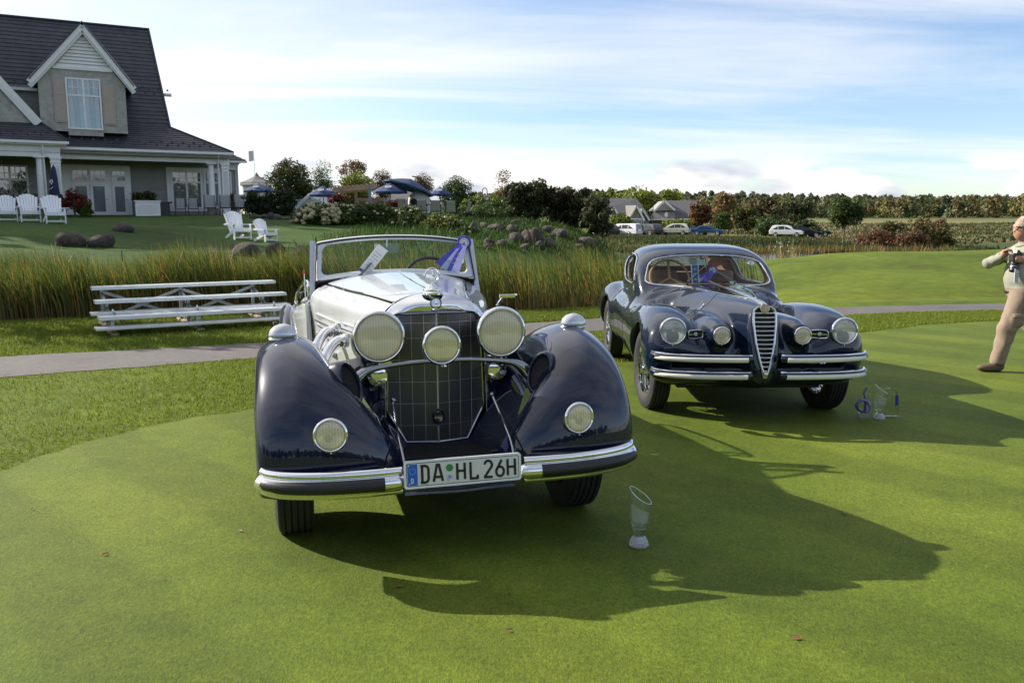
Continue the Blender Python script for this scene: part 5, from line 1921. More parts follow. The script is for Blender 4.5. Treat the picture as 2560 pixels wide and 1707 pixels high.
rosette(rp, (0, 0, CPY), [([(0, -.01, 0), (-.11, -.02, -.07), (-.235, -.03, -.115)], .034, RIBB, False), ([(0, -.014, -.01), (-.09, -.03, -.075), (-.20, -.045, -.12)], .020, LILA, False), ([(0, -.02, -.01), (-.05, -.035, -.07), (-.085, -.05, -.12)], .040, RIBB, False)], .052, 'purple award rosette lying behind the coupe windscreen')
c_ = car_pt(CP, 0, CPY, (-.105, 1.24, 1.062))
T = empty('award_ribbon', c_, 0, 'upright blue award ribbon with white edges behind the coupe windscreen', 'ribbon', rot=(rad(-8), rad(-3), CPY))
mb = MB(); mb.box((-.030, 0, -.10), (.030, .002, .10)); mb.build('ribbon', mat('award_blue', (.015, .10, .36), .4, var=.1, vscale=30), T)
for sx in (-1, 1):
    mb = MB(); mb.box((sx * .034 - .004, -.001, -.10), (sx * .034 + .004, .003, .10)); mb.build('white_edge', PAPER, T)
for k in range(3):
    mb = MB(); mb.lathe([(.013, 0), (.013, .001), (0, .001)], (0, -.001, .055 - .05 * k), (0, -1, 0), 14, sa=1.2, sb=.7); mb.build('gold_print', GOLDP, T)
c_ = car_pt(CP, 0, CPY, (-.018, 1.32, 1.185))
T = empty('mirror_card', c_, 0, 'pale green card hanging at the coupe mirror', 'card', rot=(rad(5), 0, CPY))
mb = MB(); mb.box((-.055, 0, -.033), (.055, .002, .033)); mb.build('card', mat('pale_green_card', (.50, .66, .62), .5, var=.05), T)
mb = MB(); mb.box((-.03, -.002, .028), (.03, .003, .038)); mb.build('clip', BLACKRUB, T)

# ------------------------------------------------------------------ the aluminium bleacher
ALU = mat('bleacher_aluminium', (.80, .82, .84), .34, .55, var=.06, vscale=3)
GALV = mat('galvanised_steel', (.36, .39, .41), .4, .8, var=.15, vscale=8)
b0 = np.array(gnd(285, 838)[:2]); b1 = np.array(gnd(690, 812)[:2])
bd = (b1 - b0) / np.linalg.norm(b1 - b0); blen = np.linalg.norm(b1 - b0)
bang = math.atan2(bd[1], bd[0])
BL = empty('bleacher', (b0[0], b0[1], 0), bang, 'three-row aluminium bleacher standing on the grass by the cattails', 'bleacher')
x0, x1 = -.18, blen + .36
rows_ = [(-.02, .255), (.62, .432), (1.22, .590)]
for k, (y, z) in enumerate(rows_):
    mb = MB(); mb.box((x0 + .02 * k, y - .02, z - .035), (x1, y + .235, z + .01)); o = mb.build('seat_plank', ALU, BL)
    for q in (.03, .10, .17):
        mb = MB(); mb.box((x0 + .02 * k + .002, y + q, z + .01), (x1 - .002, y + q + .045, z + .0125)); mb.build('plank_rib', ALU, o)
for k, (y, z) in enumerate([(-.26, .135), (.34, .285)]):
    mb = MB(); mb.box((x0 - .06, y, z - .03), (x1 - .02, y + .30, z)); mb.build('foot_plank', ALU, BL)
for xs in (0.0, blen * .5, blen):
    mb = MB(); mb.box((xs - .05, -.18, .01), (xs + .05, 1.50, .045)); fo_ = mb.build('skid', mat('timber_skid', (.42, .30, .20), .7, var=.15), BL)
    for (y, z) in rows_:
        mb = MB(); mb.box((xs - .022, y + .08, .045), (xs + .022, y + .125, z - .035)); mb.build('upright', GALV, BL)
    mb = MB(); mb.bar((xs, .10, .16), (xs, 1.33, .50), .04, .04); mb.build('rake_beam', GALV, BL)
    mb = MB(); mb.bar((xs, -.14, .10), (xs, 1.33, .10), .035, .035); mb.build('base_beam', GALV, BL)
    mb = MB(); mb.bar((xs + .02, .15, .34), (xs + .22, .75, .07), .02, .03); mb.build('stay', ALU, BL)
yb = 1.33
for (xa, xb) in ((0, blen * .5), (blen * .5, blen)):
    for (a, b, za, zb) in ((xa, xb, .52, .08), (xa, xb, .08, .52)):
        mb = MB(); mb.bar((a, yb + (.02 if za > zb else .0), za), (b, yb + (.02 if za > zb else .0), zb), .012, .045); mb.build('cross_brace', GALV, BL)


# ------------------------------------------------------------------ garden chairs
def adirondack(name='garden_chair', upright=False):
    T = empty(name, (0, 0, 0))
    m = mat('white_poly', (.80, .81, .83), .4, var=.03)
    for sx in (-1, 1):
        mb = MB(); mb.box((sx * .30 - .018, -.42, 0), (sx * .30 + .018, -.32, .53)); mb.build('leg', m, T)
        mb = MB(); mb.bar((sx * .27, -.38, .36), (sx * .27, .44, .05), .03, .11); mb.build('leg', m, T)
        mb = MB(); mb.hexa([(sx * .36 - .08, -.47, .53), (sx * .36 + .08, -.47, .53), (sx * .34 + .06, .34, .53), (sx * .34 - .05, .34, .53), (sx * .36 - .08, -.47, .555), (sx * .36 + .08, -.47, .555), (sx * .34 + .06, .34, .555), (sx * .34 - .05, .34, .555)]); mb.build('armrest', m, T)
    for k in range(5):
        f = k / 5
        mb = MB(); y = -.40 + k * .105; z = .385 - k * .042; mb.hexa([(-.29, y, z), (.29, y, z), (.29, y + .09, z - .036), (-.29, y + .09, z - .036), (-.29, y, z + .022), (.29, y, z + .022), (.29, y + .09, z - .014), (-.29, y + .09, z - .014)]); mb.build('seat_slat', m, T)
    mb = MB(); mb.box((-.32, -.435, .28), (.32, -.415, .40)); mb.build('seat_apron', m, T)
    mb = MB(); mb.box((-.30, -.40, .06), (.30, -.375, .10)); mb.build('stretcher', m, T)
    n = 7
    for k in range(n):
        c0 = (k - 3) * .072; c1 = (k - 3) * .098; top = 1.02 - .012 * (k - 3) ** 2
        q = .22
        w0, w1 = .033, .044
        P8 = [(c0 - w0, .06, .20), (c0 + w0, .06, .20), (c0 + w0, .08, .20), (c0 - w0, .08, .20), (c1 - w1, .06 + q * 1.5, top), (c1 + w1, .06 + q * 1.5, top), (c1 + w1, .08 + q * 1.5, top), (c1 - w1, .08 + q * 1.5, top)]
        mb = MB(); mb.hexa(P8); mb.build('back_slat', m, T)
    mb = MB(); mb.box((-.33, .33, .50), (.33, .37, .58)); mb.build('back_rail', m, T)
    return T


ad0 = adirondack()
CHAIRS = [(20, 551, 31.5, 34, .97, 'white slatted garden chair at the left edge of the photo, below the porch'),
          (75, 552, 31.3, 36, 1.03, 'white slatted garden chair before the porch, second from the left'),
          (136, 556, 31.0, 38, 1.03, 'white slatted garden chair before the porch, by the furled navy umbrella'),
          (596, 601, 31.0, 42, 1.02, 'taller white slatted chair alone on the lower lawn, left of a pair'),
          (664, 603, 30.5, 54, .82, 'shorter white slatted chair on the lower lawn, right of a pair')]
for k, (px, py, Y, a, s_, lab) in enumerate(CHAIRS):
    o = ad0 if k == 0 else copy_tree(ad0)
    p = at(px, py, Y)
    o.location = (p[0], p[1], hz1(p[0], p[1]) - .01); o.rotation_euler = (0, 0, rad(a)); o.scale = (s_,) * 3
    tag(o, lab, 'chair', 'white slatted garden chairs on the lawn')


# ------------------------------------------------------------------ boulders
def boulder_mesh(seed, n=16, m=10):
    r = np.random.default_rng(seed)
    K = r.normal(0, 1, (7, 3)); ph = r.uniform(0, 6.28, 7); am = r.uniform(.05, .15, 7) * np.array([1, 1, 1, 1, .6, .6, .5]); K[4:] *= 2.2
    V = []; Fs = []
    for i in range(m + 1):
        th = math.pi * i / m
        for j in range(n):
            w = 2 * math.pi * j / n
            d = np.array([math.sin(th) * math.cos(w), math.sin(th) * math.sin(w), math.cos(th)])
            q = 1 + sum(a * math.sin(2.0 * np.dot(k_, d) + p_) for a, k_, p_ in zip(am, K, ph))
            V.append(d * q * np.array([1, .8, .72]))
    for i in range(m):
        for j in range(n):
            j2 = (j + 1) % n
            Fs.append((i * n + j, (i + 1) * n + j, (i + 1) * n + j2, i * n + j2))
    return np_mesh('boulder', np.array(V), Fs, [ROCK], True)


ROCK = bpy.data.materials.new('granite_boulder')
t = NT(ROCK)
oi = t.n.new('ShaderNodeObjectInfo')
v = t.obj()
a_ = t.noise(v, 2.2, 6, .65); b2 = t.noise(v, 11, 5, .7)
c = t.ramp(a_, [(.30, (.085, .068, .058)), (.5, (.135, .112, .098)), (.7, (.20, .175, .155))])
c = t.mix(1.0, c, t.ramp(b2, [(.3, .6), (.7, 1.3)]), 'MULTIPLY')
c = t.mix(1.0, c, t.ramp(oi.outputs['Random'], [(0, (.70, .68, .66)), (.5, (1.0, .95, .92)), (1, (1.25, 1.15, 1.1))]), 'MULTIPLY')
lich = t.noise(v, 5.0, 4, .6)
c = t.mix(t.ramp(lich, [(.58, 0), (.66, .45)]), c, (.36, .36, .30))
b = t.bsdf(Base_Color=c, Roughness=.9, Normal=t.bump(t.math('ADD', t.math('ADD', a_, b2), t.noise(v, 28, 4, .7)), 1.0, .10))
t.done(b.outputs[0])
BM = [boulder_mesh(k) for k in range(6)]
_bn = [0]


def boulder(px, py, Y, w, h, label, group, sink=.35):
    """px,py: the boulder's middle in the photo; w,h its size there"""
    q_ = on_terrain(px, py + h * .42, max(6, Y - 9), Y + 14)
    if q_ is not None:
        Y = float(q_[1])
    p = at(px, py + h / 2, Y)
    g = hz1(p[0], Y)
    sx = w / FPX * Y / 2; szz = h / FPX * Y / (2 - sink) / .72 * 1.05
    k = _bn[0]; _bn[0] += 1
    zc_ = at(px, py + h / 2, Y)[2] + szz * .72 * (1 - sink)
    o = link('boulder', BM[k % 6], None, (p[0], Y, g + szz * .72 * .38), (0, 0, k * 1.3), (sx, sx, szz))
    tag(o, label, 'boulder', group)
    return o


for (px, py, w, h, lab) in [(175, 598, 66, 40, 'dark round boulder on the shaded lawn, left of two'), (257, 604, 68, 32, 'flat pale-speckled boulder on the shaded lawn beside a dark one'), (308, 570, 54, 22, 'small brown boulder high on the lawn under the planter')]:
    boulder(px, py, {175: 24, 257: 23.5, 308: 29}[px], w, h, lab, 'boulders on the lawn')
for (px, py, w, h, lab) in [(532, 642, 46, 26, 'low brown boulder half hidden in cattails left of the water-edge row'), (577, 648, 40, 26, 'brown boulder sunk in cattails'), (617, 627, 68, 32, 'flat grey boulder below the taller garden chair'), (687, 624, 58, 42, 'large pale domed boulder below the shorter garden chair'), (755, 630, 50, 28, 'grey boulder against the convertible windscreen post')]:
    boulder(px, py, 25.5, w, h, lab, 'boulders along the reed edge')
ZR = lambda x, y, w, h: (1160 + x / 3.675, 420 + y / 3.675, w / 3.675, h / 3.675)
RK = [(85, 555, 90, 90), (190, 528, 95, 45), (300, 538, 140, 66), (435, 562, 125, 58), (470, 492, 70, 40), (480, 642, 150, 76), (572, 640, 100, 100), (652, 632, 150, 125), (665, 575, 90, 55), (765, 562, 100, 45), (885, 592, 150, 74), (690, 712, 105, 66), (790, 690, 115, 76), (560, 722, 105, 45), (220, 672, 95, 64), (350, 688, 135, 44), (1130, 672, 165, 86), (1050, 716, 105, 34), (1440, 722, 125, 44), (800, 622, 66, 30), (205, 716, 95, 42)]
_ord = ['upper left', 'pale top', 'bright flat', 'sunlit', 'uppermost small', 'wide brown', 'tall middle', 'large slanting', 'small round', 'long low', 'wide dark', 'lower round', 'brown domed', 'low grassy', 'left grey', 'flat reedside', 'big lower right', 'small reedside', 'far right half-buried', 'tiny', 'lowest left']
for k, (x, y, w, h) in enumerate(RK):
    px, py, w_, h_ = ZR(x, y, w, h)
    boulder(px, py, 33 + (620 - py) * .12 + (6 if px > 1440 else 0), w_ * 1.08, h_ * 1.1, f'{_ord[k]} boulder of the rock bank left of the dark shrubs' if k not in (16, 17, 18) else f'{_ord[k]} boulder below the dark shrubs', 'boulders of the rock bank')
ZT = lambda x, y, w, h: (560 + x / 3.675, 380 + y / 3.675, w / 3.675, h / 3.675)
for k, (x, y, w, h) in enumerate([(265, 598, 60, 26), (320, 594, 75, 30), (372, 592, 70, 34), (430, 592, 80, 52), (495, 598, 100, 44), (575, 608, 75, 30), (640, 606, 70, 26), (690, 620, 80, 46)]):
    px, py, w_, h_ = ZT(x, y, w, h)
    boulder(px, py, 41, w_ * 1.05, h_ * 1.1, ['leftmost', 'second', 'third', 'large fourth', 'long fifth', 'sixth', 'seventh', 'rightmost'][k] + ' edging stone in the row below the dark upright shrubs', 'edging stones of the terrace')

# ------------------------------------------------------------------ the clubhouse on the rise
def boardmat(name, col, step, axis=2, depth=0.6, var=0.08, rough=0.65, vert=None):
    """painted boards or shingles: lap lines as relief, faint tone change per course"""
    if name in _MATS:
        return _MATS[name]
    m = bpy.data.materials.new(name)
    t = NT(m)
    sp = t.n.new('ShaderNodeSeparateXYZ'); t.l.new(t.obj(), sp.inputs[0])
    z = t.math('MULTIPLY', sp.outputs[axis], 1.0 / step)
    fz = t.math('FRACT', z)
    fl = t.math('FLOOR', z)
    h_ = t.math('SUBTRACT', 1.0, fz)
    wn_ = t.n.new('ShaderNodeTexWhiteNoise'); wn_.noise_dimensions = '2D'
    cb_ = t.n.new('ShaderNodeCombineXYZ'); t.l.new(fl, cb_.inputs[0])
    if vert:
        xx = t.math('FLOOR', t.math('ADD', t.math('MULTIPLY', sp.outputs[0], 1.0 / vert), t.math('MULTIPLY', fl, 0.37)))
        t.l.new(xx, cb_.inputs[1])
    t.l.new(cb_.outputs[0], wn_.inputs['Vector'])
    tone = t.ramp(wn_.outputs['Value'], [(0, 1 - var), (1, 1 + var)])
    n = t.noise(t.obj(), 1.3, 4)
    c = t.mix(1.0, t.mix(1.0, (*col, 1), tone, 'MULTIPLY'), t.ramp(n, [(0.3, 0.9), (0.7, 1.08)]), 'MULTIPLY')
    b = t.bsdf(Base_Color=c, Roughness=rough, Normal=t.bump(h_, depth, 0.03))
    t.done(b.outputs[0])
    _MATS[name] = m
    return m


SIDING = boardmat('grey_clapboard', (.25, .255, .235), .13)
SHINGLE = boardmat('grey_shingle', (.34, .33, .29), .17, vert=.24, var=.14)
TRIM = mat('white_trim', (.76, .75, .74), .5, var=.05, vscale=2)
SHUT = mat('taupe_shutter', (.40, .33, .28), .55, var=.06)
SLATE = mat('slate_roof', (.050, .050, .062), .62, var=.25, vscale=2.5, bump=.3, bscale=18)
SLATE2 = mat('slate_roof_dark', (.042, .042, .053), .62, var=.25, vscale=2.5, bump=.3, bscale=18)
STONE = mat('porch_stone', (.19, .17, .15), .8, var=.35, vscale=5, bump=.6, bscale=9)
CURT = mat('curtain', (.62, .63, .62), .8, var=.12, vscale=9)
ROOMD = mat('room_dark', (.035, .022, .016), .8, var=.3)
PANE = glass('window_pane', (.72, .78, .80), 1.0, base=.16)
HX, HY, HYAW, HZ = -16.22, 48.0, rad(27), 1.83
CH = empty('clubhouse', (HX, HY, 0), HYAW, 'grey shingled clubhouse with a steep slate roof, gabled dormer and white columned porch', 'house')


def hbox(name, a, b, m, par=CH):
    mb = MB(); mb.box(a, b); return mb.build(name, m, par)


# walls and slab
slab = hbox('porch_floor', (-15, -.55, 1.3), (.35, 2.6, HZ), STONE)
wall = hbox('back_wall', (-36, 2.6, HZ), (.1, 2.85, 5.6), SIDING)
hbox('wing_wall', (.1, 3.4, 1.4), (1.12, 3.65, 5.2), SIDING)
hbox('end_wall', (.88, 3.65, 1.4), (1.12, 11, 5.2), SIDING)
hbox('porch_ceiling', (-15, -.5, 5.10), (.15, 2.6, 5.16), mat('porch_soffit', (.16, .15, .14), .7))
hbox('wing_corner_board', (1.02, 3.36, 1.4), (1.14, 3.4, 5.2), TRIM)
for x in (-3.6, -4.75):
    hbox('wall_batten', (x, 2.57, HZ), (x + .08, 2.6, 5.1), SIDING)


# roofs: a deck and one lapped course after another
def courses(par, p00, p10, p01, p11, n, nm='roof_course', lift=.03):
    """quad with bottom edge p00-p10 and top edge p01-p11, laid with n lapped courses"""
    p00, p10, p01, p11 = map(lambda q: np.array(q, float), (p00, p10, p01, p11))
    nrm = np.cross(p10 - p00, p01 - p00); nrm /= np.linalg.norm(nrm)
    if nrm[2] < 0:
        nrm = -nrm
    for k in range(n):
        f0, f1 = k / n, (k + 1.08) / n
        f1 = min(f1, 1.0)
        A0 = p00 + (p01 - p00) * f0; B0 = p10 + (p11 - p10) * f0
        A1 = p00 + (p01 - p00) * f1; B1 = p10 + (p11 - p10) * f1
        t0, t1 = nrm * lift, nrm * .004
        mb = MB(); mb.hexa([A0 - nrm * .02, B0 - nrm * .02, B1 - nrm * .02, A1 - nrm * .02, A0 + t0, B0 + t0, B1 + t1, A1 + t1])
        mb.build(nm, SLATE if (k * 7) % 3 else SLATE2, par)


def deck(name, P, par=CH, m=SLATE):
    mb = MB(); mb.add(P, [tuple(range(len(P)))]); return mb.build(name, m, par)


main = deck('main_roof', [(-36, 2.65, 6.93), (-2.62, 2.65, 6.93), (-3.18, 6.5, 13.02), (-36, 6.5, 13.02)])
courses(main, (-15, 2.6, 6.95), (-2.6, 2.6, 6.95), (-15, 6.5, 13.08), (-3.18, 6.5, 13.08), 26)
deck('main_roof_back', [(-36, 10.4, 6.93), (-2.62, 10.4, 6.93), (-3.18, 6.5, 13.02), (-36, 6.5, 13.02)])
deck('gable_end', [(-2.75, 2.7, 5.2), (-2.75, 10.3, 5.2), (-2.75, 10.3, 6.9), (-3.25, 6.5, 12.9), (-2.75, 2.7, 6.9)], m=SIDING)
mb = MB(); mb.bar((-2.60, 2.6, 6.98), (-3.16, 6.5, 13.10), .10, .12); mb.bar((-15, 6.5, 13.10), (-3.1, 6.5, 13.10), .22, .08); mb.build('ridge_cap', SLATE2, main)
porch = deck('porch_roof', [(-9.5, -.42, 5.40), (.33, -.42, 5.40), (-2.6, 2.6, 6.92), (-9.5, 2.6, 6.92)])
courses(porch, (-9.5, -.45, 5.44), (.36, -.45, 5.44), (-9.5, 2.6, 6.95), (-2.6, 2.6, 6.95), 11, lift=.035)
deck('porch_hip', [(.36, -.45, 5.43), (.36, 6, 5.43), (-2.6, 2.6, 6.94)])
mb = MB(); mb.bar((.38, -.47, 5.47), (-2.6, 2.6, 6.99), .09, .07); mb.build('hip_cap', SLATE2, porch)
wing = deck('wing_roof', [(-1.0, 2.95, 5.22), (1.62, 2.95, 5.22), (.0, 5.2, 6.2), (-1.0, 5.2, 6.2)])
courses(wing, (-1.0, 2.93, 5.26), (1.64, 2.93, 5.26), (-1.0, 5.2, 6.24), (0.0, 5.2, 6.24), 7)
deck('wing_hip', [(1.62, 2.95, 5.22), (1.62, 9, 5.22), (0, 5.2, 6.2)])
left = deck('pavilion_roof', [(-15, -1.5, 5.60), (-7.85, -1.5, 5.60), (-9.1, .35, 6.66), (-15, .35, 6.66)])
courses(left, (-15, -1.52, 5.64), (-7.83, -1.52, 5.64), (-15, .35, 6.70), (-9.1, .35, 6.70), 8)
deck('pavilion_hip', [(-7.85, -1.5, 5.61), (-7.85, 1.6, 5.9), (-9.1, .35, 6.67)])
mb = MB(); mb.bar((-7.83, -1.52, 5.66), (-9.1, .35, 6.73), .09, .07); mb.build('hip_cap', SLATE2, left)
# snow guards in staggered rows
mb = MB(); mb.add([(-.09, 0, 0), (.09, 0, 0), (0, .16, .02), (0, .02, .13)], [(0, 1, 3), (1, 2, 3), (2, 0, 3), (0, 2, 1)])
sg = mb.mesh('snow_guard', mat('guard_dark', (.02, .02, .024), .5, var=.1))
for r_ in range(2):
    for k in range(16):
        x = -8.6 + k * .56 + r_ * .28
        f = .17 + .12 * r_
        if x < .2 - 2.8 * f - .2:
            link('snow_guard', sg, porch, (x, -.45 + 3.05 * f, 5.47 + 1.51 * f))
    for k in range(8):
        x = -13.2 + k * .60 + r_ * .3
        if x < -8.5:
            link('snow_guard', sg, left, (x, -1.52 + 1.87 * (.2 + .18 * r_), 5.68 + 1.06 * (.2 + .18 * r_)))
    for k in range(4):
        link('snow_guard', sg, main, (-4.25 + k * .5 + .25 * r_, 3.82 + .16 * r_, 8.92 + .25 * r_))
        link('snow_guard', sg, main, (-11.0 + k * .5 + .25 * r_, 3.82 + .16 * r_, 8.92 + .25 * r_))
mb = MB(); mb.cyl((-2.6, 5.0, 9.1), (-2.2, 5.0, 9.1), .10, 10); mb.build('roof_vent', TRIM, main)

# gutters, beams, columns, downspouts
hbox('porch_gutter', (-8.35, -.56, 5.30), (.40, -.42, 5.43), TRIM)
hbox('porch_fascia', (-8.3, -.42, 5.26), (.3, -.12, 5.40), TRIM)
hbox('porch_beam', (-8.25, -.12, 4.85), (.18, .22, 5.26), TRIM)
hbox('wing_gutter', (.35, 2.80, 5.10), (1.66, 2.95, 5.22), TRIM)
hbox('wing_frieze', (.1, 3.30, 4.70), (1.12, 3.4, 5.16), TRIM)
hbox('pavilion_gutter', (-15, -1.64, 5.47), (-7.78, -1.5, 5.60), TRIM)
hbox('pavilion_fascia', (-15, -1.5, 5.40), (-7.9, -1.22, 5.58), TRIM)
hbox('pavilion_beam', (-15, -1.22, 4.83), (-8.22, -.85, 5.40), TRIM)
hbox('pavilion_beam_shadow_line', (-15, -1.235, 5.05), (-8.2, -1.22, 5.08), mat('trim_shadow_line', (.35, .34, .33), .6))  # darker strip that colours a shadow line onto the beam
hbox('beam_return', (-8.57, -.85, 4.83), (-8.22, 2.6, 5.40), TRIM)


def column(x, y, r=.175):
    mb = MB(); mb.lathe([(r * 1.45, 0), (r * 1.45, .10), (r * 1.2, .16), (r * 1.05, .22), (r * 1.02, .9), (r * .92, 2.1), (r * .88, 2.28), (r * 1.0, 2.30), (r * .9, 2.36), (r * 1.15, 2.42), (r * 1.15, 2.46)], (x, y, HZ + .52), (0, 0, 1), 20)
    c_ = mb.build('column', TRIM, CH, True, 40)
    mb = MB(); mb.box((x - .27, y - .27, HZ + 2.98 - .02), (x + .27, y + .27, HZ + 3.03)); mb.build('column_capital', TRIM, c_)
    mb = MB(); mb.box((x - .28, y - .28, HZ - .1), (x + .28, y + .28, HZ + .52)); mb.build('column_plinth', STONE, c_)


def pier(x, y, w=.42):
    o = hbox('porch_pier', (x - w / 2, y - w / 2, HZ - .1), (x + w / 2, y + w / 2, 4.85), TRIM)
    for z0, z1, e in ((4.55, 4.62, .03), (4.74, 4.84, .05), (HZ - .1, HZ + .3, .03)):
        hbox('pier_moulding', (x - w / 2 - e, y - w / 2 - e, z0), (x + w / 2 + e, y + w / 2 + e, z1), TRIM, o)
    hbox('pier_panel', (x - w / 2 + .08, y - w / 2 - .008, HZ + .5), (x + w / 2 - .08, y - w / 2, 4.4), mat('trim_panel', (.60, .59, .575), .5), o)


column(-.80, .05); pier(-.06, .05, .40)
column(-9.18, -1.03); pier(-8.46, -1.03, .44)
for (x, y, zt) in ((-.42, -.40, 5.3), (-8.98, -1.45, 5.4)):
    mb = MB(); mb.tube([(x, y, zt), (x, y + .02, zt - .25), (x - .02, y + .25, zt - .55), (x, y + .28, zt - .75), (x + .02, y + .28, HZ + .1)], .045, 8); mb.build('downspout', TRIM, CH, True, 40)
mb = MB(); mb.tube([(1.2, 2.9, 5.15), (1.14, 3.3, 4.9), (1.15, 3.33, 1.6)], .045, 8); mb.build('downspout', TRIM, CH, True, 40)


# windows and doors: frame > panes, bars
def window(x0, x1, z0, z1, y, cols=2, split=.70, grid=(3, 2), par=CH, name='window', curt=True, fw=.09):
    mb = MB()
    mb.box((x0, y - .05, z0), (x0 + fw, y + .04, z1)); mb.box((x1 - fw, y - .05, z0), (x1, y + .04, z1)); mb.box((x0 + fw, y - .05, z1 - fw), (x1 - fw, y + .04, z1)); mb.box((x0 + fw, y - .05, z0), (x1 - fw, y + .04, z0 + fw))
    w_ = mb.build(name, TRIM, par)
    zs = z0 + (z1 - z0) * split
    hbox('transom_bar', (x0 + fw, y - .045, zs - .045), (x1 - fw, y + .03, zs + .045), TRIM, w_)
    W = (x1 - x0 - 2 * fw) / cols
    for k in range(cols):
        a, b = x0 + fw + k * W, x0 + fw + (k + 1) * W
        if k:
            hbox('mullion', (a - .05, y - .047, z0 + fw), (a + .05, y + .03, z1 - fw), TRIM, w_)
        hbox('pane', (a + .02, y, z0 + fw), (b - .02, y + .01, zs - .04), PANE, w_)
        hbox('pane', (a + .02, y, zs + .04), (b - .02, y + .01, z1 - fw), PANE, w_)
        gx_, gz_ = grid
        for i in range(1, gx_):
            xx = a + (b - a) * i / gx_
            hbox('glazing_bar', (xx - .015, y - .03, zs + .04), (xx + .015, y - .005, z1 - fw), TRIM, w_)
        for i in range(1, gz_):
            zz_ = zs + (z1 - fw - zs) * i / gz_
            hbox('glazing_bar', (a + .02, y - .028, zz_ - .015), (b - .02, y - .004, zz_ + .015), TRIM, w_)
    hbox('room_back', (x0 + .05, y + .9, z0), (x1 - .05, y + .95, z1), ROOMD, w_)
    if curt:
        for k in range(cols + 1):
            xx = x0 + fw + k * W
            cw = W * .30
            pts = [(max(x0 + fw, xx - cw) + (min(x1 - fw, xx + cw) - max(x0 + fw, xx - cw)) * i / 14, y + .14 + .03 * math.sin(i * 1.9)) for i in range(15)]
            mb = MB(); mb.grid([[(p[0], p[1], z) for p in pts] for z in (z0 + .1, z1 - .1)]); mb.build('curtain', CURT, w_, True)
    return w_


# dormer
DA = np.array([-6.80, 11.62])
deckp = [(-9.03, .4, 6.45), (-4.93, .4, 6.45), (-4.93, .4, 8.75), (-6.8, .4, 11.25), (-9.03, .4, 8.75)]
dorm = None
mb = MB()
# front wall with a window opening
x0, x1, z0, z1 = -7.78, -6.12, 6.42, 9.05
mb.box((-9.03, .4, 6.3), (x0, .55, 8.75)); mb.box((x1, .4, 6.3), (-4.93, .55, 8.75)); mb.box((x0, .4, 6.1), (x1, .55, z0)); mb.box((x0, .4, z1), (x1, .55, 9.6))
mb.hexa([(-9.03, .4, 8.75), (x0, .4, 8.75), (x0, .55, 8.75), (-9.03, .55, 8.75), (-8.25, .4, 9.6), (x0, .4, 9.6), (x0, .55, 9.6), (-8.25, .55, 9.6)])
mb.hexa([(x1, .4, 8.75), (-4.93, .4, 8.75), (-4.93, .55, 8.75), (x1, .55, 8.75), (x1, .4, 9.6), (-5.55, .4, 9.6), (-5.55, .55, 9.6), (x1, .55, 9.6)])
mb.box((-9.03, .55, 6.3), (-8.85, 4.6, 8.75)); mb.box((-5.1, .55, 6.3), (-4.93, 4.6, 8.75))
dorm = mb.build('dormer_wall', SHINGLE, CH)
window(x0, x1, z0, z1, .40, 2, .66, (3, 2), CH, 'dormer_window')
for (a, b, z_0, z_1) in ((-8.36, -7.80, 6.74, 8.93), (-6.08, -5.48, 6.72, 8.80)):
    s_ = hbox('shutter', (a, .34, z_0), (b, .395, z_1), SHUT)
    zm = z_0 + (z_1 - z_0) * .62
    for q0, q1 in ((z_0 + .07, zm - .04), (zm + .04, z_1 - .07)):
        hbox('shutter_panel', (a + .07, .325, q0), (b - .07, .34, q1), SHUT, s_)
# white louvred peak: one board after another
peak = deck('gable_peak', [(-8.25, .47, 9.6), (-5.55, .47, 9.6), (-6.82, .47, 11.3)], m=TRIM)
for k in range(9):
    z_ = 9.6 + k * .175
    w0 = (11.32 - z_) / 1.72 * 1.32
    w1 = (11.32 - z_ - .15) / 1.72 * 1.32
    if w1 < .08:
        break
    mb = MB(); mb.hexa([(-6.84 - w0, .36, z_), (-6.84 + w0, .36, z_), (-6.84 + w0, .46, z_), (-6.84 - w0, .46, z_), (-6.84 - w1, .43, z_ + .15), (-6.84 + w1, .43, z_ + .15), (-6.84 + w1, .46, z_ + .15), (-6.84 - w1, .46, z_ + .15)]); mb.build('louvre_board', TRIM, peak)
hbox('peak_sill', (-8.3, .33, 9.45), (-5.5, .40, 9.6), TRIM, peak)
for (xa, za) in ((-9.40, 8.62), (-4.50, 8.60)):
    mb = MB(); mb.bar((xa, .12, za + .02), (-6.80, .12, 11.66), .10, .30); mb.build('rake_board', TRIM, CH)
    mb = MB(); mb.bar((xa, .28, za - .16), (-6.80, .28, 11.44), .26, .22); mb.build('rake_soffit', TRIM, CH)
    s_ = np.sign(xa + 6.8)
    dr = deck('dormer_roof', [(xa, .05, za + .18), (-6.8, .05, 11.85), (-6.8, 5.8, 11.85), (xa, 3.7, za + .18)])
    mb = MB(); mb.hexa([(xa, .02, za + .14), (-6.8, .02, 11.81), (-6.8, 5.8, 11.81), (xa, 3.7, za + .14), (xa, .02, za + .22), (-6.8, .02, 11.89), (-6.8, 5.8, 11.89), (xa, 3.7, za + .22)]); mb.build('dormer_slates', SLATE, dr)
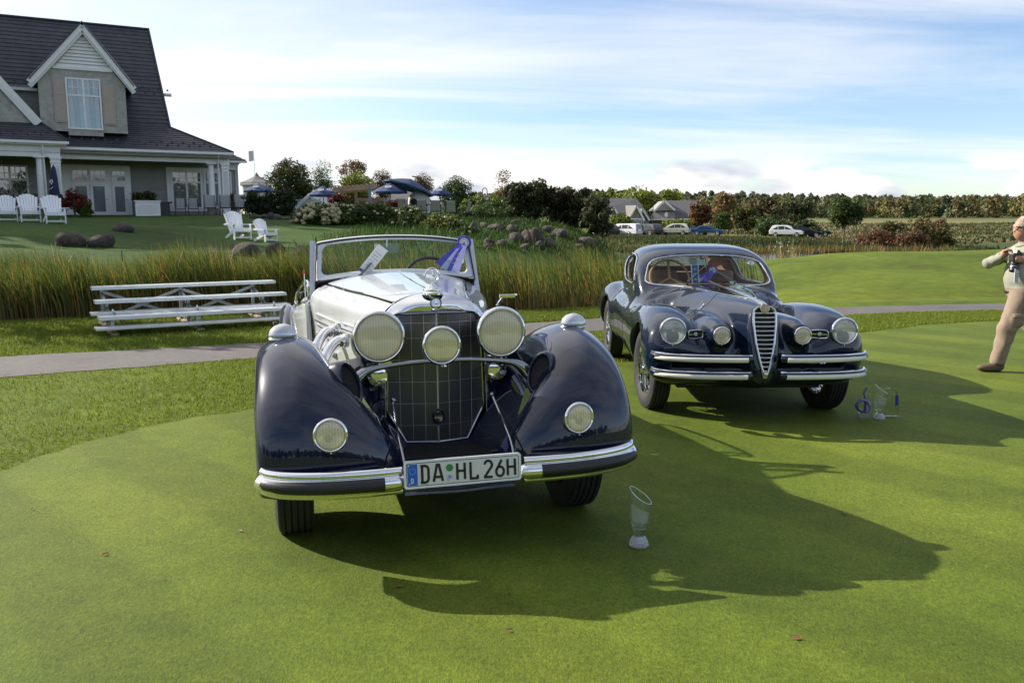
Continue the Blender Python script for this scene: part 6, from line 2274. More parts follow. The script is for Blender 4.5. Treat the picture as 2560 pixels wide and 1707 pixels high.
# recessed wall and gutter left of the dormer, and the next gable
hbox('recess_wall', (-12, 1.9, 6.4), (-9.03, 2.1, 8.42), SIDING)
hbox('recess_gutter', (-12, 1.65, 8.42), (-9.1, 1.9, 8.56), TRIM)
deck('recess_roof', [(-12, 1.7, 8.56), (-9.0, 1.7, 8.56), (-9.0, 3.8, 8.98), (-12, 3.8, 8.98)])
g2 = deck('side_gable_wall', [(-9.3, .12, 6.55), (-15, .12, 6.55), (-15, .12, 9.5), (-11.7, .12, 9.75)], m=SHINGLE)
mb = MB(); mb.bar((-9.06, .0, 6.62), (-11.7, .0, 9.93), .10, .28); mb.build('rake_board', TRIM, CH)
mb = MB(); mb.bar((-9.2, .08, 6.50), (-11.75, .08, 9.72), .22, .2); mb.build('rake_soffit', TRIM, CH)
deck('side_gable_roof', [(-9.0, -.05, 6.76), (-11.7, -.05, 10.1), (-11.7, 4, 10.1), (-9.0, 3, 6.76)])

# ground-floor doors and windows
hbox('door_surround', (-8.75, 2.50, HZ), (-4.85, 2.6, 4.72), TRIM)


def door(x0, x1):
    d = MB(); fw = .13
    d.box((x0, 2.42, HZ), (x0 + fw, 2.5, 3.72)); d.box((x1 - fw, 2.42, HZ), (x1, 2.5, 3.72)); d.box((x0 + fw, 2.42, 3.55), (x1 - fw, 2.5, 3.72)); d.box((x0 + fw, 2.42, HZ), (x1 - fw, 2.5, HZ + .32))
    o = d.build('door', TRIM, CH)
    hbox('pane', (x0 + fw, 2.452, HZ + .32), (x1 - fw, 2.465, 3.55), mat('door_pane', (.16, .20, .24), .04, coat=1, var=.15, vscale=1.2, spec=1.0), o)
    mb = MB(); mb.ball((x1 - .05, 2.40, HZ + 1.0), .03, 8, 6); mb.build('door_knob', BLACKRUB, o, True)


for a, b in ((-7.82, -6.98), (-6.93, -6.09), (-5.83, -5.08)):
    door(a, b)
    f = MB(); f.box((a, 2.42, 3.80), (b, 2.5, 3.88)); f.box((a, 2.42, 4.40), (b, 2.5, 4.48)); f.box((a, 2.42, 3.88), (a + .06, 2.5, 4.40)); f.box((b - .06, 2.42, 3.88), (b, 2.5, 4.40))
    fo_ = f.build('transom_window', TRIM, CH)
    hbox('pane', (a + .06, 2.452, 3.88), (b - .06, 2.465, 4.40), mat('door_pane'), fo_)
    for k in (1, 2):
        xx = a + (b - a) * k / 3; hbox('glazing_bar', (xx - .015, 2.43, 3.88), (xx + .015, 2.45, 4.40), TRIM, fo_)
    hbox('glazing_bar', (a + .06, 2.432, 4.13), (b - .06, 2.448, 4.16), TRIM, fo_)
hbox('window_surround', (-2.95, 2.53, 2.2), (.05, 2.6, 4.72), TRIM)
window(-2.72, -1.02, 2.35, 4.52, 2.52, 2, .70, (2, 2))
window(-.92, -.05, 2.35, 4.52, 2.52, 1, .70, (2, 2))
window(.30, .78, 2.6, 4.62, 3.38, 1, .62, (1, 3), curt=False)
window(-11.6, -9.9, 2.9, 4.6, 2.55, 2, .55, (3, 2), curt=False)
for x in (-3.9, -1.2, -5.6):
    mb = MB(); mb.cbox((x, 1.2, 5.02), (.3, .3, .16)); mb.build('porch_light', TRIM, CH)


# ---- furniture on the terrace
def hw(x, y, z=HZ):
    """house frame -> world"""
    return (HX + x * math.cos(HYAW) - y * math.sin(HYAW), HY + x * math.sin(HYAW) + y * math.cos(HYAW), z)


pl = empty('planter_box', hw(-4.22, -.2, HZ - .02), HYAW, 'white lattice planter box with brown-green plants beside the porch doors', 'planter')
mb = MB(); mb.box((-.62, -.28, .06), (.62, .28, .86)); mb.build('box', TRIM, pl)
hb = MB(); hb.box((-.67, -.33, .86), (.67, .33, .92)); hb.build('rim', TRIM, pl)
lat = MB()
for k in range(-9, 10):
    for sgn in (-1, 1):
        xa, xb = k * .11 - .23 * sgn, k * .11 + .23 * sgn
        xa2, xb2 = np.clip(xa, -.52, .52), np.clip(xb, -.52, .52)
        if abs(xb2 - xa2) > .05:
            za = .24 + .46 * (xa2 - xa) / (xb - xa); zb = .24 + .46 * (xb2 - xa) / (xb - xa)
            lat.bar((xa2, -.295, za), (xb2, -.295, zb), .022, .012, up=(0, 1, 0))
tag(lat.build('lattice', mat('lattice_white', (.78, .78, .78), .5), pl), kind='stuff')

# ------------------------------------------------------------------ cattails at the water's edge
def reeds(name, n, lo, hi, x0, x1, hmin, hmax, label, seed, wid=.019, top=None, bot=None, windy=.55):
    rng = np.random.default_rng(seed)
    xy = in_band(n, lo, hi, x0, x1, rng)
    z = np.maximum(hz(xy[:, 0], xy[:, 1]), WATER_Z - .1) - .02
    clump = .5 + .5 * np.sin(xy[:, 0] * 1.7 + 2 * np.sin(xy[:, 1] * .9)) * np.cos(xy[:, 1] * 1.3 + xy[:, 0] * .6)
    h = (hmin + (hmax - hmin) * rng.beta(2.6, 1.6, n)) * (.78 + .32 * clump)
    seg = 4
    green = np.array([.088, .135, .024]); olive = np.array([.19, .185, .034]); gold = np.array([.38, .24, .055]); brown = np.array([.20, .125, .055])
    k = rng.uniform(0, 1, n)[:, None]
    topc = np.where(k < .62, green, np.where(k < .88, olive, gold)) * rng.uniform(.55, 1.5, (n, 1))
    dry = rng.uniform(.3, 1, (n, 1))
    V, F_, C = blades(n, xy, z, h, rng.uniform(.6, 1.3, n) * wid, rng.uniform(.02, windy, n), seg, topc, rng, winddir=rad(170), droop=.25)
    f = np.tile((np.arange(seg) + .5) / seg, n)[:, None]
    w = np.clip((.62 - f) / .5, 0, 1) * np.repeat(dry, seg, 0)
    C = np.repeat(topc, seg, 0) * (1 - w) + brown * rng.uniform(.7, 1.3, (n * seg, 1)) * w
    return V, F_, C


hi_c = lambda x: np.interp(x, [-16, -8, -4, -1, 1, 2.5, 4.5], [15.5, 16.9, 18.6, 22.0, 26.5, 30.0, 31.0])
V1, F1, C1 = reeds('cattails', 62000, lambda x: ed_c(x) + .45, hi_c, -15, 3.4, .72, 1.46, '', 3)
V2, F2, C2 = reeds('cattails', 5000, lambda x: np.full_like(x, 21.0), lambda x: np.full_like(x, 34.0), 2.5, 6.5, .9, 1.5, '', 4)
rngh = np.random.default_rng(12)
mbh = MB()
for x, y in in_band(170, lambda x: ed_c(x) + .6, hi_c, -13, 2.6, rngh):
    z = float(hz([x], [y])[0]); h = rngh.uniform(.85, 1.2)
    mbh.tube([(x, y, z + h - .16), (x, y, z + h - .12), (x, y, z + h), (x, y, z + h + .05)], [.003, .011, .011, .002], 5)
Vh = np.concatenate(mbh.v); Fh = [f for f in mbh.f if len(f) == 4]
nV = len(V1); V = np.concatenate([V1, V2, Vh]); F_ = np.concatenate([F1, F2 + nV, np.array(Fh) + nV + len(V2)]); C = np.concatenate([C1, C2, np.tile([[.11, .055, .025]], (len(Fh), 1))])
strew('cattails', V, F_, C, leafmat('reed_leaf', trans=.35, rough=.5), 'dense band of green and golden cattails along the pond edge', 'cattails')

# rough grass and weeds on the far bank and pond margin
rngb = np.random.default_rng(5)


def tuft_field(name, pts, hmin, hmax, wid, pal, label, cat_, per=10, spread=.3, lean=.6):
    n = len(pts) * per
    xy = np.repeat(pts, per, 0) + rngb.normal(0, spread, (n, 2))
    z = np.maximum(hz(xy[:, 0], xy[:, 1]), WATER_Z) - .03
    c = np.array(pal)[rngb.integers(0, len(pal), n)] * rngb.uniform(.7, 1.3, (n, 1))
    pt_ = .5 + .5 * np.sin(xy[:, 0] * .13 + 2.0 * np.sin(xy[:, 1] * .055)) * np.sin(xy[:, 1] * .11 + 1.3 * np.sin(xy[:, 0] * .07))
    c = c * (.55 + .8 * pt_)[:, None] * np.where(pt_[:, None] < .42, np.array([[.72, 1.0, .75]]), 1.0)
    hmax = hmin + (hmax - hmin) * (.35 + .65 * np.repeat(rngb.random(len(pts)), per))
    V, F_, C = blades(n, xy, z, hmin + (hmax - hmin) * rngb.random(n), rngb.uniform(.6, 1.4, n) * wid, rngb.uniform(.1, lean, n), 2, c, rngb)
    return strew(name, V, F_, C, grass_m, label, cat_)


pts = np.stack([rngb.uniform(5, 46, 2600), rngb.uniform(72, 112, 2600)], 1)
tuft_field('bank_weeds', pts, .15, .5, .12, [(.050, .072, .018), (.075, .080, .024), (.10, .075, .032), (.035, .055, .015)], 'rough weeds on the bank across the pond', 'weeds', 9, .6)
pts = np.stack([rngb.uniform(11, 40, 120), rngb.uniform(71.5, 74, 120)], 1)
tuft_field('shore_reeds', pts, .4, 1.2, .07, [(.24, .15, .05), (.18, .12, .04), (.10, .11, .03)], 'rusty reeds along the far shore', 'reeds', 10, .5, .3)
pts = np.concatenate([np.stack([rngb.uniform(8.5, 12.5, 14), rngb.uniform(33, 37, 14)], 1), np.stack([rngb.uniform(15.5, 26, 40), rngb.uniform(40, 43, 40)], 1)])
tuft_field('mound_reeds', pts, .3, .9, .022, [(.22, .16, .06), (.13, .14, .04), (.30, .22, .10)], 'thin reeds behind the grassy mound', 'reeds', 12, .35, .3)
pts = np.stack([rngb.uniform(38, 130, 2600), rngb.uniform(92, 210, 2600)], 1)
tuft_field('meadow_weeds', pts, .15, .65, .30, [(.15, .125, .055), (.11, .11, .040), (.075, .090, .028), (.17, .13, .07), (.09, .055, .035), (.05, .07, .022)], 'tall tan meadow grass beyond the pond', 'grass', 8, 1.2)
pts = np.stack([rngb.uniform(-7, 5, 1500), rngb.uniform(27, 47, 1500)], 1)
pts = pts[(pts[:, 1] > 26 + 1.2 * np.maximum(0, pts[:, 0] + 6))]
tuft_field('rock_bank_grass', pts, .12, .45, .035, [(.055, .10, .018), (.075, .12, .02), (.09, .10, .03)], 'shaggy grass between the boulders of the rock bank', 'grass', 12, .35)


# ------------------------------------------------------------------ trees and shrubs
def leaves(centers, radii, per, size, pal, rng, flat=.6, up=.25):
    """leaf quads scattered round clump centres"""
    n = len(centers) * per
    ci = np.repeat(np.arange(len(centers)), per)
    d = rng.normal(0, 1, (n, 3)); d /= np.linalg.norm(d, axis=1, keepdims=True)
    r = rng.uniform(.35, 1.0, (n, 1)) ** .6
    p = centers[ci] + d * r * radii[ci][:, None] * np.array([1, 1, flat + .25])
    nrm = d + rng.normal(0, .7, (n, 3)) + np.array([0, 0, up]); nrm /= np.linalg.norm(nrm, axis=1, keepdims=True)
    a = np.cross(nrm, rng.normal(0, 1, (n, 3))); a /= np.linalg.norm(a, axis=1, keepdims=True) + 1e-9
    b_ = np.cross(nrm, a)
    s = (size * rng.uniform(.6, 1.4, n))[:, None]
    V = np.stack([p - a * s, p - b_ * s * .55, p + a * s, p + b_ * s * .55], 1).reshape(-1, 3)
    F_ = np.arange(n * 4).reshape(-1, 4)
    tone = rng.uniform(.75, 1.25, len(centers))[ci][:, None] * rng.uniform(.75, 1.25, (n, 1))
    C = np.array(pal)[rng.integers(0, len(pal), n)] * tone
    return V, F_, C


BARK = mat('bark', (.14, .115, .09), .85, var=.3, vscale=4, bump=.5, bscale=14)
LEAF = leafmat('tree_leaf', trans=.35)
_tn = [100]


def crown_pts(w, h, n, rng, shape='round'):
    c = []
    while len(c) < n:
        q = rng.uniform(-1, 1, 3)
        r = np.linalg.norm(q)
        if r > 1 or r < .35 * rng.random():
            continue
        if shape == 'cone' and math.hypot(q[0], q[1]) > .18 + .82 * (1 - (q[2] + 1) / 2) ** .8:
            continue
        if shape == 'vase' and math.hypot(q[0], q[1]) > .35 + .65 * (q[2] + 1) / 2:
            continue
        if shape == 'dome' and q[2] < 0:
            continue
        c.append(q)
    c = np.array(c)
    if shape == 'dome':
        c[:, 2] = c[:, 2] * 2 - 1
    return c * np.array([w / 2, w / 2, h / 2])


def tree(px, base, top, wpx, Y, label, pal, catg='tree', group=None, shape='round', name='tree', clumps=42, per=70, trunk=.16, leaf=None, sparse=.18, base_on_ground=True, depth=1.0, tilt=0.0):
    rng = np.random.default_rng(_tn[0]); _tn[0] += 1
    p0_ = at(px, base, Y); z1 = at(px, top, Y)[2]
    zb = hz1(p0_[0], Y) if base_on_ground else p0_[2]
    H_ = z1 - zb; w = wpx / FPX * Y
    T = empty(name, (p0_[0], Y, zb), 0, label, catg, group)
    ch = H_ * (1 - trunk)
    C0 = crown_pts(w, ch, clumps, rng, shape)
    C0[:, 1] *= depth
    C0[:, 2] += H_ * trunk + ch / 2
    rr = np.full(clumps, max(w, ch) * sparse) * rng.uniform(.7, 1.3, clumps)
    V, F_, C = leaves(C0, rr, per, leaf or max(.06, w * .028), pal, rng)
    link('crown', np_mesh('crown', V, F_, [LEAF], cols=C), T)
    mb = MB()
    tr_ = max(.03, w * .028)
    topz = H_ * (trunk + .55 * (1 - trunk))
    mb.tube([(0, 0, -.2), (tr_ * .3, 0, H_ * .2), (0, tr_ * .4, topz * .6), (tr_ * .2, 0, topz)], [tr_ * 1.25, tr_, tr_ * .7, tr_ * .25], 8)
    for i in range(min(14, clumps)):
        q = C0[rng.integers(0, clumps)]
        s0 = np.array([0, 0, H_ * (trunk * .75) + rng.uniform(0, .5) * ch * .5])
        m_ = s0 * .5 + q * .5 + np.array([0, 0, -.08 * ch])
        mb.tube([s0, m_, q], [tr_ * .5, tr_ * .28, tr_ * .1], 5)
    mb.build('trunk', BARK, T, True)
    return T


G1 = [(.045, .075, .018), (.06, .095, .022), (.035, .06, .016)]
G2 = [(.07, .11, .02), (.09, .13, .022), (.05, .085, .018)]
GY = [(.20, .22, .03), (.15, .19, .03), (.24, .23, .04), (.10, .15, .025)]
RED = [(.16, .065, .035), (.11, .075, .03), (.20, .075, .035), (.07, .07, .025)]
TANP = [(.22, .13, .05), (.17, .12, .045), (.12, .11, .04), (.26, .15, .07)]
DK = [(.042, .064, .022), (.055, .076, .024), (.07, .076, .028), (.06, .046, .024)]
BG = 'trees behind the patio'
tree(728, 515, 406, 104, 66, 'broad dark green tree behind the patio, left of the others', G1 + [(.10, .055, .03)], group=BG, clumps=80, per=110)
tree(809, 515, 404, 66, 68, 'narrow green tree between the broad tree and the yellow one', G1 + G2[:1], group=BG, clumps=64, per=100, shape='cone')
tree(888, 530, 402, 80, 70, 'reddish tree rising behind the yellow-green tree', RED, group=BG, shape='vase', clumps=44, per=80, sparse=.13)
tree(890, 520, 426, 90, 64, 'bright yellow-green tree behind the pergola', GY, group=BG, clumps=76, per=110)
tree(957, 530, 430, 44, 70, 'small reddish tree left of the big navy parasol', RED + G1[:1], group=BG, shape='vase', clumps=44, per=90)
tree(1060, 530, 437, 50, 72, 'rusty tree behind the arched parasol arm', RED + G1[:1], group=BG, shape='vase', clumps=44, per=90)
tree(1140, 530, 448, 84, 66, 'low round green tree right of the patio parasols', G1, group=BG, clumps=70, per=100, trunk=.1)
tree(1262, 535, 438, 52, 66, 'tall rusty tree behind the dark shrubs', RED + TANP, group=BG, shape='cone', clumps=60, per=100)
SH = 'dark shrubs above the boulders'
for (px, base, top, w, lab, sh) in [(1330, 566, 453, 110, 'tallest dark green shrub, left of the cluster above the boulders', 'vase'), (1395, 580, 470, 100, 'dark brownish shrub in the middle of the cluster', 'vase'), (1440, 586, 466, 84, 'spiky dark shrub right of the middle of the cluster', 'round'), (1492, 594, 492, 84, 'low rounded dark green shrub at the right end of the cluster', 'round'), (1290, 552, 462, 60, 'olive upright shrub at the left edge of the cluster', 'vase')]:
    tree(px, base, top, w, 47 if px < 1460 else 45, lab, DK if px != 1395 else [(.06, .04, .022), (.05, .05, .02), (.035, .035, .015)], 'shrub', SH, sh, 'shrub', 64, 90, .10, leaf=.085, sparse=.13)
# clipped upright evergreens left of the patio
for k, (px, w) in enumerate(((632, 30), (655, 32), (680, 34), (706, 34), (726, 26))):
    tree(px, 545, 478 + (k % 2) * 5, w, 45, f'dark upright evergreen by the terrace stones, {["first", "second", "third", "fourth", "fifth"][k]} from the left', [(.022, .036, .014), (.03, .045, .016)], 'shrub', 'upright evergreens', 'cone' if k % 2 else 'round', 'evergreen_shrub', 36, 70, .02, leaf=.06, sparse=.2)
# hydrangea bank
HYG = [(.05, .085, .018), (.07, .105, .022), (.035, .062, .015)]
hyd = [(800, 594, 512, 120, 40, 'hydrangea bush covered in cream flower heads'), (870, 592, 510, 110, 40.5, 'leafy hydrangea bush right of the flowering one'), (945, 594, 508, 130, 41, 'green hydrangea bush under the patio edge, above the windscreen'), (1030, 596, 518, 120, 40, 'green bush above the windscreen with scattered pale flowers'), (1105, 602, 540, 110, 39, 'low bush with yellow-green leaves beside the rock bank'), (1165, 610, 570, 60, 36, 'small bush below the rock bank')]
for k, (px, base, top, w, Y, lab) in enumerate(hyd):
    T = tree(px, base, top, w, Y, lab, HYG if k != 4 else GY + HYG + HYG, 'shrub', 'hydrangea bank', 'dome', 'hydrangea', 70, 90, .0, leaf=.055, sparse=.13)
    rng = np.random.default_rng(900 + k)
    mb = MB(); nfl = (95, 16, 12, 14, 10, 3)[k]
    H_ = at(px, top, Y)[2] - T.location.z; wv = w / FPX * Y
    for i in range(nfl):
        th = rng.uniform(-math.pi * .95, -.05); ph = rng.uniform(.02, 1.25) if k else rng.uniform(.0, 1.3)
        rr_ = rng.uniform(.92, 1.1)
        mb.ball((wv / 2 * math.cos(ph) * math.cos(th) * rr_, wv / 2 * math.cos(ph) * math.sin(th) * rr_, H_ * (math.sin(ph) * rr_)), (rng.uniform(.09, .15) if k == 0 else rng.uniform(.05, .09)) * np.array([1, 1, .8]), 7, 5)
    fl = mb.build('flower_heads', mat('hydrangea_cream', (.33, .30, .17), .8, var=.35, vscale=8, bump=1.0, bscale=70), T, True); fl['kind'] = 'stuff'
tree(1225, 545, 490, 150, 52, 'bright grassy hedge left of the dark shrubs', G2 + GY[:1], 'hedge', None, 'dome', 'hedge', 70, 70, 0, leaf=.09, sparse=.10)
tree(1225, 556, 520, 150, 47, 'low dark green hedge below the bright one', G1, 'hedge', None, 'dome', 'hedge', 60, 70, 0, leaf=.07, sparse=.10)
tree(770, 560, 522, 60, 43, 'grey-green low plants left of the hydrangeas', [(.07, .09, .05), (.05, .075, .03)], 'plant', None, 'dome', 'ground_plant', 40, 60, 0, leaf=.06)
# red flowers on the terrace
for (px, base, top, w, Y, lab) in [(188, 541, 472, 66, 42, 'bush of dark red flowers by the porch doors'), (592, 540, 484, 46, 50, 'red flowering bush at the right end of the porch'), (848, 512, 488, 44, 50, 'dark red plant beside the pergola'), (980, 520, 506, 30, 50, 'small red plant behind the patio table')]:
    T = tree(px, base, top, w, Y, lab, [(.20, .015, .02), (.13, .012, .015), (.04, .06, .02)], 'plant', 'red plants', 'dome', 'flower_bush', 34, 60, .35, leaf=.06, sparse=.18, base_on_ground=False)
tree(212, 543, 505, 34, 42, 'bright green creeper under the red flowers by the porch', [(.08, .14, .02), (.06, .11, .02)], 'plant', None, 'round', 'creeper', 26, 60, 0, leaf=.06, sparse=.2, base_on_ground=False)
T = tree(362, 503, 480, 60, 47.0, 'brown-green plants growing out of the white lattice planter', [(.07, .08, .025), (.10, .075, .03), (.05, .06, .02)], 'plant', None, 'dome', 'planter_plants', 36, 60, 0, leaf=.05, sparse=.16, base_on_ground=False)
# the right-hand side
RT = 'trees round the car park'
tree(1748, 588, 505, 46, 128, 'red maple beside the second house', RED, group=RT, clumps=40, trunk=.18, leaf=.22)
tree(1808, 590, 478, 66, 150, 'tall tan-orange tree right of the houses', TANP, group=RT, clumps=56, trunk=.12, shape='cone', leaf=.26)
tree(1803, 592, 534, 38, 122, 'small fresh green tree before the tall tan one', G2, group=RT, clumps=34, trunk=.3, leaf=.2)
tree(1862, 592, 514, 62, 140, 'olive tree right of the tall tan tree', G1 + TANP[:1], group=RT, clumps=50, trunk=.2, leaf=.25)
tree(1934, 592, 544, 92, 124, 'wide rounded green shrub behind the white parked car', G1, 'shrub', RT, 'dome', 'shrub', 60, 60, 0, leaf=.2)
tree(2015, 592, 556, 70, 124, 'low dark green shrub behind the black parked cars', DK + G1, 'shrub', RT, 'dome', 'shrub', 46, 60, 0, leaf=.2)
tree(2108, 604, 494, 72, 92, 'lone green tree standing by the far shore', G1 + G2[:1], group=RT, clumps=56, per=80, trunk=.30, leaf=.14, base_on_ground=False)
tree(1905, 585, 500, 90, 190, 'dark wide tree behind the car park', DK + TANP[:1], group=RT, clumps=50, trunk=.1, leaf=.35)
tree(1985, 580, 498, 70, 205, 'dark tree left of the far field', DK, group=RT, clumps=46, trunk=.1, leaf=.35)
tree(1590, 560, 478, 110, 190, 'yellow-green tree behind the houses, left', GY, group=RT, clumps=50, trunk=.1, leaf=.4)
tree(1675, 560, 476, 60, 185, 'pale yellow-green tree between the two houses', GY, group=RT, clumps=44, trunk=.1, leaf=.4)
tree(1520, 562, 474, 70, 200, 'pale green tree behind the left house', GY + G2, group=RT, clumps=40, trunk=.1, leaf=.4)
tree(1552, 575, 538, 52, 120, 'small yellowing tree before the left house', GY + G2, group=RT, clumps=36, trunk=.25, leaf=.16)
tree(1695, 580, 548, 62, 122, 'small yellowing bushy tree between houses and cream car', GY + G2, group=RT, clumps=36, trunk=.25, leaf=.16)
RS_ = 'rusty shrubs on the far shore'
for (px, base, top, w, Y, pal, lab) in [(2228, 622, 548, 74, 88, G1 + RED[:1], 'green shrub left of the rusty shrubs on the far shore'), (2300, 622, 544, 84, 88, TANP + G1, 'tall tan and green shrub on the far shore'), (2185, 618, 580, 90, 86, RED + [(.10, .06, .05)], 'low rusty purple shrub on the far shore'), (2270, 626, 575, 90, 84, RED + [(.12, .07, .06)], 'brownish red shrub in the middle of the far shore'), (2350, 622, 566, 70, 90, G1 + TANP[:2], 'olive shrub at the right end of the far shore'), (2345, 600, 548, 46, 96, RED + TANP, 'orange topped shrub behind the olive one')]:
    tree(px, base, top, w, Y, lab, pal, 'shrub', RS_, 'dome', 'shrub', 56, 70, .02, leaf=.14, base_on_ground=False)


# far woods: countless trees that read as one mass
def woods(name, n, r0, r1, a0, a1, hmin, hmax, pal, label, seed, per=46, leaf=.9):
    rng = np.random.default_rng(seed)
    r = rng.uniform(r0, r1, n); a = rng.uniform(a0, a1, n)
    x, y = r * np.sin(a), r * np.cos(a)
    z = hz(x, y) if r0 > 5 else np.zeros(n)
    h = rng.uniform(hmin, hmax, n)
    cc, rr = [], []
    base = np.array(pal)[rng.integers(0, len(pal), n)]
    Vs, Fs_, Cs = [], [], []
    off = 0
    cen = np.stack([x, y, z + h * .58], 1)
    # three clumps per tree, stacked
    C3 = np.concatenate([cen + np.stack([rng.normal(0, .12 * h), rng.normal(0, .12 * h), k * h], 1) for k in (-.25, .0, .22)])
    R3 = np.concatenate([h * .26, h * .24, h * .17])
    V, F_, C = leaves(C3, R3, per, leaf, [(1, 1, 1)], rng, flat=.9)
    C = C * np.repeat(np.tile(base, (3, 1)), per, 0)
    mb = MB()
    # a few pale stems
    tr_n = min(n, 160)
    P0 = np.stack([x[:tr_n], y[:tr_n], z[:tr_n]], 1)
    w = h[:tr_n] * .012
    tv = np.stack([P0 + np.stack([-w, 0 * w, 0 * w], 1), P0 + np.stack([w, 0 * w, 0 * w], 1), P0 + np.stack([w, 0 * w, h[:tr_n] * .6], 1), P0 + np.stack([-w, 0 * w, h[:tr_n] * .6], 1)], 1).reshape(-1, 3)
    tf = np.arange(len(tv)).reshape(-1, 4) + len(V)
    V = np.concatenate([V, tv]); F_ = np.concatenate([F_, tf]); C = np.concatenate([C, np.tile([[.20, .17, .14]], (len(tf), 1))])
    return strew(name, V, F_, C, LEAF, label, 'woods')


woods('far_woods', 300, 390, 480, rad(17), rad(40), 4.5, 10.5, [(.14, .15, .06), (.18, .15, .07), (.12, .14, .055), (.10, .12, .05), (.20, .165, .07), (.09, .12, .05), (.22, .20, .07)], 'autumn woods beyond the meadow', 21, per=60, leaf=.75)
woods('middle_woods', 200, 400, 520, rad(2), rad(19), 5, 11.5, [(.14, .155, .055), (.11, .135, .05), (.18, .15, .07), (.09, .105, .045)], 'mixed autumn woods behind the car park', 22, per=55, leaf=.9)
woods('hill_woods', 460, 640, 1000, rad(-4), rad(42), 9, 14, [(.075, .095, .050), (.085, .10, .052), (.10, .105, .055)], 'dark wooded hills on the horizon', 23, per=34, leaf=1.5)
woods('rear_woods', 260, 70, 110, rad(120), rad(245), 7, 12, [(.05, .07, .02), (.09, .10, .03), (.04, .055, .018)], 'belt of trees round the golf course', 24, per=44, leaf=.55)

# ------------------------------------------------------------------ patio: parasols, pergola, oven, tables
NAVYC = mat('navy_canvas', (.018, .040, .115), .8, var=.12, vscale=3)
BRONZE = mat('bronze_pole', (.05, .045, .042), .4, .6, var=.1)
WOOD = mat('pergola_timber', (.30, .20, .13), .7, var=.2, vscale=3)


def parasol(px, top, edge, wpx, Y, label, tilt=(0, 0), pole=True, marks=1, rz=0.0):
    c = at(px, edge, Y); zt = at(px, top, Y)[2]
    R_ = wpx / FPX * Y / 2; hc = zt - c[2]
    g = hz1(c[0], Y)
    T = empty('parasol', (c[0], Y, g), rz, label, 'parasol', 'navy patio parasols')
    z0 = c[2] - g
    Rm = Euler((tilt[0], tilt[1], 0)).to_matrix()
    tf = lambda p: np.array(Rm @ Vector(p)) + np.array([0, 0, z0])
    n = 8; mb = MB()
    rows = []
    for s in (0, .33, .66, 1.0):
        row = []
        for j in range(n * 4 + 1):
            a = 2 * math.pi * j / (n * 4); k = (j % 4) / 4.0
            sag = 1 - .06 * math.sin(k * math.pi) * s
            row.append(tf((R_ * s * math.cos(a) * sag, R_ * s * math.sin(a) * sag, hc * (1 - s ** 1.15) - .02 * math.sin(k * math.pi) * s)))
        rows.append(row)
    rows.append([p + np.array([0, 0, -.10]) for p in rows[-1]])
    mb.grid(rows); mb.build('canopy', NAVYC, T, True, 30)
    for j in range(n):
        a = 2 * math.pi * j / n
        mb = MB(); mb.tube([tf((0, 0, hc * .55)), tf((R_ * .95 * math.cos(a), R_ * .95 * math.sin(a), -.03))], .014, 5); mb.build('rib', BRONZE, T)
    if pole:
        mb = MB(); mb.cyl((0, 0, 0), tf((0, 0, hc + .08)), .024, 8); mb.build('pole', BRONZE, T, True)
        mb = MB(); mb.lathe([(0, 0), (.3, 0), (.3, .06), (.06, .10), (.03, .2)], (0, 0, 0), (0, 0, 1), 16); mb.build('base', BRONZE, T)
    for k in range(marks):
        a = -math.pi / 2 + k * .9
        c_ = tf((R_ * .62 * math.cos(a), R_ * .62 * math.sin(a), hc * .44 + .02)); u = np.array([-math.sin(a), math.cos(a), 0]); v = np.array([-.8 * math.cos(a), -.8 * math.sin(a), hc / R_]); v /= np.linalg.norm(v)
        nn = np.cross(u, v)
        nn = nn * np.sign(nn[2])
        mb = MB(); mb.tube([c_ + nn * .02 + u * .17 * math.cos(w) + v * .12 * math.sin(w) for w in np.linspace(0, 6.283, 21)[:-1]], .018, 5, closed=True); mb.bar(c_ + nn * .02 - u * .10, c_ + nn * .02 + u * .10, .05, .02, up=nn); mb.build('printed_mark', PAPER, T)
    return T


parasol(648, 459, 477, 80, 60, 'navy parasol with a white mark just right of the clubhouse')
parasol(808, 465, 487, 78, 52, 'navy parasol over the patio, left of the pergola', marks=2)
parasol(975, 458, 479, 86, 49, 'lower navy parasol in front of the big tilted one')
parasol(1100, 467, 485, 54, 55, 'small faded navy parasol right of the big tilted one')
T = parasol(1022, 446, 468, 126, 50, 'big tilted navy parasol hung from an arched arm', tilt=(rad(-6), rad(17)), pole=False, marks=0)
_a = [np.array(at(px, py, 50.6)) - np.array(T.location) for px, py in ((1070, 536), (1069, 500), (1072, 478), (1062, 458), (1045, 445), (1030, 441))]
mb = MB(); mb.tube(catn(_a, 30), .035, 8); mb.build('arched_arm', BRONZE, T, True)
# furled umbrella by the porch
T = empty('furled_umbrella', hw(-8.62, -1.9, HZ - .02), 0, 'furled navy umbrella with white print leaning beside the porch pier', 'umbrella')
mb = MB(); mb.lathe([(.03, 2.55), (.09, 2.45), (.13, 2.2), (.16, 2.0), (.20, 1.5), (.24, 1.2), (.22, 1.12), (.06, 1.10)], (0, 0, 0), (.03, 0, 1), 12); mb.build('furled_canopy', mat('furled_navy', (.018, .022, .075), .8, var=.2, vscale=6), T, True)
mb = MB(); mb.cyl((0, 0, 0), (.08, 0, 2.62), .022, 8); mb.build('pole', BRONZE, T)
for k in range(5):
    mb = MB(); mb.ball((.02 + .06 * math.cos(k * 2.4), -.20, 1.75 + .09 * math.sin(k * 2.4)), (.035, .02, .04), 8, 6); mb.build('printed_mark', PAPER, T)
mb = MB(); mb.tube([(-.07, -.225, 1.42), (.0, -.24, 1.40), (.09, -.22, 1.50)], .016, 6); mb.build('printed_mark', PAPER, T)

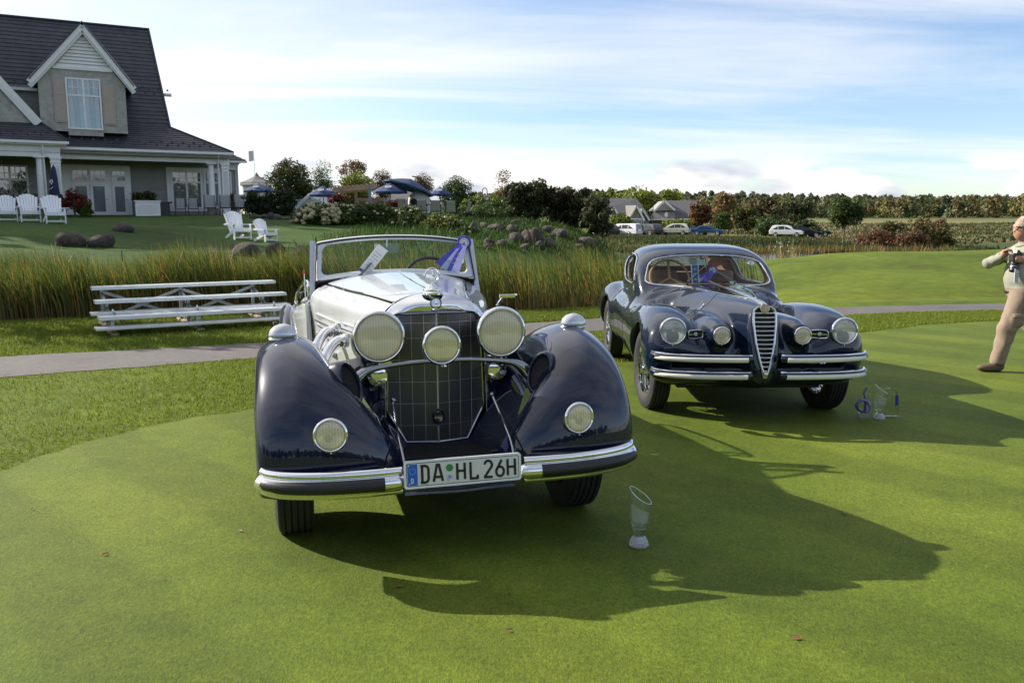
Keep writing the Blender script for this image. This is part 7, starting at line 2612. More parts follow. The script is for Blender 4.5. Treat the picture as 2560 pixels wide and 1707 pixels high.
# pergola
pa_ = at(842, 476, 53); pb_ = at(930, 468, 53)
g = hz1(pa_[0], 53)
T = empty('pergola', (pa_[0], 53, g), 0, 'brown timber pergola with grey posts behind the patio', 'pergola')
ln = pb_[0] - pa_[0]; h0, h1 = pa_[2] - g, pb_[2] - g
mb = MB(); mb.bar((-.3, 0, h0), (ln, 0, h1), .12, .22); mb.build('front_beam', mat('pale_timber', (.46, .36, .26), .7, var=.1), T)
mb = MB(); mb.bar((-.3, 2.2, h0), (ln + .6, 2.2, h1), .12, .22); mb.build('back_beam', WOOD, T)
for k in range(9):
    x = -.1 + k * ln / 8; zz_ = h0 + (h1 - h0) * x / ln + .16
    mb = MB(); mb.bar((x, -.4, zz_), (x, 2.6, zz_), .05, .14); mb.build('rafter', WOOD, T)
for x, y in ((.35, 0), (ln * .35, 2.2), (ln - .15, 0), (ln + 3.0, 0), (ln + .6, 2.2)):
    hh_ = h0 + (h1 - h0) * x / ln if x < ln + .2 else h1 - .8
    mb = MB(); mb.box((x - .08, y - .08, 0), (x + .08, y + .08, hh_)); mb.build('post', WOOD if x < ln - .3 else mat('grey_post', (.22, .26, .30), .6, var=.1), T)
mb = MB(); mb.box((ln * .5, .8, 0), (ln * .5 + 1.9, 1.0, .95)); mb.build('bar_front', WOOD, T)
# glass wind screens
for k, (p0_, p1_, y0_, y1_) in enumerate(((735, 800, 498, 522), (820, 845, 498, 522), (962, 1018, 500, 520))):
    A_, B_ = at(p0_, y1_, 50.5), at(p1_, y0_, 50.5)
    T = empty('glass_screen', (A_[0], 50.5, A_[2]), 0, ('clear glass wind screen left of the pergola', 'narrow glass wind screen at the pergola foot', 'glass wind screen behind the dining table')[k], 'screen', 'patio glass screens')
    mb = MB(); mb.box((0, 0, .05), (B_[0] - A_[0], .02, B_[2] - A_[2])); mb.build('pane', glass('screen_pane', (.80, .84, .86), .8, .22, (.7, .74, .78), base=.1), T)
    for x in (0, (B_[0] - A_[0]) / 2, B_[0] - A_[0]):
        mb = MB(); mb.box((x - .025, -.02, 0), (x + .025, .04, B_[2] - A_[2] + .05)); mb.build('post', GALV, T)
# stone oven
c_ = at(1048, 513, 50); g = hz1(c_[0], 50)
T = empty('stone_oven', (c_[0], 50, g), 0, 'pale domed outdoor oven on the patio', 'oven')
mb = MB(); mb.lathe([(.66, 0), (.66, .75), (.64, .95), (.55, 1.16), (.36, 1.32), (0, 1.40)], (0, 0, 0), (0, 0, 1), 24); mb.build('dome', mat('oven_plaster', (.50, .48, .45), .85, var=.12, vscale=3, bump=.3), T, True)
mb = MB(); mb.lathe([(.20, 0), (.20, .04), (0, .045)], (-.25, -.60, .75), (-.3, -1, 0), 18); mb.build('mouth', DARK, T)
mb = MB(); mb.cyl((.1, 0, 1.3), (.1, 0, 1.75), .07, 10); mb.build('flue', BRONZE, T)
# dining table and chairs
SLING = mat('grey_sling', (.27, .28, .27), .8, var=.1, vscale=20)


def sling_chair(nm='sling_chair', h=.98, frame=None, sling=None):
    T = empty(nm, (0, 0, 0))
    f = frame or BRONZE; m = sling or SLING
    for sx in (-1, 1):
        mb = MB(); mb.tube([(sx * .27, -.26, 0), (sx * .27, -.24, .38), (sx * .27, .20, .36), (sx * .25, .36, h)], .016, 6); mb.build('side_frame', f, T)
        mb = MB(); mb.tube([(sx * .27, .30, 0), (sx * .27, .18, .36)], .016, 6); mb.build('leg', f, T)
        mb = MB(); mb.tube([(sx * .28, -.24, .38), (sx * .28, -.25, .62), (sx * .27, .26, .64)], .016, 6); mb.build('armrest', f, T)
    mb = MB(); mb.grid(surf([[(-.25, -.26, .39), (0, -.26, .38), (.25, -.26, .39)], [(-.25, .0, .375), (0, .0, .36), (.25, .0, .375)], [(-.25, .20, .37), (0, .20, .36), (.25, .20, .37)], [(-.24, .28, .65), (0, .29, .65), (.24, .28, .65)], [(-.23, .36, h), (0, .37, h), (.23, .36, h)]], 20, 6)); o = mb.build('sling', m, T, True)
    md = o.modifiers.new('thickness', 'SOLIDIFY'); md.thickness = .012
    return T


sc0 = sling_chair()
spots = [(452, 536, 46.4, 20, 'first'), (484, 536, 46.6, 20, 'second'), (526, 537, 45.6, 22, 'third'), (566, 537, 45.8, 24, 'fourth'), (602, 538, 46.0, 26, 'fifth')]
for k, (px, py, Y, a, w) in enumerate(spots):
    o = sc0 if k == 0 else copy_tree(sc0)
    p = at(px, py, Y); o.location = (p[0], Y, hz1(p[0], Y)); o.rotation_euler = (0, 0, rad(a)); s_ = 1.12 if k > 1 else .95; o.scale = (s_,) * 3
    tag(o, f'grey sling chair in front of the porch, {w} from the left', 'chair', 'grey sling chairs before the porch')
TANS = mat('tan_sling', (.30, .29, .24), .8, var=.1, vscale=20)
dc0 = sling_chair('dining_chair', .96, BRONZE, TANS)
spots = [(1012, 537, 46.0, 150, 'pale dining chair at the left end of the patio table'), (1056, 538, 45.5, 178, 'tan dining chair with its back to the camera, left of three'), (1090, 539, 45.4, 182, 'tan dining chair with its back to the camera, middle of three'), (1127, 539, 45.4, 186, 'tan dining chair with its back to the camera, right of three'), (1160, 539, 46.0, 250, 'dining chair seen edge-on at the right end of the patio table')]
for k, (px, py, Y, a, lab) in enumerate(spots):
    o = dc0 if k == 0 else copy_tree(dc0)
    p = at(px, py, Y); o.location = (p[0], Y, hz1(p[0], Y)); o.rotation_euler = (0, 0, rad(a)); tag(o, lab, 'chair', 'dining chairs on the patio')
p = at(1092, 536, 46.6); T = empty('patio_table', (p[0], 46.6, hz1(p[0], 46.6)), 0, 'dark patio dining table among the tan chairs', 'table')
mb = MB(); mb.box((-1.1, -.45, .70), (1.1, .45, .74)); mb.build('table_top', BRONZE, T)
for x in (-1, 1):
    for y in (-.38, .38):
        mb = MB(); mb.cyl((x, y, 0), (x, y, .7), .025, 6); mb.build('leg', BRONZE, T)
p = at(405, 541, 47.0); T = empty('side_table', (p[0], 47.0, hz1(p[0], 47) - .02), HYAW, 'dark square table beside the white planter', 'table')
mb = MB(); mb.box((-.55, -.4, .68), (.55, .4, .76)); mb.build('table_top', BRONZE, T); mb = MB(); mb.box((-.42, -.32, 0), (.42, .32, .68)); mb.build('pedestal', BRONZE, T)
# dark chairs and clutter in the porch shade
for k, (px, py, Y, lab) in enumerate(((104, 541, 42.5, 'dark metal chair behind the white garden chairs'), (176, 543, 42, 'dark tall chair in front of the red flowers'), (40, 541, 43, 'dark metal chair at the left edge below the porch'))):
    o = copy_tree(sc0); p = at(px, py, Y); o.location = (p[0], Y, hz1(p[0], Y)); o.rotation_euler = (0, 0, rad(30 + 70 * k)); o.scale = (1.15,) * 3; tag(o, lab, 'chair', 'dark porch chairs')
    for c_ in o.children:
        if c_.name.startswith('sling'):
            c_.data = c_.data.copy(); c_.data.materials.clear(); c_.data.materials.append(BRONZE)
p = at(42, 520, 42.0); T = empty('branch_sculpture', (p[0], 42, hz1(p[0], 42)), 0, 'bundle of grey criss-crossed branches under the porch', 'sculpture')
rr_ = np.random.default_rng(77)
for k in range(14):
    a, b_ = rr_.uniform(-.7, .7), rr_.uniform(-.9, .9); z0 = rr_.uniform(.2, .6)
    mb = MB(); mb.tube([(a, rr_.uniform(-.2, .2), z0), (a * .3 + b_ * .5, 0, z0 + .55), (b_, rr_.uniform(-.2, .2), z0 + rr_.uniform(.7, 1.3))], [.035, .03, .02], 6); mb.build('branch', mat('grey_driftwood', (.22, .19, .17), .8, var=.2), T, True)

# pavilion roof with a flag behind the clubhouse, tent gable, grey roofs
c_ = at(644, 500, 95); g = hz1(c_[0], 95)
T = empty('octagonal_pavilion', (c_[0], 95, g), 0, 'cream octagonal building with a grey peaked roof behind the clubhouse', 'building')
w = 84 / FPX * 95 / 2; ze = at(640, 459, 95)[2] - g; zt = at(638, 437, 95)[2] - g
CREAMW = mat('cream_wall', (.52, .49, .44), .7, var=.06)
mb = MB(); mb.lathe([(w * .86, 0), (w * .86, ze)], (0, 0, 0), (0, 0, 1), 8); mb.build('wall', CREAMW, T)
mb = MB(); mb.lathe([(w * 1.04, ze), (w * 1.04, ze + .06), (w * .55, ze + (zt - ze) * .42), (w * .16, ze + (zt - ze) * .82), (.0, zt + .3)], (0, 0, 0), (0, 0, 1), 8); mb.build('roof', mat('weathered_shingle', (.17, .16, .15), .85, var=.15), T)
mb = MB(); mb.lathe([(w * 1.0, ze - .25), (w * 1.06, ze - .2), (w * 1.06, ze), (w * .8, ze)], (0, 0, 0), (0, 0, 1), 8); mb.build('cornice', TRIM, T)
mb = MB(); mb.lathe([(w * .88, ze * .38), (w * .96, ze * .40), (w * .96, ze * .46), (w * .86, ze * .48)], (0, 0, 0), (0, 0, 1), 8); mb.build('band', TRIM, T)
for k in range(8):
    a = 2 * math.pi * (k + .5) / 8
    mb = MB(); c2 = np.array([w * .80 * math.cos(a), w * .80 * math.sin(a), ze * .72]); mb.bar(c2 + np.array([0, 0, -ze * .14]), c2 + np.array([0, 0, ze * .14]), w * .45, .04, up=(math.cos(a), math.sin(a), 0)); mb.build('window', mat('door_pane'), T)
fp0 = at(637, 437, 96); fp1 = at(634, 375, 96)
T = empty('flagpole', (fp0[0], 96, fp0[2]), 0, 'thin flagpole above the octagonal roof', 'flagpole')
mb = MB(); mb.cyl((0, 0, -zt - 1), (fp1[0] - fp0[0], 0, fp1[2] - fp0[2]), .05, 6, .03); mb.build('pole', TRIM, T)
A = [[(fp1[0] - fp0[0] - .05 - .55 * u, .08 * math.sin(u * 6), fp1[2] - fp0[2] - .05 - 1.15 * v - .12 * u) for u in np.linspace(0, 1, 8)] for v in np.linspace(0, 1, 5)]
T2 = MB(); T2.grid(A); fl = T2.build('flag', mat('pale_flag', (.66, .62, .68), .8, var=.12, vscale=5), None, True, loc=(fp0[0], 96, fp0[2])); tag(fl, 'pale washed-out flag on the thin pole', 'flag')


def shed(px0, px1, pyb, pye, pyr, Y, label, rc, wc, depth=6.0, front=False):
    A_ = at(px0, pyb, Y); B_ = at(px1, pyb, Y); w = B_[0] - A_[0]
    g = hz1((A_[0] + B_[0]) / 2, Y)
    T = empty('far_building', (A_[0], Y, g), 0, label, 'building')
    he = at(px0, pye, Y)[2] - g; hr = at(px0, pyr, Y)[2] - g
    mb = MB(); mb.box((0, 0, 0), (w, depth, he)); mb.build('wall', wc, T)
    if front:
        mb = MB(); mb.add([(0, 0, he), (w, 0, he), (w / 2, 0, hr)], [(0, 1, 2)]); mb.build('gable', wc, T)
        for a, b_ in (((-.2, -.2, he - .1), (w / 2, -.2, hr + .1)), ((w + .2, -.2, he - .1), (w / 2, -.2, hr + .1))):
            mb = MB(); mb.bar(a, b_, .06, .22); mb.build('rake_board', TRIM, T)
        mb = MB(); mb.add([(-.25, -.25, he - .1), (w / 2, -.25, hr + .1), (w / 2, depth, hr + .1), (-.25, depth, he - .1), (w + .25, -.25, he - .1), (w + .25, depth, he - .1)], [(0, 1, 2, 3), (1, 4, 5, 2)]); mb.build('roof', rc, T)
    else:
        mb = MB(); mb.add([(-.3, -.3, he), (w + .3, -.3, he), (w - .4, depth / 2, hr), (.4, depth / 2, hr), (-.3, depth, he), (w + .3, depth, he)], [(0, 1, 2, 3), (3, 2, 5, 4), (0, 3, 4), (1, 5, 2)]); mb.build('roof', rc, T)
    return T


GREYR = mat('grey_asphalt_roof', (.085, .083, .092), .85, var=.15, vscale=.8)
shed(748, 806, 522, 516, 491, 58, 'white gable roof edge rising left of the pergola', mat('pale_roof', (.45, .46, .46), .8), CREAMW, 5, True)
shed(700, 790, 520, 495, 482, 75, 'low grey roof behind the left parasol', GREYR, mat('grey_wall', (.25, .25, .24), .7))
shed(965, 1060, 520, 500, 475, 85, 'grey roof behind the big tilted parasol', GREYR, mat('grey_wall'))
shed(1185, 1240, 520, 500, 486, 100, 'low grey roof left of the dark shrubs', GREYR, mat('grey_wall'))
A_ = at(1210, 500, 90)
T = empty('hooked_lamp', (A_[0], 90, A_[2] - 3), 0, 'hooked lamp post above the grassy hedge', 'lamp post')
mb = MB(); mb.tube(catn([(-.16, 0, 0), (-.16, 0, 3.6), (-.12, 0, 4.1), (.15, 0, 4.25), (.32, 0, 4.0), (.34, 0, 3.5)], 24), .05, 6); mb.build('post', BRONZE, T); mb = MB(); mb.lathe([(.04, .1), (.18, -.1), (0, -.12)], (.34, 0, 3.4), (0, 0, 1), 10); mb.build('shade', BRONZE, T)

# ------------------------------------------------------------------ two grey houses by the car park
SHW = boardmat('far_grey_siding', (.23, .22, .20), .3)
BRW = boardmat('far_brown_siding', (.17, .15, .125), .3)
Z5 = lambda x, y, Y: at(1160 + x / 3.675, 420 + y / 3.675, Y)


def zpoly(pts, Y, y0):
    return [(p[0], y0, p[2]) for p in (Z5(x, y, Y) for x, y in pts)]


Y = 142.0
o_ = Z5(1430, 620, Y); gz0 = hz1(o_[0], Y)
HA = empty('gabled_house', (0, 0, 0), 0, 'grey house with three white-trimmed gables behind the white van', 'house')


def zprism(name, pts, Yf, d, m, par, back=0.0):
    """outline traced at depth Yf, extruded away from the camera"""
    P_ = [Z5(x, y, Yf) for x, y in pts]
    n = len(P_); V = [(p[0], Yf, p[2]) for p in P_] + [(p[0], Yf + d, p[2] + back) for p in P_]
    mb = MB(); mb.add(V, [tuple(range(n)), tuple(range(2 * n - 1, n - 1, -1))] + [(i, n + i, n + (i + 1) % n, (i + 1) % n) for i in range(n)])
    return mb.build(name, m, par)


def rake(par, a, b_, Yf, w=.28):
    A_, B_ = Z5(*a, Yf), Z5(*b_, Yf)
    mb = MB(); mb.bar((A_[0], Yf - .1, A_[2]), (B_[0], Yf - .1, B_[2]), .12, w); mb.build('rake_board', TRIM, par)


zprism('wall', [(1195, 640), (1700, 640), (1700, 470), (1195, 440)], Y + 3, 9, SHW, HA)
zz_ = lambda x, y, dy=0: tuple(Z5(x, y, Y + dy) * np.array([1, 0, 1]) + np.array([0, Y + dy, 0]))
mb = MB(); mb.add([zz_(1165, 420, 2), zz_(1725, 472, 2), zz_(1588, 283, 8), zz_(1195, 272, 8)], [(0, 1, 2, 3)]); mb.build('main_roof', GREYR, HA)
mb = MB(); mb.add([zz_(1725, 472, 2), zz_(1700, 470, 14), zz_(1588, 283, 8)], [(0, 1, 2)]); mb.build('hip_roof', GREYR, HA)
for (ax, ay, lx, ly, rx, ry, wb, d0) in ((1382, 370, 1345, 445, 1428, 455, 640, 1.5), (1585, 348, 1528, 445, 1655, 480, 640, 0), (1640, 380, 1625, 420, 1702, 480, 640, 2.2)):
    zprism('gable_bay', [(lx + 8, wb), (rx - 6, wb), (rx - 6, ry), (ax, ay + 8), (lx + 8, ly)], Y + d0, 6, SHW, HA)
    mb = MB(); mb.add([zz_(lx - 4, ly + 4, d0 - .4), zz_(ax, ay - 4, d0 - .4), zz_(ax - 110, ay - 2, d0 + 6), zz_(lx - 80, ly - 10, d0 + 6), zz_(rx + 4, ry + 4, d0 - .4), zz_(rx + 4, ry - 20, d0 + 6)], [(0, 1, 2, 3), (1, 4, 5, 2)]); mb.build('gable_roof', mat('brownish_roof', (.15, .135, .125), .85, var=.12), HA)
    rake(HA, (lx - 3, ly + 4), (ax, ay), Y + d0 - .3); rake(HA, (rx + 3, ry + 4), (ax, ay), Y + d0 - .3)
mb = MB(); A_, B_ = Z5(1535, 468, Y - .1), Z5(1640, 470, Y - .1); mb.bar((A_[0], Y - .1, A_[2]), (B_[0], Y - .1, B_[2]), .1, .2); mb.build('gable_band', TRIM, HA)
for (x0, x1, y0, y1, d0) in ((1365, 1390, 480, 530, 1.4), (1610, 1625, 478, 540, -.1), (1632, 1648, 478, 540, -.1), (1560, 1590, 490, 540, -.1)):
    zprism('window', [(x0 - 4, y1 + 4), (x1 + 4, y1 + 4), (x1 + 4, y0 - 4), (x0 - 4, y0 - 4)], Y + d0 - .06, .04, TRIM, HA)
    zprism('pane', [(x0, y1), (x1, y1), (x1, y0), (x0, y0)], Y + d0 - .10, .03, mat('door_pane'), HA)
HB = empty('barn_house', (0, 0, 0), 0, 'grey roofed house with one broad gable right of the gabled house', 'house')
Y = 146.0
zprism('wall', [(1715, 630), (2085, 630), (2085, 478), (1715, 478)], Y + 1, 9, BRW, HB)
zprism('gable_wall', [(1742, 396), (1936, 388), (1840, 302)], Y, 6, SHW, HB)
mb = MB(); mb.add([zz_(1700, 480, -1), zz_(1950, 474, -1), zz_(1936, 384, .5), zz_(1742, 396, .5)], [(0, 1, 2, 3)]); mb.build('skirt_roof', mat('weathered_shingle'), HB)
mb = MB(); mb.add([zz_(1950, 474, -1), zz_(2120, 478, -1), zz_(2140, 300, 6), zz_(1842, 298, 6), zz_(1936, 384, .2)], [(0, 1, 2, 3, 4)]); mb.build('main_roof', GREYR, HB)
mb = MB(); mb.add([zz_(1742, 396, .2), zz_(1842, 298, 0), zz_(1842, 298, 6), zz_(1700, 420, 6)], [(0, 1, 2, 3)]); mb.build('roof_side', GREYR, HB)
rake(HB, (1742, 398), (1841, 300), Y - .3, .32); rake(HB, (1938, 390), (1841, 300), Y - .3, .32)
mb = MB(); A_, B_ = Z5(1705, 474, Y - 1.1), Z5(2110, 470, Y - 1.1); mb.bar((A_[0], Y - 1.1, A_[2]), (B_[0], Y - 1.1, B_[2]), .1, .22); mb.build('eave_board', TRIM, HB)
mb = MB(); A_ = Z5(1857, 430, Y - .6); mb.lathe([(.28, 0), (.28, .05), (0, .06)], (A_[0], Y - .8, A_[2]), (0, -1, 0), 14, sb=1.5); mb.build('oval_vent', TRIM, HB)
A_ = Z5(1733, 545, 138); T = empty('lamp_post', (A_[0], 138, A_[2] - .3), 0, 'thin lamp post standing between the two grey houses', 'lamp post')
mb = MB(); mb.cyl((0, 0, -1), (0, 0, Z5(1733, 262, 138)[2] - A_[2]), .07, 6); mb.build('post', BRONZE, T); zt_ = Z5(1733, 262, 138)[2] - A_[2]; mb = MB(); mb.box((-.9, -.2, zt_), (.2, .2, zt_ + .12)); mb.build('lamp_head', BRONZE, T)
A_ = at(1982, 580, 128); T = empty('lamp_post', (A_[0], 128, A_[2]), 0, 'thin lamp post behind the white parked car on the right', 'lamp post')
zt_ = at(1980, 523, 128)[2] - A_[2]; mb = MB(); mb.cyl((0, 0, -1), (0, 0, zt_), .07, 6); mb.build('post', BRONZE, T); mb = MB(); mb.box((-.9, -.2, zt_), (.2, .2, zt_ + .12)); mb.build('lamp_head', BRONZE, T)


# ------------------------------------------------------------------ parked cars
CARG = mat('car_glass', (.012, .014, .016), .06, coat=1, var=.2)


def parked(px, py, Y, rz, kind, col, name, label, L_=4.6, sc=1.0):
    p = at(px, py, Y)
    T = empty(name, (p[0], Y, hz1(p[0], Y)), rad(rz), label, 'car', 'cars in the far car park')
    T.scale = (sc,) * 3
    paint = carpaint(name + '_paint_' + str(len(bpy.data.materials)), col, rough=.4)
    W = .90
    if kind == 'van':
        lo_ = [(-2.5, .35), (2.5, .35), (2.52, .8), (2.46, 1.05), (-1.5, 1.02), (-2.35, .88), (-2.52, .7)]; hi_ = [(2.46, 1.05), (2.25, 1.72), (1.9, 1.78), (-.4, 1.75), (-.75, 1.68), (-1.55, 1.02)]; win = [(2.0, 1.08), (1.95, 1.58), (-.35, 1.60), (-1.05, 1.08)]
    elif kind == 'suv':
        lo_ = [(-2.25, .35), (2.25, .35), (2.3, .8), (2.22, 1.02), (-1.1, .98), (-2.1, .90), (-2.3, .7)]; hi_ = [(2.22, 1.02), (1.85, 1.55), (1.5, 1.64), (-.1, 1.62), (-.4, 1.56), (-1.15, .98)]; win = [(1.85, 1.06), (1.6, 1.48), (-.1, 1.52), (-.8, 1.04)]
    else:
        lo_ = [(-2.3, .32), (2.3, .32), (2.32, .75), (2.2, .95), (-1.0, .90), (-2.1, .80), (-2.32, .6)]; hi_ = [(1.75, .95), (1.1, 1.36), (.8, 1.42), (-.1, 1.40), (-.35, 1.35), (-1.05, .90)]; win = [(1.45, .97), (.98, 1.29), (-.08, 1.31), (-.75, .94)]
    mb = MB(); mb.prism(lo_, lambda u, v, w: (u, w * (1 - .04 * max(0, v - .5)), v), -W, W); b_ = mb.build('body', paint, T); md = b_.modifiers.new('round', 'BEVEL'); md.width = .09; md.segments = 3
    mb = MB(); mb.prism(hi_, lambda u, v, w: (u, w * (1 - .30 * max(0, v - 1.0)), v), -W * .97, W * .97); b2_ = mb.build('cabin', paint, T); md = b2_.modifiers.new('round', 'BEVEL'); md.width = .07; md.segments = 3
    for s in (-1, 1):
        n = len(win); xs = [q[0] for q in win]
        for (f0, f1) in ((0, .36), (.39, .70), (.73, 1.0)):
            lo2, hi2 = min(xs), max(xs); a_, c_ = lo2 + (hi2 - lo2) * f0, lo2 + (hi2 - lo2) * f1
            zb = win[0][1]; zt0 = np.interp(a_, [win[3][0], win[2][0], win[1][0], win[0][0]], [win[3][1], win[2][1], win[1][1], win[0][1]]); zt1 = np.interp(c_, [win[3][0], win[2][0], win[1][0], win[0][0]], [win[3][1], win[2][1], win[1][1], win[0][1]])
            yy = lambda z: s * W * .97 * (1 - .30 * max(0, z - 1.0)) + s * .006
            mb = MB(); mb.add([(a_, yy(zb), zb), (c_, yy(zb), zb), (c_, yy(zt1), zt1), (a_, yy(zt0), zt0)], [(0, 1, 2, 3)[::s]]); mb.build('side_window', CARG, T)
        for x in (-1.45, 1.40):
            mb = MB(); mb.lathe([(.22, -.02), (.31, -.02), (.345, .04), (.345, .18), (.31, .215), (.21, .21), (.19, .17), (0, .19)], (x, s * (W - .2), .335), (0, s, 0), 20); mb.cur = 0; w_ = mb.build('wheel', RUBBER, T, True, 40)
            mb = MB(); mb.lathe([(.21, .212), (.20, .218), (.06, .20), (0, .205)], (x, s * (W - .2), .335), (0, s, 0), 16); mb.build('rim', ALLOY, w_, True)
        r1 = hi_[0]; mb = MB(); mb.box((lo_[3][0] - .06, s * W * .80 - .12, .78), (lo_[3][0] + .10, s * W * .80 + .12, 1.0)); mb.build('tail_lamp', mat('tail_red', (.30, .015, .012), .2, coat=1, var=0), T)
        mb = MB(); mb.box((lo_[5][0] - .10, s * W * .74 - .16, .66), (lo_[5][0] + .12, s * W * .74 + .16, .82)); mb.build('head_lamp', mat('head_clear', (.65, .67, .70), .12, coat=1, var=0), T)
    a_, c_ = hi_[0], hi_[1]
    f = lambda q, o: (q[0] + o, q[1])
    mb = MB(); e = .025; z0, z1 = a_[1] + .06, c_[1] - .06
    xr = lambda z: np.interp(z, [a_[1], c_[1]], [a_[0], c_[0]]) + e
    mb.add([(xr(z0), -W * .78, z0), (xr(z0), W * .78, z0), (xr(z1), W * .66, z1), (xr(z1), -W * .66, z1)], [(0, 1, 2, 3)]); mb.build('rear_window', CARG, T)
    a_, c_ = hi_[-1], hi_[-2]
    xr = lambda z: np.interp(z, [a_[1], c_[1]], [a_[0], c_[0]]) - e
    z0, z1 = a_[1] + .05, c_[1] - .03
    mb = MB(); mb.add([(xr(z0), -W * .80, z0), (xr(z1), -W * .66, z1), (xr(z1), W * .66, z1), (xr(z0), W * .80, z0)], [(0, 1, 2, 3)]); mb.build('windscreen', CARG, T)
    return T


parked(1559, 593, 116, -38, 'van', (.70, .70, .71), 'minivan', 'white minivan parked before the gabled house')
parked(1618, 591, 118, -55, 'suv', (.03, .035, .042), 'parked_car', 'dark grey hatchback right behind the white minivan')
parked(1685, 588, 119, -22, 'suv', (.62, .58, .48), 'parked_car', 'cream estate car before the broad gabled house')
parked(1733, 588, 121, 150, 'sedan', (.02, .022, .028), 'parked_car', 'black car squeezed between the cream and the blue cars')
parked(1769, 590, 120, 160, 'sedan', (.025, .10, .24), 'parked_car', 'blue car parked by the red maple')
parked(1512, 594, 116, -60, 'suv', (.015, .02, .03), 'parked_car', 'dark car half hidden by the shrubs left of the minivan')
parked(1966, 594, 118, 155, 'suv', (.72, .72, .73), 'parked_car', 'white car parked alone at the right of the car park')
parked(2012, 594, 120, 165, 'sedan', (.012, .013, .016), 'parked_car', 'black car next to the lone white car')
parked(2036, 592, 126, 165, 'sedan', (.02, .024, .03), 'parked_car', 'dark car behind the black one')

# white flowering weed at the pond, small leaves on the green
c_ = at(1957, 640, 40)
T = empty('flowering_weed', (c_[0], 40, hz1(c_[0], 40)), 0, 'tall white-flowered weed at the pond edge right of the coupe roof', 'plant')
rr_ = np.random.default_rng(31); mb = MB()
for k in range(26):
    a = rr_.uniform(0, 6.28); mb.tube([(0.1 * math.cos(a), .1 * math.sin(a), 0), (.25 * math.cos(a), .25 * math.sin(a), .8), (.5 * math.cos(a), .5 * math.sin(a), rr_.uniform(1.0, 1.7))], .012, 4)
mb.build('stems', mat('weed_stem', (.12, .14, .05), .7), T); T.children[0]['kind'] = 'stuff'
mb = MB()
for k in range(26):
    a = rr_.uniform(0, 6.28); r = rr_.uniform(.05, .5); mb.ball((r * math.cos(a), r * math.sin(a), rr_.uniform(.7, 1.5)), rr_.uniform(.02, .05), 6, 4)
mb.build('blossoms', mat('weed_white', (.42, .42, .34), .8), T); T.children[1]['kind'] = 'stuff'
leafm = mat('fallen_leaf', (.20, .075, .04), .7, var=.3, vscale=60)
for k, (px, py) in enumerate(((408, 1450), (80, 1277), (1000, 1470), (1272, 1485), (1272, 1580), (2110, 1288), (1075, 1066), (600, 1330), (262, 1390), (380, 1078), (1510, 1195), (1990, 1600))):
    g = gnd(px, py); mb = MB(); s_ = .010 + .004 * (k % 3)
    mb.add([(-s_, 0, .002), (0, -s_ * .6, .006), (s_, 0, .003), (0, s_ * .6, .005), (s_ * 1.4, .002, .006)], [(0, 1, 2, 3), (2, 4, 3)])
    o = mb.build('fallen_leaf', leafm, None, loc=(g[0], g[1], .008), rot=(.2, .1, k * 1.7)); tag(o, 'tiny fallen brown leaf lying on the putting green', 'leaf', 'fallen leaves on the green')
# the tree out of frame on the left whose shadow crosses the path
_t = tree(-330, 800, 120, 380, 13.5, 'leafy young tree beside the path beyond the left edge', G2, clumps=44, per=40, trunk=.45, leaf=.09, sparse=.16, base_on_ground=True)

# unseen tall trees added beside and behind the clubhouse to keep the lawn in shade
for k, (x_, y_, h_, w_) in enumerate(((-35, 36.5, 15, 9), (-41, 42, 18, 10), (-47, 39, 19, 11), (-40, 52, 20, 10), (-52, 50, 20, 11))):
    g_ = hz1(x_, y_); pxx = CX + FPX * x_ / y_; 
    T = tree(pxx, HORIZ - (g_ - CAMH) / y_ * FPX, HORIZ - (g_ + h_ - CAMH) / y_ * FPX, w_ / y_ * FPX, y_, ['first', 'second', 'third', 'fourth', 'fifth', 'sixth'][k] + ' unseen tall tree added to shade the lawn, beyond the left end of the clubhouse', G2, 'tree', 'unseen trees added to shade the lawn', clumps=70, per=90, leaf=.45, trunk=.14)

# ------------------------------------------------------------------ the photographer walking in from the right
MO = gnd(2506, 926)
MS = 8.82 / FPX * 1.003
mo_ = np.array([MO[0], MO[1], 0.0])


def rc(x, y, z, a, b_, ra, rb_):
    """rounded cone distance"""
    a = np.array(a); b_ = np.array(b_)
    d = b_ - a; L2 = (d ** 2).sum()
    t_ = np.clip(((x - a[0]) * d[0] + (y - a[1]) * d[1] + (z - a[2]) * d[2]) / L2, 0, 1)
    q = np.sqrt((x - a[0] - d[0] * t_) ** 2 + (y - a[1] - d[1] * t_) ** 2 + (z - a[2] - d[2] * t_) ** 2)
    return q - (ra + (rb_ - ra) * t_)


def el(x, y, z, c, r):
    k = np.sqrt(((x - c[0]) / r[0]) ** 2 + ((y - c[1]) / r[1]) ** 2 + ((z - c[2]) / r[2]) ** 2)
    return (k - 1) * min(r)


HC = (.092, -.01, 1.508)          # head
WR_F, WR_N = (-.105, .010, 1.215), (.075, -.125, 1.165)


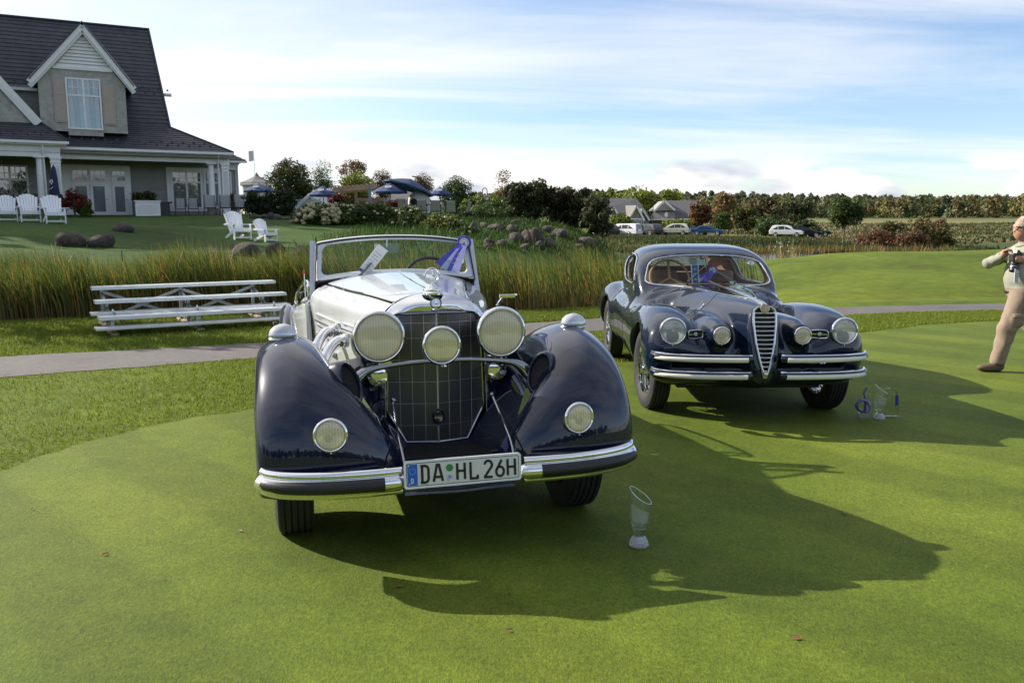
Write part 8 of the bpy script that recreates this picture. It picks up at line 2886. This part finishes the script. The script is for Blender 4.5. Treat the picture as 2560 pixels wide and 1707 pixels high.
def hands(x, y, z):
    f = el(x, y, z, (-.085, -.005, 1.245), (.038, .022, .042))
    f = smin(f, rc(x, y, z, WR_F, (-.09, -.002, 1.235), .027, .026), .02)
    for k, (dx, dz) in enumerate(((-.028, .030), (-.010, .036), (.010, .036), (.028, .030))):
        a = (-.085 + dx * .8, -.012, 1.262 + dz * .4); m = (-.072 + dx * .7, -.050, 1.275 + dz * .4); e = (-.050 + dx * .5, -.066, 1.262 + dz * .3)
        f = smin(f, rc(x, y, z, a, m, .0105, .0095), .006); f = smin(f, rc(x, y, z, m, e, .0095, .0082), .004)
    f = smin(f, rc(x, y, z, (-.062, -.012, 1.238), (-.030, -.045, 1.245), .0125, .0095), .006)
    g = el(x, y, z, (.030, -.140, 1.190), (.046, .026, .036))
    g = smin(g, rc(x, y, z, WR_N, (.045, -.135, 1.182), .028, .027), .02)
    for k in range(4):
        o = -.024 + k * .016
        a = (.000, -.146, 1.190 + o); m = (-.040, -.150 + .01 * abs(k - 1.5), 1.196 + o); e = (-.060, -.120, 1.198 + o)
        g = smin(g, rc(x, y, z, a, m, .0105, .0098), .005); g = smin(g, rc(x, y, z, m, e, .0098, .0082), .004)
    g = smin(g, rc(x, y, z, (.020, -.125, 1.215), (-.020, -.110, 1.232), .0125, .0098), .006)
    return np.minimum(f, g)


def man(x, y, z):
    # head and neck
    f = el(x, y, z, HC, (.098, .080, .118))
    f = smin(f, el(x, y, z, (.072, -.012, 1.450), (.062, .058, .062)), .04)          # jaw
    f = smin(f, rc(x, y, z, (.004, -.014, 1.515), (-.010, -.014, 1.484), .009, .012), .016)   # nose
    f = smin(f, rc(x, y, z, (.012, -.05, 1.53), (.012, .03, 1.53), .014, .014), .02)  # brow
    f = smin(f, el(x, y, z, (.125, -.088, 1.50), (.022, .012, .034)), .008)          # ear
    f = smin(f, rc(x, y, z, (.115, 0, 1.42), (.155, 0, 1.32), .062, .075), .03)
    # trunk
    t_ = el(x, y, z, (.165, 0, 1.14), (.165, .205, .250))
    t_ = smin(t_, rc(x, y, z, (.17, -.15, 1.265), (.17, .15, 1.265), .075, .075), .06)
    t_ = smin(t_, el(x, y, z, (.130, -.01, .990), (.178, .190, .190)), .08)
    t_ = smin(t_, el(x, y, z, (.165, 0, .84), (.165, .185, .130)), .06)
    f = smin(f, t_, .03)
    # legs
    l1 = smin(rc(x, y, z, (.10, -.075, .83), (-.035, -.085, .47), .118, .090), rc(x, y, z, (-.035, -.085, .47), (-.105, -.075, .12), .088, .076), .03)
    l2 = smin(rc(x, y, z, (.20, .075, .83), (.33, .085, .47), .125, .096), rc(x, y, z, (.33, .085, .47), (.54, .085, .14), .094, .078), .03)
    # cloth folds
    fold = .0055 * (np.sin(z * 38 + x * 30 + 3 * np.sin(y * 17 + x * 9)) * .6 + .5 * np.sin(z * 19 - x * 33 + y * 22) + .3 * np.sin(x * 60 + z * 12)) * np.clip((.75 - z) * 4, 0, 1) * np.clip((z - .1) * 8, 0, 1)
    l1 = l1 + fold; l2 = l2 + fold
    f = smin(f, smin(l1, l2, .02), .04)
    pk = el(x, y, z, (.02, -.165, .56), (.075, .030, .085))                           # cargo pocket
    f = smin(f, pk, .012)
    # shoes
    f = smin(f, smin(el(x, y, z, (-.115, -.075, .055), (.085, .050, .058)), el(x, y, z, (-.225, -.080, .040), (.095, .048, .040)), .04), .01)
    f = smin(f, smin(el(x, y, z, (.545, .085, .075), (.085, .050, .060)), el(x, y, z, (.445, .085, .040), (.10, .048, .040)), .04), .01)
    # arms
    a1 = smin(rc(x, y, z, (.15, .19, 1.255), (-.155, .150, 1.140), .070, .054), rc(x, y, z, (-.155, .150, 1.140), WR_F, .052, .038), .03)
    a2 = smin(rc(x, y, z, (.20, -.20, 1.255), (.250, -.245, 1.020), .074, .060), rc(x, y, z, (.250, -.245, 1.020), WR_N, .057, .040), .03)
    fold2 = .004 * np.sin(x * 48 + z * 36 + 2 * np.sin(y * 31))
    f = smin(f, a1 + fold2, .035); f = smin(f, a2 + fold2, .035)
    f = smin(f, hands(x, y, z), .008)
    return np.maximum(f, -z + .002)


V, Fq = surface_net(man, (-.36, -.36, -.02), (.70, .30, 1.66), .0105, sym=False)
fc = V[Fq].mean(1)
X_, Y_, Z_ = fc.T
mi = np.zeros(len(fc), int)                          # 0 shirt
belt_z = .885 + .10 * np.clip(X_ - .0, -.1, .3) * .6
mi[Z_ < belt_z] = 1                                 # trousers
mi[Z_ < .095] = 2                                   # shoes
head_f = el(X_, Y_, Z_, HC, (.118, .10, .138))
skin_ = (Z_ > 1.375) & (X_ < .21)
mi[skin_] = 3
mi[hands(X_, Y_, Z_) < .006] = 3
mi[(Z_ < .018)] = 4
SKIN = mat('skin', (.40, .20, .14), .5, var=.12, vscale=14)
SHIRT = mat('pale_khaki_shirt', (.26, .265, .205), .85, var=.08, vscale=9, bump=.6, bscale=15)
TROU = mat('khaki_trousers', (.23, .172, .125), .85, var=.1, vscale=8, bump=.7, bscale=13)
SHOE = mat('brown_suede', (.11, .075, .045), .8, var=.2, vscale=20)
SOLE = mat('shoe_sole', (.05, .045, .04), .8)
PM = empty('person', tuple(mo_ + np.array([.0, 0, .004])), 0, 'grey-haired person in a pale shirt and khaki trousers walking in with a camera', 'person')
link('body', np_mesh('body', V, Fq, [SHIRT, TROU, SHOE, SKIN, SOLE], True, None, mi=mi), PM)
# hair, beard, glasses, belt
HAIR = mat('grey_hair', (.33, .30, .28), .7, var=.3, vscale=60, bump=1.0, bscale=120)


def hair(x, y, z):
    h_ = el(x, y, z, (HC[0] + .008, HC[1], HC[2] + .010), (.106, .088, .122))
    cut = np.maximum(-(x - .045 + .55 * (1.60 - z)) , 1.485 - z - .25 * (x - .10))
    return np.maximum(np.maximum(h_ + .003 * np.sin(x * 160) * np.sin(z * 140), cut), -el(x, y, z, HC, (.092, .074, .112)))


V, Fq = surface_net(hair, (-.05, -.14, 1.34), (.26, .12, 1.68), .008, sym=False)
link('hair', np_mesh('hair', V, Fq, [HAIR], True), PM)


def beard(x, y, z):
    h_ = el(x, y, z, (.074, -.012, 1.438), (.063, .061, .056))
    return np.maximum(np.maximum(h_ + .002 * np.sin(x * 190) * np.sin(z * 170), z - 1.458 - .2 * (x - .04)), -el(x, y, z, (.088, -.012, 1.46), (.06, .055, .056)))


V, Fq = surface_net(beard, (-.05, -.10, 1.35), (.15, .08, 1.52), .007, sym=False)
link('beard', np_mesh('beard', V, Fq, [mat('grey_beard', (.30, .235, .20), .8, var=.3, vscale=60, bump=1.0, bscale=120)], True), PM)
mb = MB()
for s in (-1, 1):
    c_ = np.array([.000 + .006, -.014 + s * .033, 1.514]); mb.tube([c_ + np.array([-.012 + .004 * abs(math.cos(a)), .024 * math.cos(a), .017 * math.sin(a)]) for a in np.linspace(0, 6.283, 19)[:-1]], .0048, 6, closed=True)
mb.tube([(-.012, -.024, 1.518), (-.016, -.014, 1.520), (-.012, -.004, 1.518)], .0025, 5)
mb.tube([(-.004, -.072, 1.520), (.06, -.088, 1.522), (.125, -.090, 1.520)], .005, 5); mb.tube([(-.004, .044, 1.520), (.06, .066, 1.522), (.125, .072, 1.520)], .003, 5)
mb.build('glasses', mat('black_frame', (.01, .01, .012), .3, var=0), PM, True); PM.children[-1]['kind'] = 'stuff'
for s in (-1, 1):
    mb = MB(); mb.ball((.010, -.014 + s * .033, 1.514), .011, 10, 8); mb.build('eye', mat('eye_dark', (.06, .04, .03), .2, var=0), PM, True)
mb = MB(); mb.tube([(.010, -.036, 1.466), (.002, -.013, 1.468), (.010, .010, 1.466)], .005, 6); mb.build('mouth', mat('lips', (.34, .13, .11), .5, var=.1), PM, True)
mb = MB(); mb.tube([(.158 + .176 * math.cos(a), .192 * math.sin(a), .878 + .04 * math.cos(a)) for a in np.linspace(0, 6.283, 41)[:-1]], .017, 8, closed=True, sx=.5); mb.build('belt', mat('black_belt', (.012, .011, .011), .4), PM, True)
mb = MB(); mb.box((-.20, -.095, .068), (-.165, -.065, .080)); mb.build('shoe_laces', mat('yellow_lace', (.45, .33, .05), .7), PM)
# collar and cuffs, placket, strap
mb = MB(); mb.tube([(.135 + .085 * math.cos(a), .085 * math.sin(a), 1.352 + .025 * math.cos(a)) for a in np.linspace(0, 6.283, 31)[:-1]], .016, 8, closed=True); mb.build('collar', SHIRT, PM, True)
for w_, e_ in ((WR_F, (-.13, .07, 1.18)), (WR_N, (.13, -.165, 1.12))):
    w_, e_ = np.array(w_), np.array(e_); d = (e_ - w_) / np.linalg.norm(e_ - w_); mb = MB(); mb.tube([w_ - d * .002, w_ + d * .045], .042, 14); mb.build('cuff', SHIRT, PM, True)
def on_body(px_, z_, side=-1):
    ys_ = np.linspace(-.5, .1, 500); v_ = man(np.full_like(ys_, px_), ys_, np.full_like(ys_, z_)); i_ = int(np.argmax(v_ < 0)); return ys_[i_]


CREASE = mat('cloth_seam', (.13, .095, .07), .9)
for pts_ in ([(-.045, .63), (.02, .625), (.09, .64)], [(-.055, .50), (.0, .49), (.055, .505)], [(.07, .86), (.06, .70), (.04, .645)]):
    mb = MB(); mb.tube([(x_, on_body(x_, z_) - .001, z_) for x_, z_ in catn(pts_, 12)], .004, 5); mb.build('trouser_seam', CREASE, PM)
mb = MB(); A = [[(x_, on_body(x_, z_) - .006, z_) for x_ in np.linspace(-.045, .085, 8)] for z_ in np.linspace(.585, .628, 4)]; mb.grid(A); o_ = mb.build('pocket_flap', TROU, PM, True); md = o_.modifiers.new('thickness', 'SOLIDIFY'); md.thickness = .008
SEAM2 = mat('shirt_seam', (.17, .17, .13), .9)
for pts_ in ([(.16, 1.16), (.20, 1.155), (.24, 1.16)], [(.16, 1.06), (.20, 1.05), (.24, 1.06)], [(.06, 1.28), (.03, 1.16)]):
    mb = MB(); mb.tube([(x_, on_body(x_, z_) - .001, z_) for x_, z_ in catn(pts_, 10)], .0035, 5); mb.build('shirt_seam', SEAM2, PM)
# the camera held in both hands
CMB = mat('camera_black', (.012, .012, .013), .45, var=.15)
C0 = mo_ + np.array([-.012, -.088, 1.215])
T = empty('handheld_camera', tuple(C0), rad(20), 'black camera with a long lens held in both hands', 'camera')
mb = MB(); mb.box((-.070, -.035, -.045), (.070, .035, .045)); b_ = mb.build('camera_body', CMB, T); md = b_.modifiers.new('round', 'BEVEL'); md.width = .012; md.segments = 3
mb = MB(); mb.hexa([(-.03, -.03, .045), (.03, -.03, .045), (.03, .03, .045), (-.03, .03, .045), (-.018, -.025, .075), (.018, -.025, .075), (.018, .025, .075), (-.018, .025, .075)]); mb.build('prism_hump', CMB, T)
mb = MB(); mb.lathe([(.034, 0), (.036, .02), (.034, .05), (.039, .06), (.039, .12), (.034, .125), (.030, .11), (0, .10)], (-.02, 0, -.03), (-.35, -.25, -1), 20); mb.build('lens', CMB, T, True, 40)
mb = MB(); mb.lathe([(.014, 0), (.014, .012), (0, .013)], (.045, 0, .045), (0, 0, 1), 12); mb.build('dial', GALV, T)
mb = MB(); mb.lathe([(.0395, 0), (.0395, .006)], (-.045, -.019, -.10), (-.35, -.25, -1), 20); mb.build('lens_ring', GALV, T)
# badge on a lanyard
T = empty('badge', tuple(mo_ + np.array([-.040, -.175, 1.02])), 0, 'white name badge hanging on a blue lanyard below the camera', 'badge', rot=(rad(-6), rad(12), rad(35)))
mb = MB(); mb.box((-.048, 0, -.075), (.048, .003, .075)); mb.build('card', mat('badge_card', (.68, .68, .80), .4, var=.05), T)
for k in range(4):
    mb = MB(); mb.box((-.030, -.002, -.05 + k * .024), (.030 - .012 * (k % 2), -.0005, -.040 + k * .024)); mb.build('print_line', mat('badge_print', (.30, .28, .36), .6), T)
mb = MB(); mb.tube([(0, 0, .075), (.04, .02, .17), (.12, .06, .33), (.17, .10, .385)], .007, 6); mb.build('lanyard', mat('lanyard_blue', (.10, .16, .38), .6), T, True)
